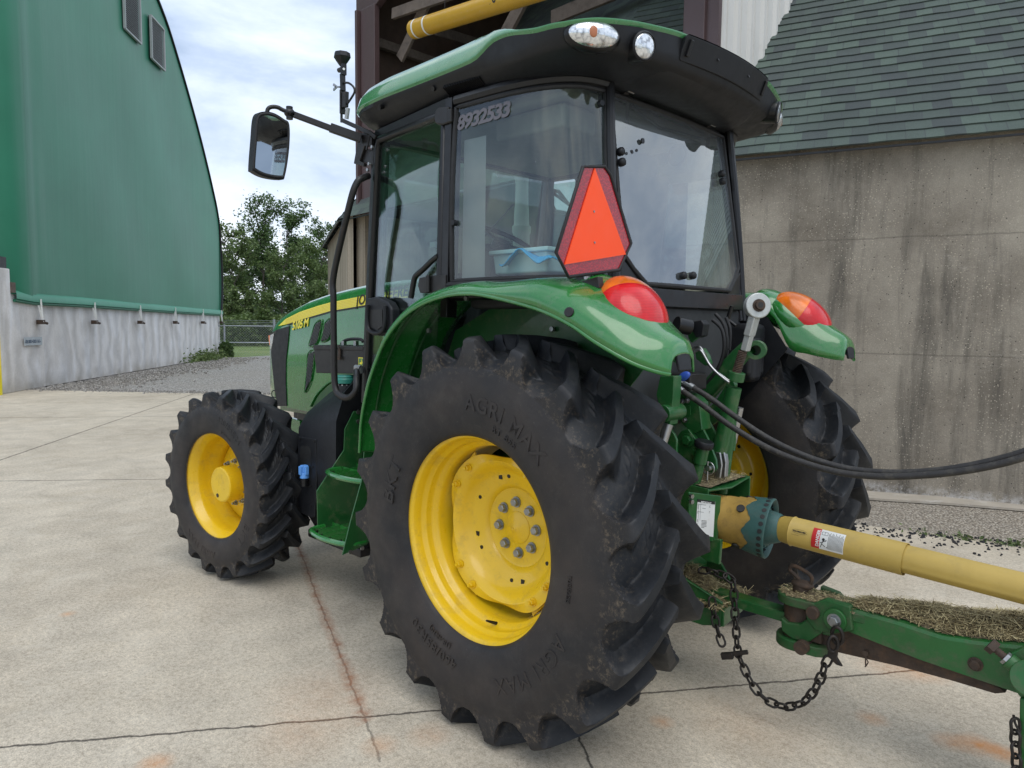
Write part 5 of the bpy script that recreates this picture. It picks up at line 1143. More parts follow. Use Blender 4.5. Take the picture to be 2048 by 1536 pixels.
# ================================================================ HAY
HAYM,nt,b=newmat('hay'); oi=N(nt,'ShaderNodeNewGeometry'); v=coords(nt)
nt.links.new(ramp(nt,oi.outputs['Random Per Island'],[(0.,(.13,.10,.05)),(.35,(.27,.215,.11)),(.7,(.40,.33,.17)),(1.,(.58,.50,.28))]),b.inputs['Base Color']); b.inputs['Roughness'].default_value=.8
HB=paint('hay_chaff',(.24,.185,.11),.9,0,0,.5,40,(.26,.21,.13),.5,80,.8,120)
def hay(region,n,L,rad,seed,zf,label):
    """short stems scattered over a heap; zf(x,y) gives the heap height or None outside"""
    R=random.Random(seed); mb=MB(); (x0,x1),(y0,y1)=region; c=0; tries=0
    while c<n and tries<n*20:
        tries+=1; x,yy=R.uniform(x0,x1),R.uniform(y0,y1); z=zf(x,yy)
        if z is None: continue
        c+=1; l=R.uniform(.35,1)*L; t=R.uniform(0,2*PI); e=R.gauss(0,.16); d=V(math.cos(t),math.sin(t),e)*l/2; bend=V(R.uniform(-.2,.2)*l,R.uniform(-.2,.2)*l,R.uniform(0,.12)*l); p=V(x,yy,z+R.uniform(0,.010)+abs(d.z))
        w=V(-math.sin(t),math.cos(t),R.uniform(-.6,.6))*R.uniform(.6,1.3)*rad
        mb.add([p-d-w,p-d+w,p+bend*.5-w,p+bend*.5+w,p+d+w*.5,p+d-w*.5],[(0,1,3,2),(2,3,4,5)])
    o=mb.build('dry_hay',HAYM,None,0); tag(o,label,'hay',kind='stuff')
    return o
def heap(nm,region,zf,res,label,n,L,rad,seed):
    (x0,x1),(y0,y1)=region; nx,ny=res; mb=MB(); idx={}
    for i in range(nx):
        for j in range(ny):
            x,yy=lerp(x0,x1,i/(nx-1)),lerp(y0,y1,j/(ny-1)); z=zf(x,yy)
            if z is not None: idx[i,j]=len(mb.v); mb.v.append((x,yy,z-.003+.003*noise.noise(V(x*60,yy*60,0))))
    for i in range(nx-1):
        for j in range(ny-1):
            k=[(i,j),(i+1,j),(i+1,j+1),(i,j+1)]
            if all(a in idx for a in k): mb.f.append(tuple(idx[a] for a in k))
    c=hay(region,n,L,rad,seed,zf,label)
    me=bpy.data.meshes.new('hay_bed'); me.from_pydata(mb.v,[],mb.f); me.materials.append(HB); me.shade_smooth(); o=bpy.data.objects.new('chaff_bed',me); COL.objects.link(o); o.parent=c
xs=[p.x for p in topl][::-1]; zs=[p.z for p in topl][::-1]
def ztop(x): return float(np.interp(x,xs,zs))
ws=[twid(i) for i in range(7)][::-1]
def z_tongue(x,yy):
    w=float(np.interp(x,xs,ws)); k=(TY1-yy)/w
    if not(.10+.05*noise.noise(V(x*15,0,0))<k<1.0) or x>-1.05: return None
    m=max(.25,min(1,(-1.08-x)/.2)); e=math.sin(PI*min(1,max(0,(k-.1)/.9)))
    return ztop(x)+.002+.042*m*e+.006*noise.noise(V(x*25,yy*25,1))*m
heap('h',((-1.85,-1.05),(-.24,.075)),z_tongue,(120,44),'dry hay clippings heaped along the top of the green tongue',9000,.060,.0011,1)
def z_jaw(x,yy):
    dx,dy=x+.835,yy-.02
    inside=(dx*dx+dy*dy<.080**2) if x>-.835 else abs(dy)<.072
    if not inside or x<-1.06: return None
    return .527+.006*(1-min(1,(dx*dx+dy*dy)/.006))+.012*max(0,min(1,(-.88-x)/.08))*max(0,1-abs(dy)/.07)
heap('h',((-1.06,-.75),(-.07,.11)),z_jaw,(60,36),'dry hay chaff lying on the clevis around the hitch pin',1500,.018,.0009,2)
def z_sup(x,yy):
    if not(-.55<x<-.20) or not(-.15<yy<.17): return None
    e=math.exp(-((x+.36)/.09)**2-((yy-.04)/.09)**2); return .394+.11*e+.015*noise.noise(V(x*20,yy*20,2))+.012
heap('h',((-.56,-.22),(-.14,.165)),z_sup,(50,50),'heap of dry hay caught on the drawbar support under the drive shaft',4200,.075,.0012,3)
def z_gt(x,yy):
    if not(-.50<x<-.29) or not(-.18<yy<.16): return None
    return .927-(abs(x+.28)/.22)*.013+.006*max(0,noise.noise(V(x*12,yy*12,5))+.3)
heap('h',((-.50,-.29),(-.18,.16)),z_gt,(40,50),'fine dry hay chaff scattered on the green guard plate above the drive shaft',1800,.016,.0008,4)
# ================================================================ GROUND
def sheet(name,pts,z,mat,label,kind='structure'):
    mb=MB(); mb.add([V(a,b,z) for a,b in pts],[tuple(range(len(pts)))]); o=mb.build(name,mat,None,0); o['kind']=kind; o['label']=label; return o
def conc():
    m,nt,b=newmat('concrete_slab'); v=coords(nt); sp=N(nt,'ShaderNodeSeparateXYZ'); nt.links.new(v,sp.inputs[0]); X,Y=sp.outputs[0],sp.outputs[1]
    c=ramp(nt,noise_tex(nt,v,.55,6,.6),[(.3,(.345,.315,.27)),(.5,(.42,.39,.34)),(.7,(.47,.44,.39))])
    c=mix(nt,.55,c,ramp(nt,noise_tex(nt,v,3.2,8,.7,.4),[(.3,(.55,.53,.50)),(.7,(1.08,1.05,1.0))]),'MULTIPLY')
    fine=noise_tex(nt,v,150,4,.8); c=mix(nt,.75,c,ramp(nt,fine,[(.32,(.50,.48,.46)),(.5,(.95,.95,.95)),(.7,(1.35,1.33,1.28))]),'MULTIPLY')
    c=mix(nt,.85,c,ramp(nt,noise_tex(nt,v,48,5,.75),[(.34,(.66,.64,.61)),(.52,(1.,.99,.98)),(.68,(1.2,1.18,1.14))]),'MULTIPLY'); vo=N(nt,'ShaderNodeTexVoronoi'); vo.inputs['Scale'].default_value=90; nt.links.new(v,vo.inputs['Vector']); c=mix(nt,ramp(nt,vo.outputs['Distance'],[(.10,.75),(.2,0.)]),c,(.16,.14,.12)) 
    # broad brown dirt, fine hairline wander for the joints
    c=mix(nt,ramp(nt,noise_tex(nt,v,1.1,10,.75,1.),[(.52,0.),(.76,.38)]),c,(.30,.25,.18)); c=mix(nt,ramp(nt,noise_tex(nt,v,4.,10,.8,.5),[(.5,0.),(.68,.28)]),c,(.50,.475,.42))
    wob=math_(nt,'MULTIPLY',math_(nt,'SUBTRACT',noise_tex(nt,v,9,6,.7),.5),.045)
    crack=None
    def line(nx,ny,d,w,lim=None,amt=1.):
        nonlocal crack
        s=math_(nt,'ADD',math_(nt,'ADD',math_(nt,'MULTIPLY',X,nx),math_(nt,'MULTIPLY',Y,ny)),math_(nt,'ADD',wob,-d)); f=math_(nt,'SUBTRACT',1.,math_(nt,'DIVIDE',math_(nt,'ABSOLUTE',s),w),clamp=True); f=math_(nt,'MULTIPLY',math_(nt,'POWER',f,.5),amt)
        if lim:
            lx,ly,lo,hi=lim; t=math_(nt,'ADD',math_(nt,'MULTIPLY',X,lx),math_(nt,'MULTIPLY',Y,ly)); f=math_(nt,'MULTIPLY',f,math_(nt,'MULTIPLY',math_(nt,'GREATER_THAN',t,lo),math_(nt,'LESS_THAN',t,hi)))
        crack=f if crack is None else math_(nt,'MAXIMUM',crack,f)
    line(.815,-.58,-.40,.008); line(.77,-.635,4.07,.012); line(.6,.8,5.5,.014); line(.60,.80,-6.,.01); line(.815,-.58,-5.2,.012)
    line(.58,.815,.43,.007,(.815,-.58,-5.2,-.40)); line(.39,.92,1.297,.006,(1,0,.1,4.5),.6); line(.8,-.6,9.2,.014)
    c=mix(nt,crack,c,(.045,.04,.035))
    rustn=ramp(nt,noise_tex(nt,v,14,8,.75),[(.35,0.),(.65,1.)])
    s=math_(nt,'ABSOLUTE',math_(nt,'ADD',math_(nt,'ADD',math_(nt,'MULTIPLY',X,.39),math_(nt,'MULTIPLY',Y,.92)),math_(nt,'ADD',wob,-1.297))); f=math_(nt,'SUBTRACT',1.,math_(nt,'DIVIDE',s,.045),clamp=True); t=math_(nt,'MULTIPLY',math_(nt,'GREATER_THAN',X,.35),math_(nt,'LESS_THAN',X,2.9)); f=math_(nt,'MULTIPLY',math_(nt,'MULTIPLY',f,t),rustn)
    c=mix(nt,f,c,(.20,.085,.045))
    for (px,py,rx,am) in((310,1528,.045,.8),(1325,1443,.035,.75),(1745,1437,.045,.6),(1960,1492,.06,.95),(2010,1508,.05,.95),(1900,1482,.05,.7),(860,1470,.06,.35),(135,1228,.03,.6),(1440,1130,.03,.3),(1640,1000,.05,.0),(1900,1130,.10,.35),(1500,1440,.20,.16),(1780,1330,.12,.4),(1850,1345,.08,.5),(600,1470,.14,.2),(760,1490,.05,.45),(650,1390,.2,.2)):
        p=at(px,py,z=0); d=math_(nt,'SQRT',math_(nt,'ADD',math_(nt,'POWER',math_(nt,'SUBTRACT',X,p.x),2.),math_(nt,'POWER',math_(nt,'SUBTRACT',Y,p.y),2.))); d=math_(nt,'ADD',d,math_(nt,'MULTIPLY',wob,.9)); f=math_(nt,'MULTIPLY',math_(nt,'SUBTRACT',1.,math_(nt,'DIVIDE',d,rx*1.7),clamp=True),am); f=math_(nt,'MULTIPLY',f,ramp(nt,rustn,[(0.,.35),(1.,1.)])); c=mix(nt,f,c,(.40,.17,.05))
    c=mix(nt,1.,c,(1.42,1.38,1.30),'MULTIPLY'); nt.links.new(c,b.inputs['Base Color']); b.inputs['Roughness'].default_value=.86; b.inputs['Specular IOR Level'].default_value=.3
    h=math_(nt,'SUBTRACT',math_(nt,'ADD',math_(nt,'MULTIPLY',noise_tex(nt,v,70,8,.75),.5),math_(nt,'MULTIPLY',fine,.5)),crack); bump(nt,b,h,.55,.006); return m
def gravel(name,cols,sc):
    m,nt,b=newmat(name); v=coords(nt); vo=N(nt,'ShaderNodeTexVoronoi'); vo.inputs['Scale'].default_value=sc; nt.links.new(v,vo.inputs['Vector'])
    s=N(nt,'ShaderNodeSeparateColor'); nt.links.new(vo.outputs['Color'],s.inputs[0]); c=ramp(nt,s.outputs[0],[(i/(len(cols)-1),x) for i,x in enumerate(cols)]); c=mix(nt,ramp(nt,vo.outputs['Distance'],[(.3,0.),(.6,.75)]),c,tuple(k*.35 for k in cols[0])); c=mix(nt,ramp(nt,noise_tex(nt,v,.5,8,.7),[(.4,0.),(.7,.5)]),c,(.30,.27,.23))
    nt.links.new(c,b.inputs['Base Color']); b.inputs['Roughness'].default_value=.9; bump(nt,b,math_(nt,'SUBTRACT',1.,vo.outputs['Distance']),.8,.03); return m
CONC=conc(); GRV=gravel('gravel',[(.30,.28,.26),(.48,.455,.42),(.62,.595,.55)],26); PEB=gravel('pebbles',[(.30,.25,.19),(.55,.47,.37),(.72,.65,.54)],55)
def grassm():
    m,nt,b=newmat('grass'); v=coords(nt); c=ramp(nt,noise_tex(nt,v,.25,8,.7),[(.3,(.12,.19,.04)),(.55,(.19,.27,.07)),(.75,(.29,.31,.12))]); c=mix(nt,.6,c,ramp(nt,noise_tex(nt,v,12,6,.8),[(.3,.5),(.7,1.25)]),'MULTIPLY'); nt.links.new(c,b.inputs['Base Color']); b.inputs['Roughness'].default_value=.95; bump(nt,b,noise_tex(nt,v,20,6,.8),1.,.1); return m
GRS=grassm()
sheet('ground',[(-400,-400),(400,-400),(400,400),(-400,400)],-.05,GRS,'grass covered ground running to the woods')
sheet('gravel_ground',[(-60,-40),(10,-40),(33.,-22),(28.6,-10.9),(33,-5),(60,40),(-60,40)],-.016,GRV,'grey crushed gravel yard beyond the slab')
sheet('concrete_slab',[(-40,-15.6),(-1.037,-3.517),(-.069,-3.218),(1.9,-2.62),(2.0,-9),(8.2,-9),(8.3,-3.0),(10.9,-5.9),(16.9,-1.0),(30,9.5),(30,40),(-40,40)],0.,CONC,'pale stained concrete slab with joints and rust marks')
sheet('pebble_strip',[(-40,-20),(3.,-4.2),(3.,-2.0),(-.069,-3.10),(-1.037,-3.40),(-40,-15.4)],-.008,PEB,'strip of pebbles along the foot of the concrete wall')
mb=MB(); mb.prism([V(-3.5,-6.35,0),V(.30,-4.45,0),V(1.8,-3.92,0),V(1.8,-3.72,0),V(.20,-4.16,0),V(-.35,-4.48,0),V(-3.5,-5.9,0)],(0,0,.02)); struct(mb.build('footing',paint('footing_concrete',(.42,.37,.30),.85,0,0,.2,5,(.7,.7,.68),.22,6,.3,60),None,0),'pale concrete footing at the base of the shed wall')
# loose stones
def stones(name,area,n,size,mats,seed,label,flat=.6):
    R=random.Random(seed); mb=MB()
    for _ in range(n):
        p=area(R); s=size*R.uniform(.4,1.3)**1.3; a=R.uniform(0,6.28); vs=[]
        for k in range(6):
            t=a+k*PI/3; vs.append(V(p[0]+s*math.cos(t)*R.uniform(.7,1.1),p[1]+s*math.sin(t)*R.uniform(.7,1.1),p[2]-.002))
        for k in range(6):
            t=a+k*PI/3+.2; vs.append(V(p[0]+s*.62*math.cos(t)*R.uniform(.7,1.2),p[1]+s*.62*math.sin(t)*R.uniform(.7,1.2),p[2]+s*flat*R.uniform(.8,1.4)))
        mb.add(vs,[(6,7,8,9,10,11)]+[(k,(k+1)%6,6+(k+1)%6,6+k) for k in range(6)])
    o=mb.build(name,mats,None,0); tag(o,label,name.replace('_',' '),kind='stuff'); return o
e0,e1=V(-.069,-3.17,0),V(-1.037,-3.47,0)
def a1(R):
    t=R.uniform(-.8,6); q=abs(R.gauss(0,1)); p=e0.lerp(e1,t); return (p.x-.3*q*.28+R.gauss(0,.02),p.y+q*.15*(1 if R.random()<.8 else -.6),.001)
stones('black_grit',a1,1250,.0125,paint('black_grit',(.02,.02,.022),.8),3,'loose black grit scattered where the slab meets the pebbles by the wall')
def a2(R):
    t=R.uniform(0,1); a,b=V(16.9,-1.1,0),V(28.4,-10.6,0); p=a.lerp(b,t); q=abs(R.gauss(0,.7)); return (p.x-q*.62-.05,p.y-q*.78-.05,-.01)
stones('rubble',a2,3200,.05,GRV,4,'loose grey rubble along the foot of the fabric building wall')
def a3(R):
    a,b=V(16.9,-1.0,0),V(10.9,-5.9,0); p=a.lerp(b,R.uniform(-.1,1)); q=R.gauss(0,.22); return (p.x+q*.6+.15,p.y-q*.7-.15,-.012 if q>0 else .001)
stones('edge_gravel',a3,1300,.022,GRV,6,'loose gravel crumbs along the edge of the concrete slab')
# ================================================================ SALT SHED (domed shed with concrete ring wall)
DC=V(5,-15.8,0); NF=16; A0=math.radians(118.7-22.5*8)
def vert(k,ap,z): R_=ap/math.cos(PI/NF); t=A0+k*2*PI/NF; return V(DC.x+R_*math.cos(t),DC.y+R_*math.sin(t),z)
SH=thing('domed_shed','round shed of stained concrete with green shingle roof and brown framed drive-in dormer','shed',(5,-4.1,0))
def wallm():
    m,nt,b=newmat('aged_concrete'); v=coords(nt)
    c=ramp(nt,noise_tex(nt,v,1.3,8,.65),[(.3,(.165,.140,.108)),(.5,(.265,.232,.185)),(.72,(.37,.33,.265))])
    vs=coords(nt,scale=(3.0,3.0,.30)); st=noise_tex(nt,vs,1.4,8,.7,.3); c=mix(nt,ramp(nt,st,[(.50,0.),(.68,.72)]),c,(.055,.050,.042))
    vo=N(nt,'ShaderNodeTexVoronoi'); vo.inputs['Scale'].default_value=42; nt.links.new(v,vo.inputs['Vector']); msk=ramp(nt,noise_tex(nt,v,3,6,.7),[(.38,0.),(.62,1.)]); c=mix(nt,math_(nt,'MULTIPLY',ramp(nt,vo.outputs['Distance'],[(.14,.95),(.27,0.)]),msk),c,(.48,.42,.33))
    vo2=N(nt,'ShaderNodeTexVoronoi'); vo2.inputs['Scale'].default_value=19; nt.links.new(v,vo2.inputs['Vector']); c=mix(nt,ramp(nt,vo2.outputs['Distance'],[(.06,.95),(.12,0.)]),c,(.025,.022,.02))
    c=mix(nt,.5,c,ramp(nt,noise_tex(nt,v,120,4,.8),[(.3,.5),(.7,1.35)]),'MULTIPLY')
    sp=N(nt,'ShaderNodeSeparateXYZ'); nt.links.new(v,sp.inputs[0]); Z=sp.outputs[2]; w=math_(nt,'MULTIPLY',math_(nt,'SUBTRACT',noise_tex(nt,v,3,4),.5),.03)
    for h in (1.33,2.42): f=math_(nt,'SUBTRACT',1.,math_(nt,'DIVIDE',math_(nt,'ABSOLUTE',math_(nt,'ADD',math_(nt,'SUBTRACT',Z,h),w)),.012),clamp=True); c=mix(nt,math_(nt,'MULTIPLY',f,.45),c,(.06,.05,.04))
    # lime bloom near the foot and a few pale cracks
    f=math_(nt,'MULTIPLY',ramp(nt,Z,[(.0,1.),(.12,.0)]),ramp(nt,noise_tex(nt,v,9,8,.8),[(.45,0.),(.6,.9)])); c=mix(nt,f,c,(.62,.60,.58))
    cr=noise_tex(nt,coords(nt,scale=(.6,.6,2.2)),1.7,7,.6,.5); f=math_(nt,'SUBTRACT',1.,math_(nt,'DIVIDE',math_(nt,'ABSOLUTE',math_(nt,'SUBTRACT',cr,.54)),.0022),clamp=True); f=math_(nt,'MULTIPLY',f,ramp(nt,noise_tex(nt,v,.9,3),[(.5,0.),(.6,.7)])); c=mix(nt,f,c,(.48,.44,.38))
    nt.links.new(c,b.inputs['Base Color']); b.inputs['Roughness'].default_value=.9; bump(nt,b,math_(nt,'ADD',noise_tex(nt,v,60,8,.8),math_(nt,'MULTIPLY',vo2.outputs['Distance'],.4)),.5,.008); return m
AW=wallm()
def wallm2():
    m,nt,b=newmat('board_marked_concrete'); v=coords(nt); vs=coords(nt,scale=(2.2,2.2,.05)); c=ramp(nt,noise_tex(nt,vs,3,6,.7),[(.35,(.20,.165,.12)),(.5,(.31,.265,.20)),(.65,(.40,.345,.27))]); c=mix(nt,.5,c,ramp(nt,noise_tex(nt,v,30,8,.8),[(.3,.5),(.7,1.3)]),'MULTIPLY'); nt.links.new(c,b.inputs['Base Color']); b.inputs['Roughness'].default_value=.9; bump(nt,b,noise_tex(nt,vs,8,6),.6,.03); return m
AW2=wallm2()
ZE=3.33; AP=12.15
# wall: polygon panels outside the opening (x 2..8.2)
def panels(ap,flip=False):
    out=[]
    for k in range(NF):
        a,b=vert(k,ap,0),vert(k+1,ap,0); out.append((k,a,b))
    return out
near=[];far=[]
for k,a,b in panels(AP):
    # angles grow counter-clockwise: a is on the +x side
    segs=[(a,b)]
    if max(a.y,b.y)>-7:
        segs=[]
        for i in range(24):
            p,q=a.lerp(b,i/24),a.lerp(b,(i+1)/24)
            mx=(p.x+q.x)/2
            if 2.05<mx<8.22 and p.y>-7: continue
            segs.append((p,q))
    for p,q in segs:
        (near if (p.x+q.x)/2<5 else far).append((p,q))
def wall_build(segs,nm,mat):
    mb=MB()
    for p,q in segs:
        d=V(DC.x-(p.x+q.x)/2,DC.y-(p.y+q.y)/2,0).normalized()*.28; mb.add([p,q,q+V(0,0,ZE),p+V(0,0,ZE),p+d,q+d,q+d+V(0,0,ZE),p+d+V(0,0,ZE)],[(1,0,3,2),(4,5,6,7),(3,7,6,2),(0,1,5,4)])
    return mb.build(nm,mat,SH,0)
wall_build(near,'ring_wall',AW); wall_build(far,'ring_wall',AW2)
mb=MB(); mb.box((8.22,-5.6,ZE/2),(.25,3.2,ZE)); mb.build('jamb_wall',AW2,SH,0); mb=MB(); mb.box((2.05,-4.72,ZE/2),(.25,1.25,ZE)); mb.build('jamb_wall',AW2,SH,0)
# roof: real overlapping shingle courses on the facets in view
def shinglem():
    m,nt,b=newmat('shingles'); uv=N(nt,'ShaderNodeUVMap'); 
    br=N(nt,'ShaderNodeTexBrick'); br.offset=.37; br.offset_frequency=2; br.squash=.7; br.squash_frequency=3; br.inputs['Scale'].default_value=1; br.inputs['Mortar Size'].default_value=.004; br.inputs['Mortar Smooth'].default_value=0; br.inputs['Bias'].default_value=0; br.inputs['Brick Width'].default_value=.22; br.inputs['Row Height'].default_value=.14
    br.inputs['Color1'].default_value=(0,0,0,1); br.inputs['Color2'].default_value=(1,1,1,1); br.inputs['Mortar'].default_value=(.0,0,0,1); nt.links.new(uv.outputs[0],br.inputs['Vector'])
    s=N(nt,'ShaderNodeSeparateColor'); nt.links.new(br.outputs[0],s.inputs[0])
    c=ramp(nt,s.outputs[0],[(.0,(.054,.065,.066)),(.35,(.063,.082,.074)),(.6,(.071,.095,.082)),(.85,(.079,.107,.090)),(1.,(.085,.116,.096))])
    v=coords(nt); c=mix(nt,.7,c,ramp(nt,noise_tex(nt,v,170,4,.85),[(.3,.45),(.7,1.5)]),'MULTIPLY'); c=mix(nt,.5,c,ramp(nt,noise_tex(nt,v,1.5,5),[(.3,.75),(.7,1.2)]),'MULTIPLY')
    nt.links.new(c,b.inputs['Base Color']); b.inputs['Roughness'].default_value=.9; bump(nt,b,noise_tex(nt,v,150,4,.8),.6,.004); return m
SHG=shinglem(); SL=1.18; SD=V(0,0,0); CW=.135
def roof_facet(k,step=True):
    me=bpy.data.meshes.new('roof_facet'); vs=[];fs=[];uvs=[]
    slen=math.sqrt(1+SL*SL); apE=AP+.14; ze=ZE-.06
    rows_=70 if step else 1; nu=40 if step else 1
    tot=(apE-1.)*slen
    for i in range(rows_):
        s0,s1=(tot*0+CW*i,CW*(i+1)) if step else (0,tot)
        if i==rows_-1: s1=tot
        def pt(s,u,off):
            ap=apE-s/slen; a,b=vert(k,ap,ze+s*SL/slen),vert(k+1,ap,ze+s*SL/slen); p=a.lerp(b,u); n=V((a+b).x/2-DC.x,(a+b).y/2-DC.y,0).normalized(); n=(n*SL+V(0,0,1)).normalized(); return p+n*off,(b-a).length
        base=len(vs)
        for j in range(nu+1):
            u=j/nu; wv=(.012*noise.noise(V(k*9+u*26,i*1.7,0))+.006*noise.noise(V(u*90,i*5.1,4))) if step else 0
            p,L=pt(s0+wv,u,.016 if step else .0); q,_=pt(s1,u,.002); r,_=pt(s0+wv,u,0.)
            vs+= [p,q,r]; uvs+=[((u-.5)*L+k*3.1,i*.14+.02 if step else 0),((u-.5)*L+k*3.1,i*.14+.12 if step else tot),((u-.5)*L+k*3.1,i*.14+.02)]
        for j in range(nu):
            o=base+j*3; fs.append((o,o+1,o+4,o+3)[::-1]); fs.append((o,o+3,o+5,o+2)[::-1])
    me.from_pydata([tuple(p) for p in vs],[],fs); ul=me.uv_layers.new(name='UVMap')
    li=np.zeros(len(me.loops),dtype=np.int32); me.loops.foreach_get('vertex_index',li); ul.data.foreach_set('uv',np.array(uvs,dtype=np.float32)[li].ravel()); me.materials.append(SHG)
    o=bpy.data.objects.new('shingle_roof',me); COL.objects.link(o); adopt(o,SH); return o
for k in range(NF):
    t=math.degrees(A0)+360*(k+.5)/NF; t=(t+180)%360-180
    roof_facet(k,step=(30<t<150) and not(75<t<96))
WD=paint('weathered_timber',(.17,.135,.11),.8,0,0,.4,4.,(.05,.04,.035),.4,10,.5,30)
WDD=paint('dark_boards',(.085,.055,.04),.8,0,0,.4,3.)
BRN=paint('brown_trim',(.075,.045,.045),.42,0,.1,.08,2.)
# inner boards and eave edge
mb=MB()
for k in range(NF):
    a,b=vert(k,AP+.15,ZE-.10),vert(k+1,AP+.15,ZE-.10); mb.bar(a,b,.02,.018)
mb.build('eave_edge',BK2,SH,0)
# dormer
FX0,FX1,FY=2.02,8.20,-4.05; DZ=6.55
mb=MB(); mb.box((8.0,FY,(ZE+DZ)/2),(.38,.10,DZ-ZE)); mb.box((2.14,FY,(ZE+DZ+2)/2),(.25,.10,DZ-ZE+2)); mb.box((8.24,FY+.02,(ZE+DZ)/2),(.06,.18,DZ-ZE)); mb.prism([V(8.36,FY+.02,6.42),V(8.36,FY+.02,9.5),V(5.1,FY+.02,9.5),V(5.1,FY+.02,7.9),V(8.05,FY+.02,6.42)],(0,-.12,0)); mb.prism([V(8.20,FY,6.55),V(8.2,FY,9.3),V(2.0,FY,9.3),V(2.0,FY,8.),V(5.1,FY,7.9)],(0,-.10,0)); mb.build('brown_frame',BRN,SH,0,bev=.01)
sx0=1.90
mb=MB(); rows=[[],[]]; yy=FY+.04; j=0; pat=[(0,0),(.05,0),(.075,.035),(.115,.035),(.14,0),(.20,0),(.205,.012),(.215,.012),(.22,0),(.30,0)]
ybot=[]
y=FY
while y>-11:
    for dy,dx in pat[:-1]: rows[0].append(V(sx0-dx,y-dy,2.9)); rows[1].append(V(sx0-dx,y-dy,9.5))
    y-=.30
mb.grid(rows); mb.build('white_cladding',paint('white_cladding',(.62,.61,.58),.5,0,0,.08,1.2,(.4,.36,.3),.12,2.5),SH,0)
mb=MB(); mb.box((1.96,FY-.02,6.3),(.17,.06,6.6)); mb.build('corner_trim',BRN,SH,0)
# inside the dormer: studs, sheathing, braces
mb=MB(); mb.box((8.30,-7.2,5.5),(.04,6.2,6.)); mb.build('inner_boards',WDD,SH,0)
def timber(p0,p1,w,h,label=None): mb=MB(); mb.bar(p0,p1,w,h); return mb.build('timber',WD,SH,0,bev=.006,label=label)
for k in range(9): y=-4.45-k*.62; timber((8.19,y,3.3),(8.19,y,8.6),.16 if k else .36,.12)
timber((8.15,-4.2,6.12),(8.15,-9.5,6.12),.10,.14); 
def tq(px0,py0,px1,py1,yy0,w,h,yy1=None): return timber(at(px0,py0,y=yy0),at(px1,py1,y=yy1 or yy0),w,h)
tq(800,118,862,-12,-4.35,.05,.19,-4.35)
tq(786,28,1040,-60,-4.2,.06,.16); tq(1002,85,1052,-10,-4.6,.06,.20); tq(1104,36,1290,-40,-5.4,.06,.20)
tq(762,130,870,190,-5.0,.05,.12,-7.); tq(870,60,1100,130,-5.2,.04,.16,-9.)
mb=MB(); mb.add([V(2.0,-11.,3),V(8.3,-11,3),V(8.3,-11,9),V(2,-11,9)],[(0,1,2,3)]); 
mb=MB(); mb.box((5.1,-7.6,8.9),(6.6,7.2,.1)); mb.box((2.0,-8.6,7.8),(.06,5.,3.4)); mb.build('dormer_deck',WDD,SH,0)
# hanging clearance bar
cbt=thing('clearance_bar','yellow clearance bar with two white bands hanging across the shed doorway','clearance bar',tuple(at(930,30,y=-3.75)))
b0,b1=at(826,60,y=-3.75),at(1060,-14,y=-3.75); dd=(b1-b0).normalized(); b2=b0+dd*5
rr=.125
mb=MB(); mb.lathe([(0,rr*.86),(.006,rr*.95),(.02,rr),((b2-b0).length,rr),((b2-b0).length,.01)],b0,dd,40,True); tbr=mb.build('bar_tube',YC,cbt,50)
mb=MB()
for h in(.10,.34): mb.lathe([(h,rr+.001),(h+.002,rr+.002),(h+.030,rr+.002),(h+.032,rr+.001)],b0,dd,40)
mb.build('white_band',WHT,tbr,50)
mb=MB(); 
for k in(.7,4.3): p=b0+dd*k; mb.tube([p+V(0,0,rr),p+V(0,0,2.2)],.006,6)
mb.build('hanging_chain',CHN,cbt,0)
# number on the bar
cx_=(at(990,2,y=-3.75)-b0).dot(dd); vs,fs=text_pts("10'",.15,0,bold=.004); out=[]
tc=V(*(CAM-np.array(b0))); tc=(tc-dd*tc.dot(dd)).normalized(); up=dd.cross(tc); up=up if up.z>0 else -up; rt=-dd if (-dd).x<0 else dd
for x,y_,z in vs: a=(y_+.02)/rr; out.append(b0+dd*(cx_+x)+tc*((rr+.002)*math.cos(a))+up*((rr+.002)*math.sin(a)))
mb=MB(); mb.add(out,fs); mb.build('bar_number',INK,tbr,0)
# ================================================================ FABRIC BUILDING
a=V(17.025,-1.123,0); t_=V(12.004,-9.601,0).normalized(); n_=V(-t_.y,t_.x,0)*-1; 
if n_.dot(V(-1,0,0))<0: n_=-n_
W_=lambda s,z,o=0.: a+t_*s+V(0,0,z)+n_*o
FB=thing('fabric_building','big green fabric covered storage hall on a pale concrete base wall','storage hall',tuple(a))
def fabm(name,col):
    m,nt,b=newmat(name); v=coords(nt); c=mix(nt,ramp(nt,noise_tex(nt,v,.35,6,.6),[(.3,0.),(.7,1.)]),tuple(k*.86 for k in col),tuple(k*1.1 for k in col)); vs=coords(nt,scale=(1.6,1.6,.06)); w=noise_tex(nt,vs,1.6,5,.6); c=mix(nt,ramp(nt,w,[(.45,0.),(.8,.14)]),c,tuple(k*1.3+.01 for k in col))
    nt.links.new(c,b.inputs['Base Color']); b.inputs['Roughness'].default_value=.45; b.inputs['Specular IOR Level'].default_value=.5
    h=math_(nt,'ADD',math_(nt,'MULTIPLY',w,.5),math_(nt,'MULTIPLY',noise_tex(nt,coords(nt,scale=(1,1,.5)),.9,4,.5),.6)); bump(nt,b,h,.16,.10); return m
FG=fabm('green_fabric',(.034,.205,.122)); FGD=fabm('green_fabric_edge',(.02,.15,.085))
arc=[(15.36,1.85),(15.62,3.34),(15.33,5.66),(14.35,7.16),(12.55,9.1),(10.5,10.9),(8.9,12.0),(6.0,13.2),(2.5,14.0),(-2,14.3)]
arc=[(q.x,q.y) for q in smooth_path([(x,z,0) for x,z in arc],5)]
mb=MB()
cols=[]
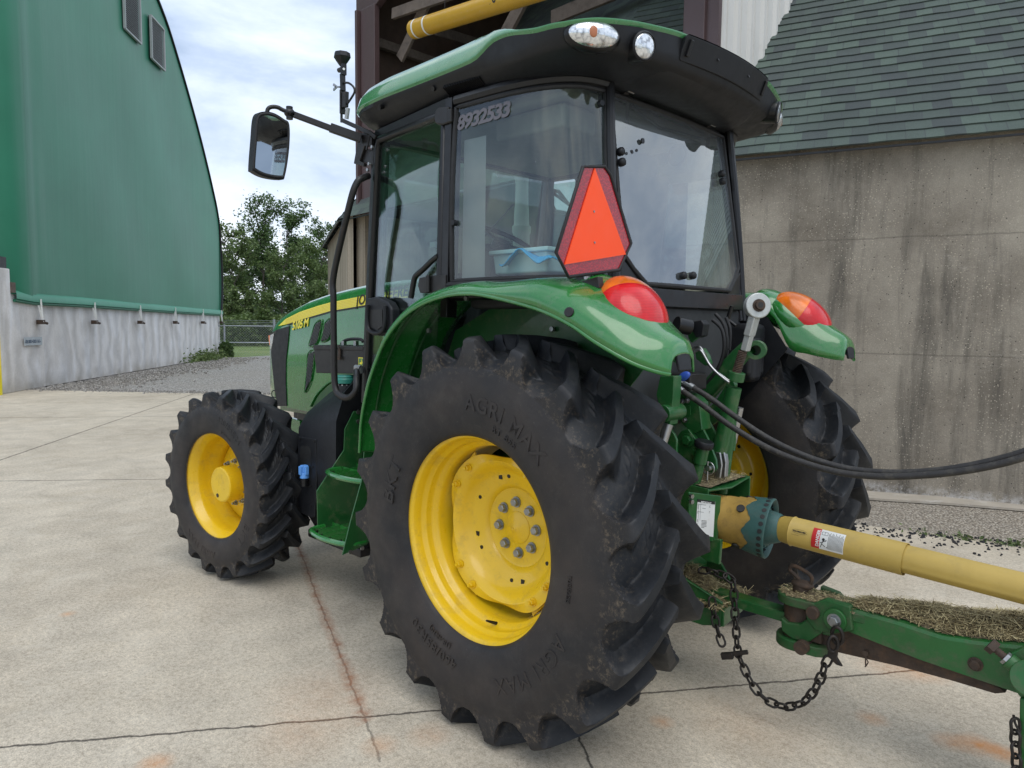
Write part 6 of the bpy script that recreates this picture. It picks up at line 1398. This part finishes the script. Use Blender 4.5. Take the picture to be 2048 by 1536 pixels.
ss=list(np.linspace(-2,.3,20))+list(np.linspace(.45,15.3,90))
def ztop_(s):
    for (x0,z0),(x1,z1) in zip(arc,arc[1:]):
        if (x0-s)*(x1-s)<=0: return lerp(z0,z1,(s-x0)/(x1-x0+1e-9)) if z0>3.4 or z1>3.4 else lerp(z0,z1,(s-x0)/(x1-x0+1e-9))
    return 3.3
def bulge(s,z):
    if s<.9:
        return -.45*max(0,min(1,(-.30-s)/.5))**1.5+.09*math.exp(-((s-.0)/.25)**2)+.022*math.sin(s*26)*math.exp(-((s-.25)/.3)**2)
    return .02*math.sin(z*.9+s)
rows=[]
for s in ss:
    zt_=ztop_(s); z0=1.98 if s>-.62 else 2.72
    rows.append([W_(s,lerp(z0,zt_,k/26),bulge(s,lerp(z0,zt_,k/26))+.02) for k in range(27)])
mb.grid(rows); mb.build('gable_fabric',FG,FB,60)
# arch cover: edge roll and the long side behind
mb=MB(); back=-n_*30
top_=[W_(x,z,.05) for x,z in arc]; mb.grid([top_,[p+n_*-.0+ (p-W_(3,2,0)).normalized()*.16 - n_*.12 for p in top_],[p+(p-W_(3,2,0)).normalized()*.18-n_*.5 for p in top_],[p+back+(p-W_(3,2,0)).normalized()*.18 for p in top_]]); mb.build('arch_cover',FGD,FB,60)
mb=MB(); mb.tube([W_(x,z,.06) for x,z in arc[:-3]],.045,8); mb.build('arch_lacing',BK2,FB,60)
# seams
mb=MB()
for s in (2.9,5.0,7.1,9.3,11.5,13.6): mb.tube([W_(s,z,bulge(s,z)+.012) for z in np.linspace(2.1,ztop_(s)-.3,12)],.007,6)
mb.build('fabric_seam',FG,FB,60)
hem=[W_(s,z,.07) for s,z in ((-.60,2.05),(.16,2.0),(2.6,2.0),(6.2,1.96),(10.,1.93),(15.4,1.90))]
mb=MB(); mb.grid([[p+V(0,0,.14)-n_*.05 for p in hem],[p+V(0,0,.07)+n_*.05 for p in hem],[p-V(0,0,.05)+n_*.05 for p in hem],[p-V(0,0,.08)-n_*.02 for p in hem]]); mb.build('hem_sleeve',fabm('hem_fabric',(.04,.25,.15)),FB,60)
mb=MB(); mb.tube([p-V(0,0,.09) for p in hem],.035,8); mb.build('hem_pipe',FGD,FB,60)
def cwm():
    m,nt,b=newmat('scoured_concrete'); v=coords(nt); vs=coords(nt,scale=(1.,1.,.35)); c=ramp(nt,noise_tex(nt,vs,1.6,6,.6,1.4),[(.3,(.64,.61,.58)),(.5,(.73,.71,.69)),(.62,(.79,.78,.78)),(.75,(.85,.86,.88))]); w=N(nt,'ShaderNodeTexWave',wave_type='BANDS',bands_direction='X'); w.inputs['Scale'].default_value=.62; w.inputs['Distortion'].default_value=7; w.inputs['Detail'].default_value=5; w.inputs['Detail Scale'].default_value=1.6; nt.links.new(v,w.inputs['Vector']); c=mix(nt,.55,c,ramp(nt,w.outputs['Fac'],[(0.,.72),(.5,.95),(1.,1.15)]),'MULTIPLY'); c=mix(nt,.4,c,ramp(nt,noise_tex(nt,v,25,6,.8),[(.3,.7),(.7,1.15)]),'MULTIPLY')
    sp=N(nt,'ShaderNodeSeparateXYZ'); nt.links.new(v,sp.inputs[0]); f=math_(nt,'MULTIPLY',ramp(nt,sp.outputs[2],[(0.,.55),(.35,0.)]),ramp(nt,noise_tex(nt,v,2,5),[(.35,0.),(.6,1.)])); c=mix(nt,f,c,(.27,.235,.17))
    nt.links.new(c,b.inputs['Base Color']); b.inputs['Roughness'].default_value=.8; bump(nt,b,w.outputs['Fac'],.25,.02); return m
CW2=cwm()
mb=MB(); mb.prism([W_(.62,0),W_(15.3,0),W_(15.3,2.1),W_(.62,2.1)],-n_*.4); mb.prism([W_(-.74,0,.04),W_(.60,0,.04),W_(.60,2.1,.04),W_(-.74,2.1,.04)],-n_*.5); mb.prism([W_(-2.6,0,.07),W_(-.72,0,.07),W_(-.72,2.62,.07),W_(-2.6,2.62,.07)],-n_*.6); mb.build('base_wall',CW2,FB,0,bev=.015)
mb=MB(); mb.prism([W_(-1.4,2.62,.03),W_(-.76,2.62,.03),W_(-.76,2.86,.03),W_(-1.4,2.86,.03)],-n_*.3); mb.build('beam_seat',BKM,FB,0); 
mb=MB(); mb.prism([W_(-.72,2.12,.10),W_(-.58,2.12,.10),W_(-.58,2.34,.10),W_(-.72,2.34,.10)],-n_*.1); mb.build('timber_block',WD,FB,0)
for s0,s1,z0,z1 in((5.75,6.95,10.06,11.6),(7.84,9.0,9.95,11.28)):
    fr=MB(); 
    for p,q in(((s0,z0),(s1,z0)),((s1,z0),(s1,z1)),((s1,z1),(s0,z1)),((s0,z1),(s0,z0))): fr.bar(W_(*p,.10),W_(*q,.10),.05,.07,up=n_)
    vo_=fr.build('vent_frame',LTG,FB,0)
    ml=MB()
    for k in range(26): z=lerp(z0+.03,z1-.03,k/25); ml.prism([W_(s0+.03,z,.06),W_(s1-.03,z,.06),W_(s1-.03,z-.035,.10),W_(s0+.03,z-.035,.10)],V(0,0,.012))
    ml.build('louvre',LTG,vo_,0); ml=MB(); ml.prism([W_(s0,z0,.045),W_(s1,z0,.045),W_(s1,z1,.045),W_(s0,z1,.045)],-n_*.01); ml.build('vent_backing',INK,vo_,0)
for s in(.34,3.05,6.15,9.3,12.5,15.1):
    mb=MB(); mb.box(W_(s,1.50,.12),(.13,.13,.10),Matrix.Rotation(-.67,3,'Z')); mb.cyl(W_(s,1.50,.15),W_(s+.16,1.47,.18),.03,n=8); br_=mb.build('ratchet_bracket',RST,FB,0)
    mb=MB(); mb.bar(W_(s-.03,1.88,.10),W_(s+.0,1.50,.17),.012,.035,up=n_); mb.bar(W_(s+.02,2.02,.13),W_(s-.01,1.50,.17),.012,.035,up=n_); mb.build('white_strap',WHT,br_,0)
mb=MB(); mb.prism([W_(-.30,.98,.075),W_(.44,.98,.075),W_(.44,1.16,.075),W_(-.30,1.16,.075)],n_*.008); sgn=mb.build('number_plate',paint('plate_grey',(.45,.50,.53),.5),FB,0)
mb=MB(); rt=t_; text_on(mb,'-08 083 4303 161-',.105,W_(-.29,1.032,.086),rt,(0,0,1),0,spacing=.86,bold=.002); mb.build('plate_number',paint('plate_ink',(.03,.07,.14),.5),sgn,0)
# bollard and stacked tyres at the left edge
bo=at(-1,785,z=0); bp=V(bo.x-1.2,bo.y+.25,0)
bp=at(-5,790,z=0); bp=V(bp.x,bp.y,0)
mb=MB(); mb.lathe([(0,.09),(1.25,.09),(1.30,.07),(1.32,0)],bp,(0,0,1),28); o=mb.build('bollard',YST,None,40); tag(o,'yellow steel bollard standing at the left edge before the storage hall','bollard')
tpx=at(9,778,z=0); tpos=at(9,781,z=0)
for k in range(5):
    mb=MB(); mb.lathe([(-.045,.13),(-.052,.16),(-.04,.19),(0,.20),(.04,.19),(.052,.16),(.045,.13),(.0,.125),(-.045,.13)],tpos+V(.1,-.1,.055+k*.108),(0,0,1),40); o=mb.build('old_tyre',RUB,None,50); tag(o,['bottom','second from the bottom','middle','second from the top','topmost'][k]+' old black tyre of the stack by the storage hall','tyre',group='old tyres stacked by the storage hall')
# ================================================================ FENCE
GALV=paint('galvanised_steel',(.42,.45,.48),.45,.6)
FE=thing('chain_link_fence','chain link fence with galvanised rails between the storage hall and the woods','fence',(28,-11,0))
f0,f1=V(28.7,-10.7,0),V(27.6,-12.4,0); fd=(f1-f0).normalized()
for s in(1.0,3.05,5.1,7.15,9.2,11.25,13.3,15.35):
    mb=MB(); p=f0+fd*(s-.95); mb.cyl(p,p+V(0,0,1.66 if abs(s-3.05)<.1 else 1.42),.036 if abs(s-3.05)>.1 else .05,n=12); mb.build('fence_post',GALV,FE,40)
for z in(.64,1.36):
    mb=MB(); mb.cyl(f0-fd*.4+V(0,0,z),f0+fd*15+V(0,0,z),.024,n=10); mb.build('rail',GALV,FE,40)
def meshm():
    m,nt,b=newmat('chain_link_mesh'); out=nt.nodes['Material Output']; v=coords(nt); 
    sp=N(nt,'ShaderNodeSeparateXYZ'); nt.links.new(v,sp.inputs[0]); s=math_(nt,'ADD',math_(nt,'MULTIPLY',sp.outputs[0],fd.x),math_(nt,'MULTIPLY',sp.outputs[1],fd.y))
    f=None
    for sg in(1,-1):
        w=math_(nt,'PINGPONG',math_(nt,'MULTIPLY',math_(nt,'ADD',s,math_(nt,'MULTIPLY',sp.outputs[2],sg)),9.),.5); g=math_(nt,'LESS_THAN',w,.045); f=g if f is None else math_(nt,'MAXIMUM',f,g)
    tr=N(nt,'ShaderNodeBsdfTransparent'); mx=N(nt,'ShaderNodeMixShader'); nt.links.new(f,mx.inputs[0]); nt.links.new(tr.outputs[0],mx.inputs[1]); nt.links.new(b.outputs[0],mx.inputs[2]); nt.links.new(mx.outputs[0],out.inputs[0]); b.inputs['Base Color'].default_value=(.35,.38,.4,1); b.inputs['Metallic'].default_value=.5; return m
mb=MB(); mb.add([f0-fd*.4+V(0,0,.05),f0+fd*15+V(0,0,.05),f0+fd*15+V(0,0,1.40),f0-fd*.4+V(0,0,1.40)],[(0,1,2,3)]); mb.build('wire_mesh',meshm(),FE,0)
mb=MB()
for z in(1.45,1.52,1.60): mb.tube([f0-fd*.4+V(0,0,z),f0+fd*15+V(0,0,z)],.004,4)
mb.build('barbed_wire',GALV,FE,0)
# ================================================================ PLANTS
def leafm(name,c0,c1,c2):
    m,nt,b=newmat(name); gi=N(nt,'ShaderNodeNewGeometry'); v=coords(nt); c=ramp(nt,gi.outputs['Random Per Island'],[(0.,c0),(.5,c1),(1.,c2)]); c=mix(nt,.6,c,ramp(nt,noise_tex(nt,v,.45,5,.6),[(.3,.55),(.7,1.25)]),'MULTIPLY')
    nt.links.new(c,b.inputs['Base Color']); b.inputs['Roughness'].default_value=.6
    tl_=N(nt,'ShaderNodeBsdfTranslucent'); nt.links.new(c,tl_.inputs[0]); mx=N(nt,'ShaderNodeMixShader'); mx.inputs[0].default_value=.30; nt.links.new(b.outputs[0],mx.inputs[1]); nt.links.new(tl_.outputs[0],mx.inputs[2]); nt.links.new(mx.outputs[0],nt.nodes['Material Output'].inputs[0]); return m
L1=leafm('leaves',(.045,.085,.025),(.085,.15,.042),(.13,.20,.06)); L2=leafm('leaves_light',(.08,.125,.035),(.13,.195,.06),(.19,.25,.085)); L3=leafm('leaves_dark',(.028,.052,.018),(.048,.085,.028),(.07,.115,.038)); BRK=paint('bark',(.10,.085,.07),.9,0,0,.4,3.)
def add_leaf(vs,fs,p,s,R):
    a=Vector((R.gauss(0,1),R.gauss(0,1),R.gauss(0,.6))).normalized(); b=a.cross(Vector((R.gauss(0,1),R.gauss(0,1),R.gauss(0,1)))).normalized(); n=len(vs); vs+=[p-a*s,p+b*s*.55,p+a*s,p-b*s*.55]; fs.append((n,n+1,n+2,n+3))
def tree_proto(seed,H,spread,mat,base=.28,nl=7000,leaf=.17,light=.0):
    R=random.Random(seed); tr=MB(); tips=[]
    def limb(p,d,L,r,lev):
        pts=[p]; q=p.copy(); dd=d.copy()
        for i in range(5):
            dd=(dd+V(R.gauss(0,.12),R.gauss(0,.12),R.gauss(.05,.08))).normalized(); q=q+dd*(L/5); pts.append(q.copy())
            if lev<2 and i>=(1 if lev else int(5*base)):
                for _ in range(3 if lev==0 else 2):
                    a=R.uniform(0,2*PI); e=R.uniform(.35,1.0); nd=(V(math.cos(a),math.sin(a),0)*e+dd*.75).normalized(); limb(q.copy(),nd,L*(spread if lev==0 else .55)*R.uniform(.6,1.),r*.42,lev+1)
            if lev>=1 and i>=1: tips.append((q.copy(),lev))
        tr.tube(pts,[max(.012,r*(1-.15*k)) for k in range(6)],6,cap=False)
    limb(V(0,0,0),V(0,0,1),H,H*.014,0)
    tips.append((V(0,0,H),1)); vs=[];fs=[]
    per=max(4,nl//len(tips))
    for p,lv in tips:
        c=R.uniform(.35,.85)*(H/13)
        for _ in range(int(per*R.uniform(.4,1.6))):
            u=V(R.gauss(0,1),R.gauss(0,1),R.gauss(0,.7)); u=u*(c*.62); add_leaf(vs,fs,p+u,leaf*R.uniform(.6,1.3),R)
    tm=bpy.data.meshes.new('trunk'); tm.from_pydata([tuple(v) for v in tr.v],[],tr.f); tm.materials.append(BRK); tm.shade_smooth()
    cm=bpy.data.meshes.new('crown'); cm.from_pydata([tuple(v) for v in vs],[],fs); cm.materials.append(mat)
    return tm,cm
def put_tree(proto,x,y,rot,sc,label,group='trees at the edge of the woods',name='tree'):
    t=thing(name,label,'tree',(x,y,-.05),group); t.rotation_euler=(0,0,rot); t.scale=(sc,)*3
    for me,n in zip(proto,('trunk','crown')):
        o=bpy.data.objects.new(n,me); COL.objects.link(o); o.parent=t
    return t
PA=tree_proto(11,10,.30,L1,.36,5200,.13); PB=tree_proto(23,10,.28,L1,.40,4600,.13); PC=tree_proto(37,8,.36,L2,.22,5200,.12); PD=tree_proto(51,8.,.34,L3,.16,5000,.16); PE=tree_proto(77,3.6,.4,L2,.1,3800,.10)
def gp_(px,dist): d=at(px,900,z=0)-Vector(CAM.tolist()); d.z=0; d.normalize(); return Vector(CAM.tolist())+d*dist
TL=[(PA,522,66,0.,.95,'tall open crowned tree, highest of the tree line, left of centre in the gap'),(PB,607,70,1.,.98,'tall rounded tree just right of the highest tree'),(PC,468,60,2.,.95,'pale feathery tree beside the corner of the storage hall'),(PB,448,72,3.,.92,'tree partly hidden behind the corner of the storage hall'),
 (PC,575,58,4.,.72,'smaller light green tree below and between the two tallest'),(PA,650,64,2.4,.80,'tree next to the round concrete shed'),(PC,640,56,5.,.78,'light leafy tree in front of the shed end of the woods'),(PB,560,78,2.,.85,'tree half seen in the notch between the two tallest'),(PD,500,74,1.,.82,'dark tree behind the tallest one'),(PD,545,76,4.,.78,'dark tree filling the gap behind the fence'),(PD,600,80,2.,.85,'dark tree behind the rounded tall tree'),(PD,655,78,5.,.8,'dark tree behind the light leafy tree'),(PD,455,66,5.3,.75,'dark tree low beside the storage hall'),
 (PE,470,52,0,.8,'low bushy tree behind the left fence panel'),(PE,510,54,1,.75,'low bushy tree behind the second fence post'),(PE,545,50,2,.7,'low bushy tree left of the tractor nose'),(PE,590,52,3,.85,'low bushy tree above the tractor hood'),(PE,640,53,4,.9,'low bushy tree under the shed eave')]
for k in range(6): TL.append((PD,690+60*k,80,k,.8,'dark tree seen past the far side of the shed, number by place'))
for k in range(6): TL.append((PD,440-35*k,90,k*2.,.8,''))
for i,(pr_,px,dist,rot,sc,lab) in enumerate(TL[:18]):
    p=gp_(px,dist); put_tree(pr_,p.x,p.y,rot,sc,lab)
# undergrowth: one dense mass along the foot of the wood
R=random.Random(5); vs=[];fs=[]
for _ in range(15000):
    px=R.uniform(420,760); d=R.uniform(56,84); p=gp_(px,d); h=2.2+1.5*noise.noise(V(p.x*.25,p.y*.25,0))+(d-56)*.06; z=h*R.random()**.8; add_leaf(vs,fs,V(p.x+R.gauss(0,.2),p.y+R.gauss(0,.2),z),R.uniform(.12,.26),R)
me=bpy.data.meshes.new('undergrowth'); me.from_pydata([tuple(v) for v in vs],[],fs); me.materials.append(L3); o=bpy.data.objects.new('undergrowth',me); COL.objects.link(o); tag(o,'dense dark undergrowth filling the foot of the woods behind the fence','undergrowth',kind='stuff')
vs=[];fs=[]
for _ in range(11000):
    px=R.uniform(420,760); d=R.uniform(49,54); p=gp_(px,d); h=1.9+.7*noise.noise(V(p.x*.6,p.y*.6,0)); z=h*R.random()**.7; add_leaf(vs,fs,V(p.x+R.gauss(0,.2),p.y+R.gauss(0,.2),z),R.uniform(.07,.15),R)
me=bpy.data.meshes.new('brush'); me.from_pydata([tuple(v) for v in vs],[],fs); me.materials.append(L2); o=bpy.data.objects.new('brush',me); COL.objects.link(o); tag(o,'low pale brush along the far edge of the lawn','brush',kind='stuff')
# shrub and weeds at the corner of the hall
def shrub(name,c,r,h,n,leaf,mat,label,cat,seed):
    R=random.Random(seed); vs=[];fs=[]
    for _ in range(n):
        a,q=R.uniform(0,2*PI),math.sqrt(R.random()); z=h*R.random()**.9*(1-.35*q); add_leaf(vs,fs,V(c.x+r*q*math.cos(a),c.y+r*q*math.sin(a),z),leaf*R.uniform(.6,1.3),R)
    me=bpy.data.meshes.new(name); me.from_pydata([tuple(v) for v in vs],[],fs); me.materials.append(mat); o=bpy.data.objects.new(name,me); COL.objects.link(o); return tag(o,label,cat)
shrub('shrub',W_(14.7,0,.40),.30,.80,900,.06,L1,'round green shrub at the far corner of the storage hall','shrub',1)
o=None
R=random.Random(9); vs=[];fs=[]
for _ in range(1000):
    s=R.gauss(12.3,.9); z=abs(R.gauss(0,.18)); p=W_(s,z,abs(R.gauss(.15,.25))+.05); add_leaf(vs,fs,p,R.uniform(.03,.08),R)
me=bpy.data.meshes.new('weeds'); me.from_pydata([tuple(v) for v in vs],[],fs); me.materials.append(L2); o=bpy.data.objects.new('weeds',me); COL.objects.link(o); tag(o,'straggling weeds along the foot of the hall wall','weeds',kind='stuff')
vs=[];fs=[]
for _ in range(170):
    t=R.choice((R.gauss(1.15,.10),R.gauss(.62,.08))) ; t=R.choice((R.gauss(.55,.14),R.gauss(.95,.08))); p=e0.lerp(e1,t); add_leaf(vs,fs,V(p.x+R.gauss(0,.02),p.y+R.gauss(0,.03),abs(R.gauss(0,.02))),R.uniform(.010,.022),R)
me=bpy.data.meshes.new('weeds'); me.from_pydata([tuple(v) for v in vs],[],fs); me.materials.append(L2); o=bpy.data.objects.new('weeds',me); COL.objects.link(o); tag(o,'tiny green weeds sprouting in the joint by the pebbles','weeds',kind='stuff')
# ================================================================ SKY AND LIGHT
w=bpy.data.worlds.new('World'); SC.world=w; w.use_nodes=True; nt=w.node_tree; bg=nt.nodes['Background']
EL,AZ=math.radians(62),math.radians(150)   # azimuth of the sun in the xy plane, from +x
sk=N(nt,'ShaderNodeTexSky',sky_type='NISHITA'); sk.sun_disc=False; sk.sun_elevation=EL; sk.sun_rotation=math.radians(90)-AZ; sk.altitude=200; sk.dust_density=1.5
tc=N(nt,'ShaderNodeTexCoord'); vm=N(nt,'ShaderNodeMapping'); nt.links.new(tc.outputs['Generated'],vm.inputs[0]); vm.inputs['Scale'].default_value=(1,1,2.1); vm.inputs['Location'].default_value=(.35,.1,.0)
n1=noise_tex(nt,vm.outputs[0],2.1,9,.58,.35); n2=noise_tex(nt,vm.outputs[0],4.6,8,.6,.2)
cl=ramp(nt,n1,[(.32,(3.0,3.9,5.4)),(.43,(4.5,5.4,6.9)),(.52,(6.2,7.0,8.2)),(.64,(8.2,8.7,9.2))])
cl=mix(nt,.55,cl,ramp(nt,n2,[(.3,(.80,.84,.90)),(.7,(1.12,1.10,1.07))]),'MULTIPLY')
cover=ramp(nt,n1,[(.22,.82),(.40,1.)])
col=mix(nt,cover,sk.outputs[0],cl); nt.links.new(col,bg.inputs[0]); bg.inputs[1].default_value=.10
sl=bpy.data.lights.new('sun','SUN'); sl.energy=1.1; sl.angle=math.radians(50); sl.color=(1,.96,.90); so=bpy.data.objects.new('sun',sl); COL.objects.link(so)
sdv=V(math.cos(EL)*math.cos(AZ),math.cos(EL)*math.sin(AZ),math.sin(EL)); so.rotation_euler=sdv.to_track_quat('Z','Y').to_euler()
SC.view_settings.view_transform='Standard'; SC.view_settings.look='None'; SC.view_settings.exposure=.60; SC.view_settings.gamma=1
SC.render.engine='CYCLES'; SC.cycles.transparent_max_bounces=16; SC.cycles.max_bounces=8
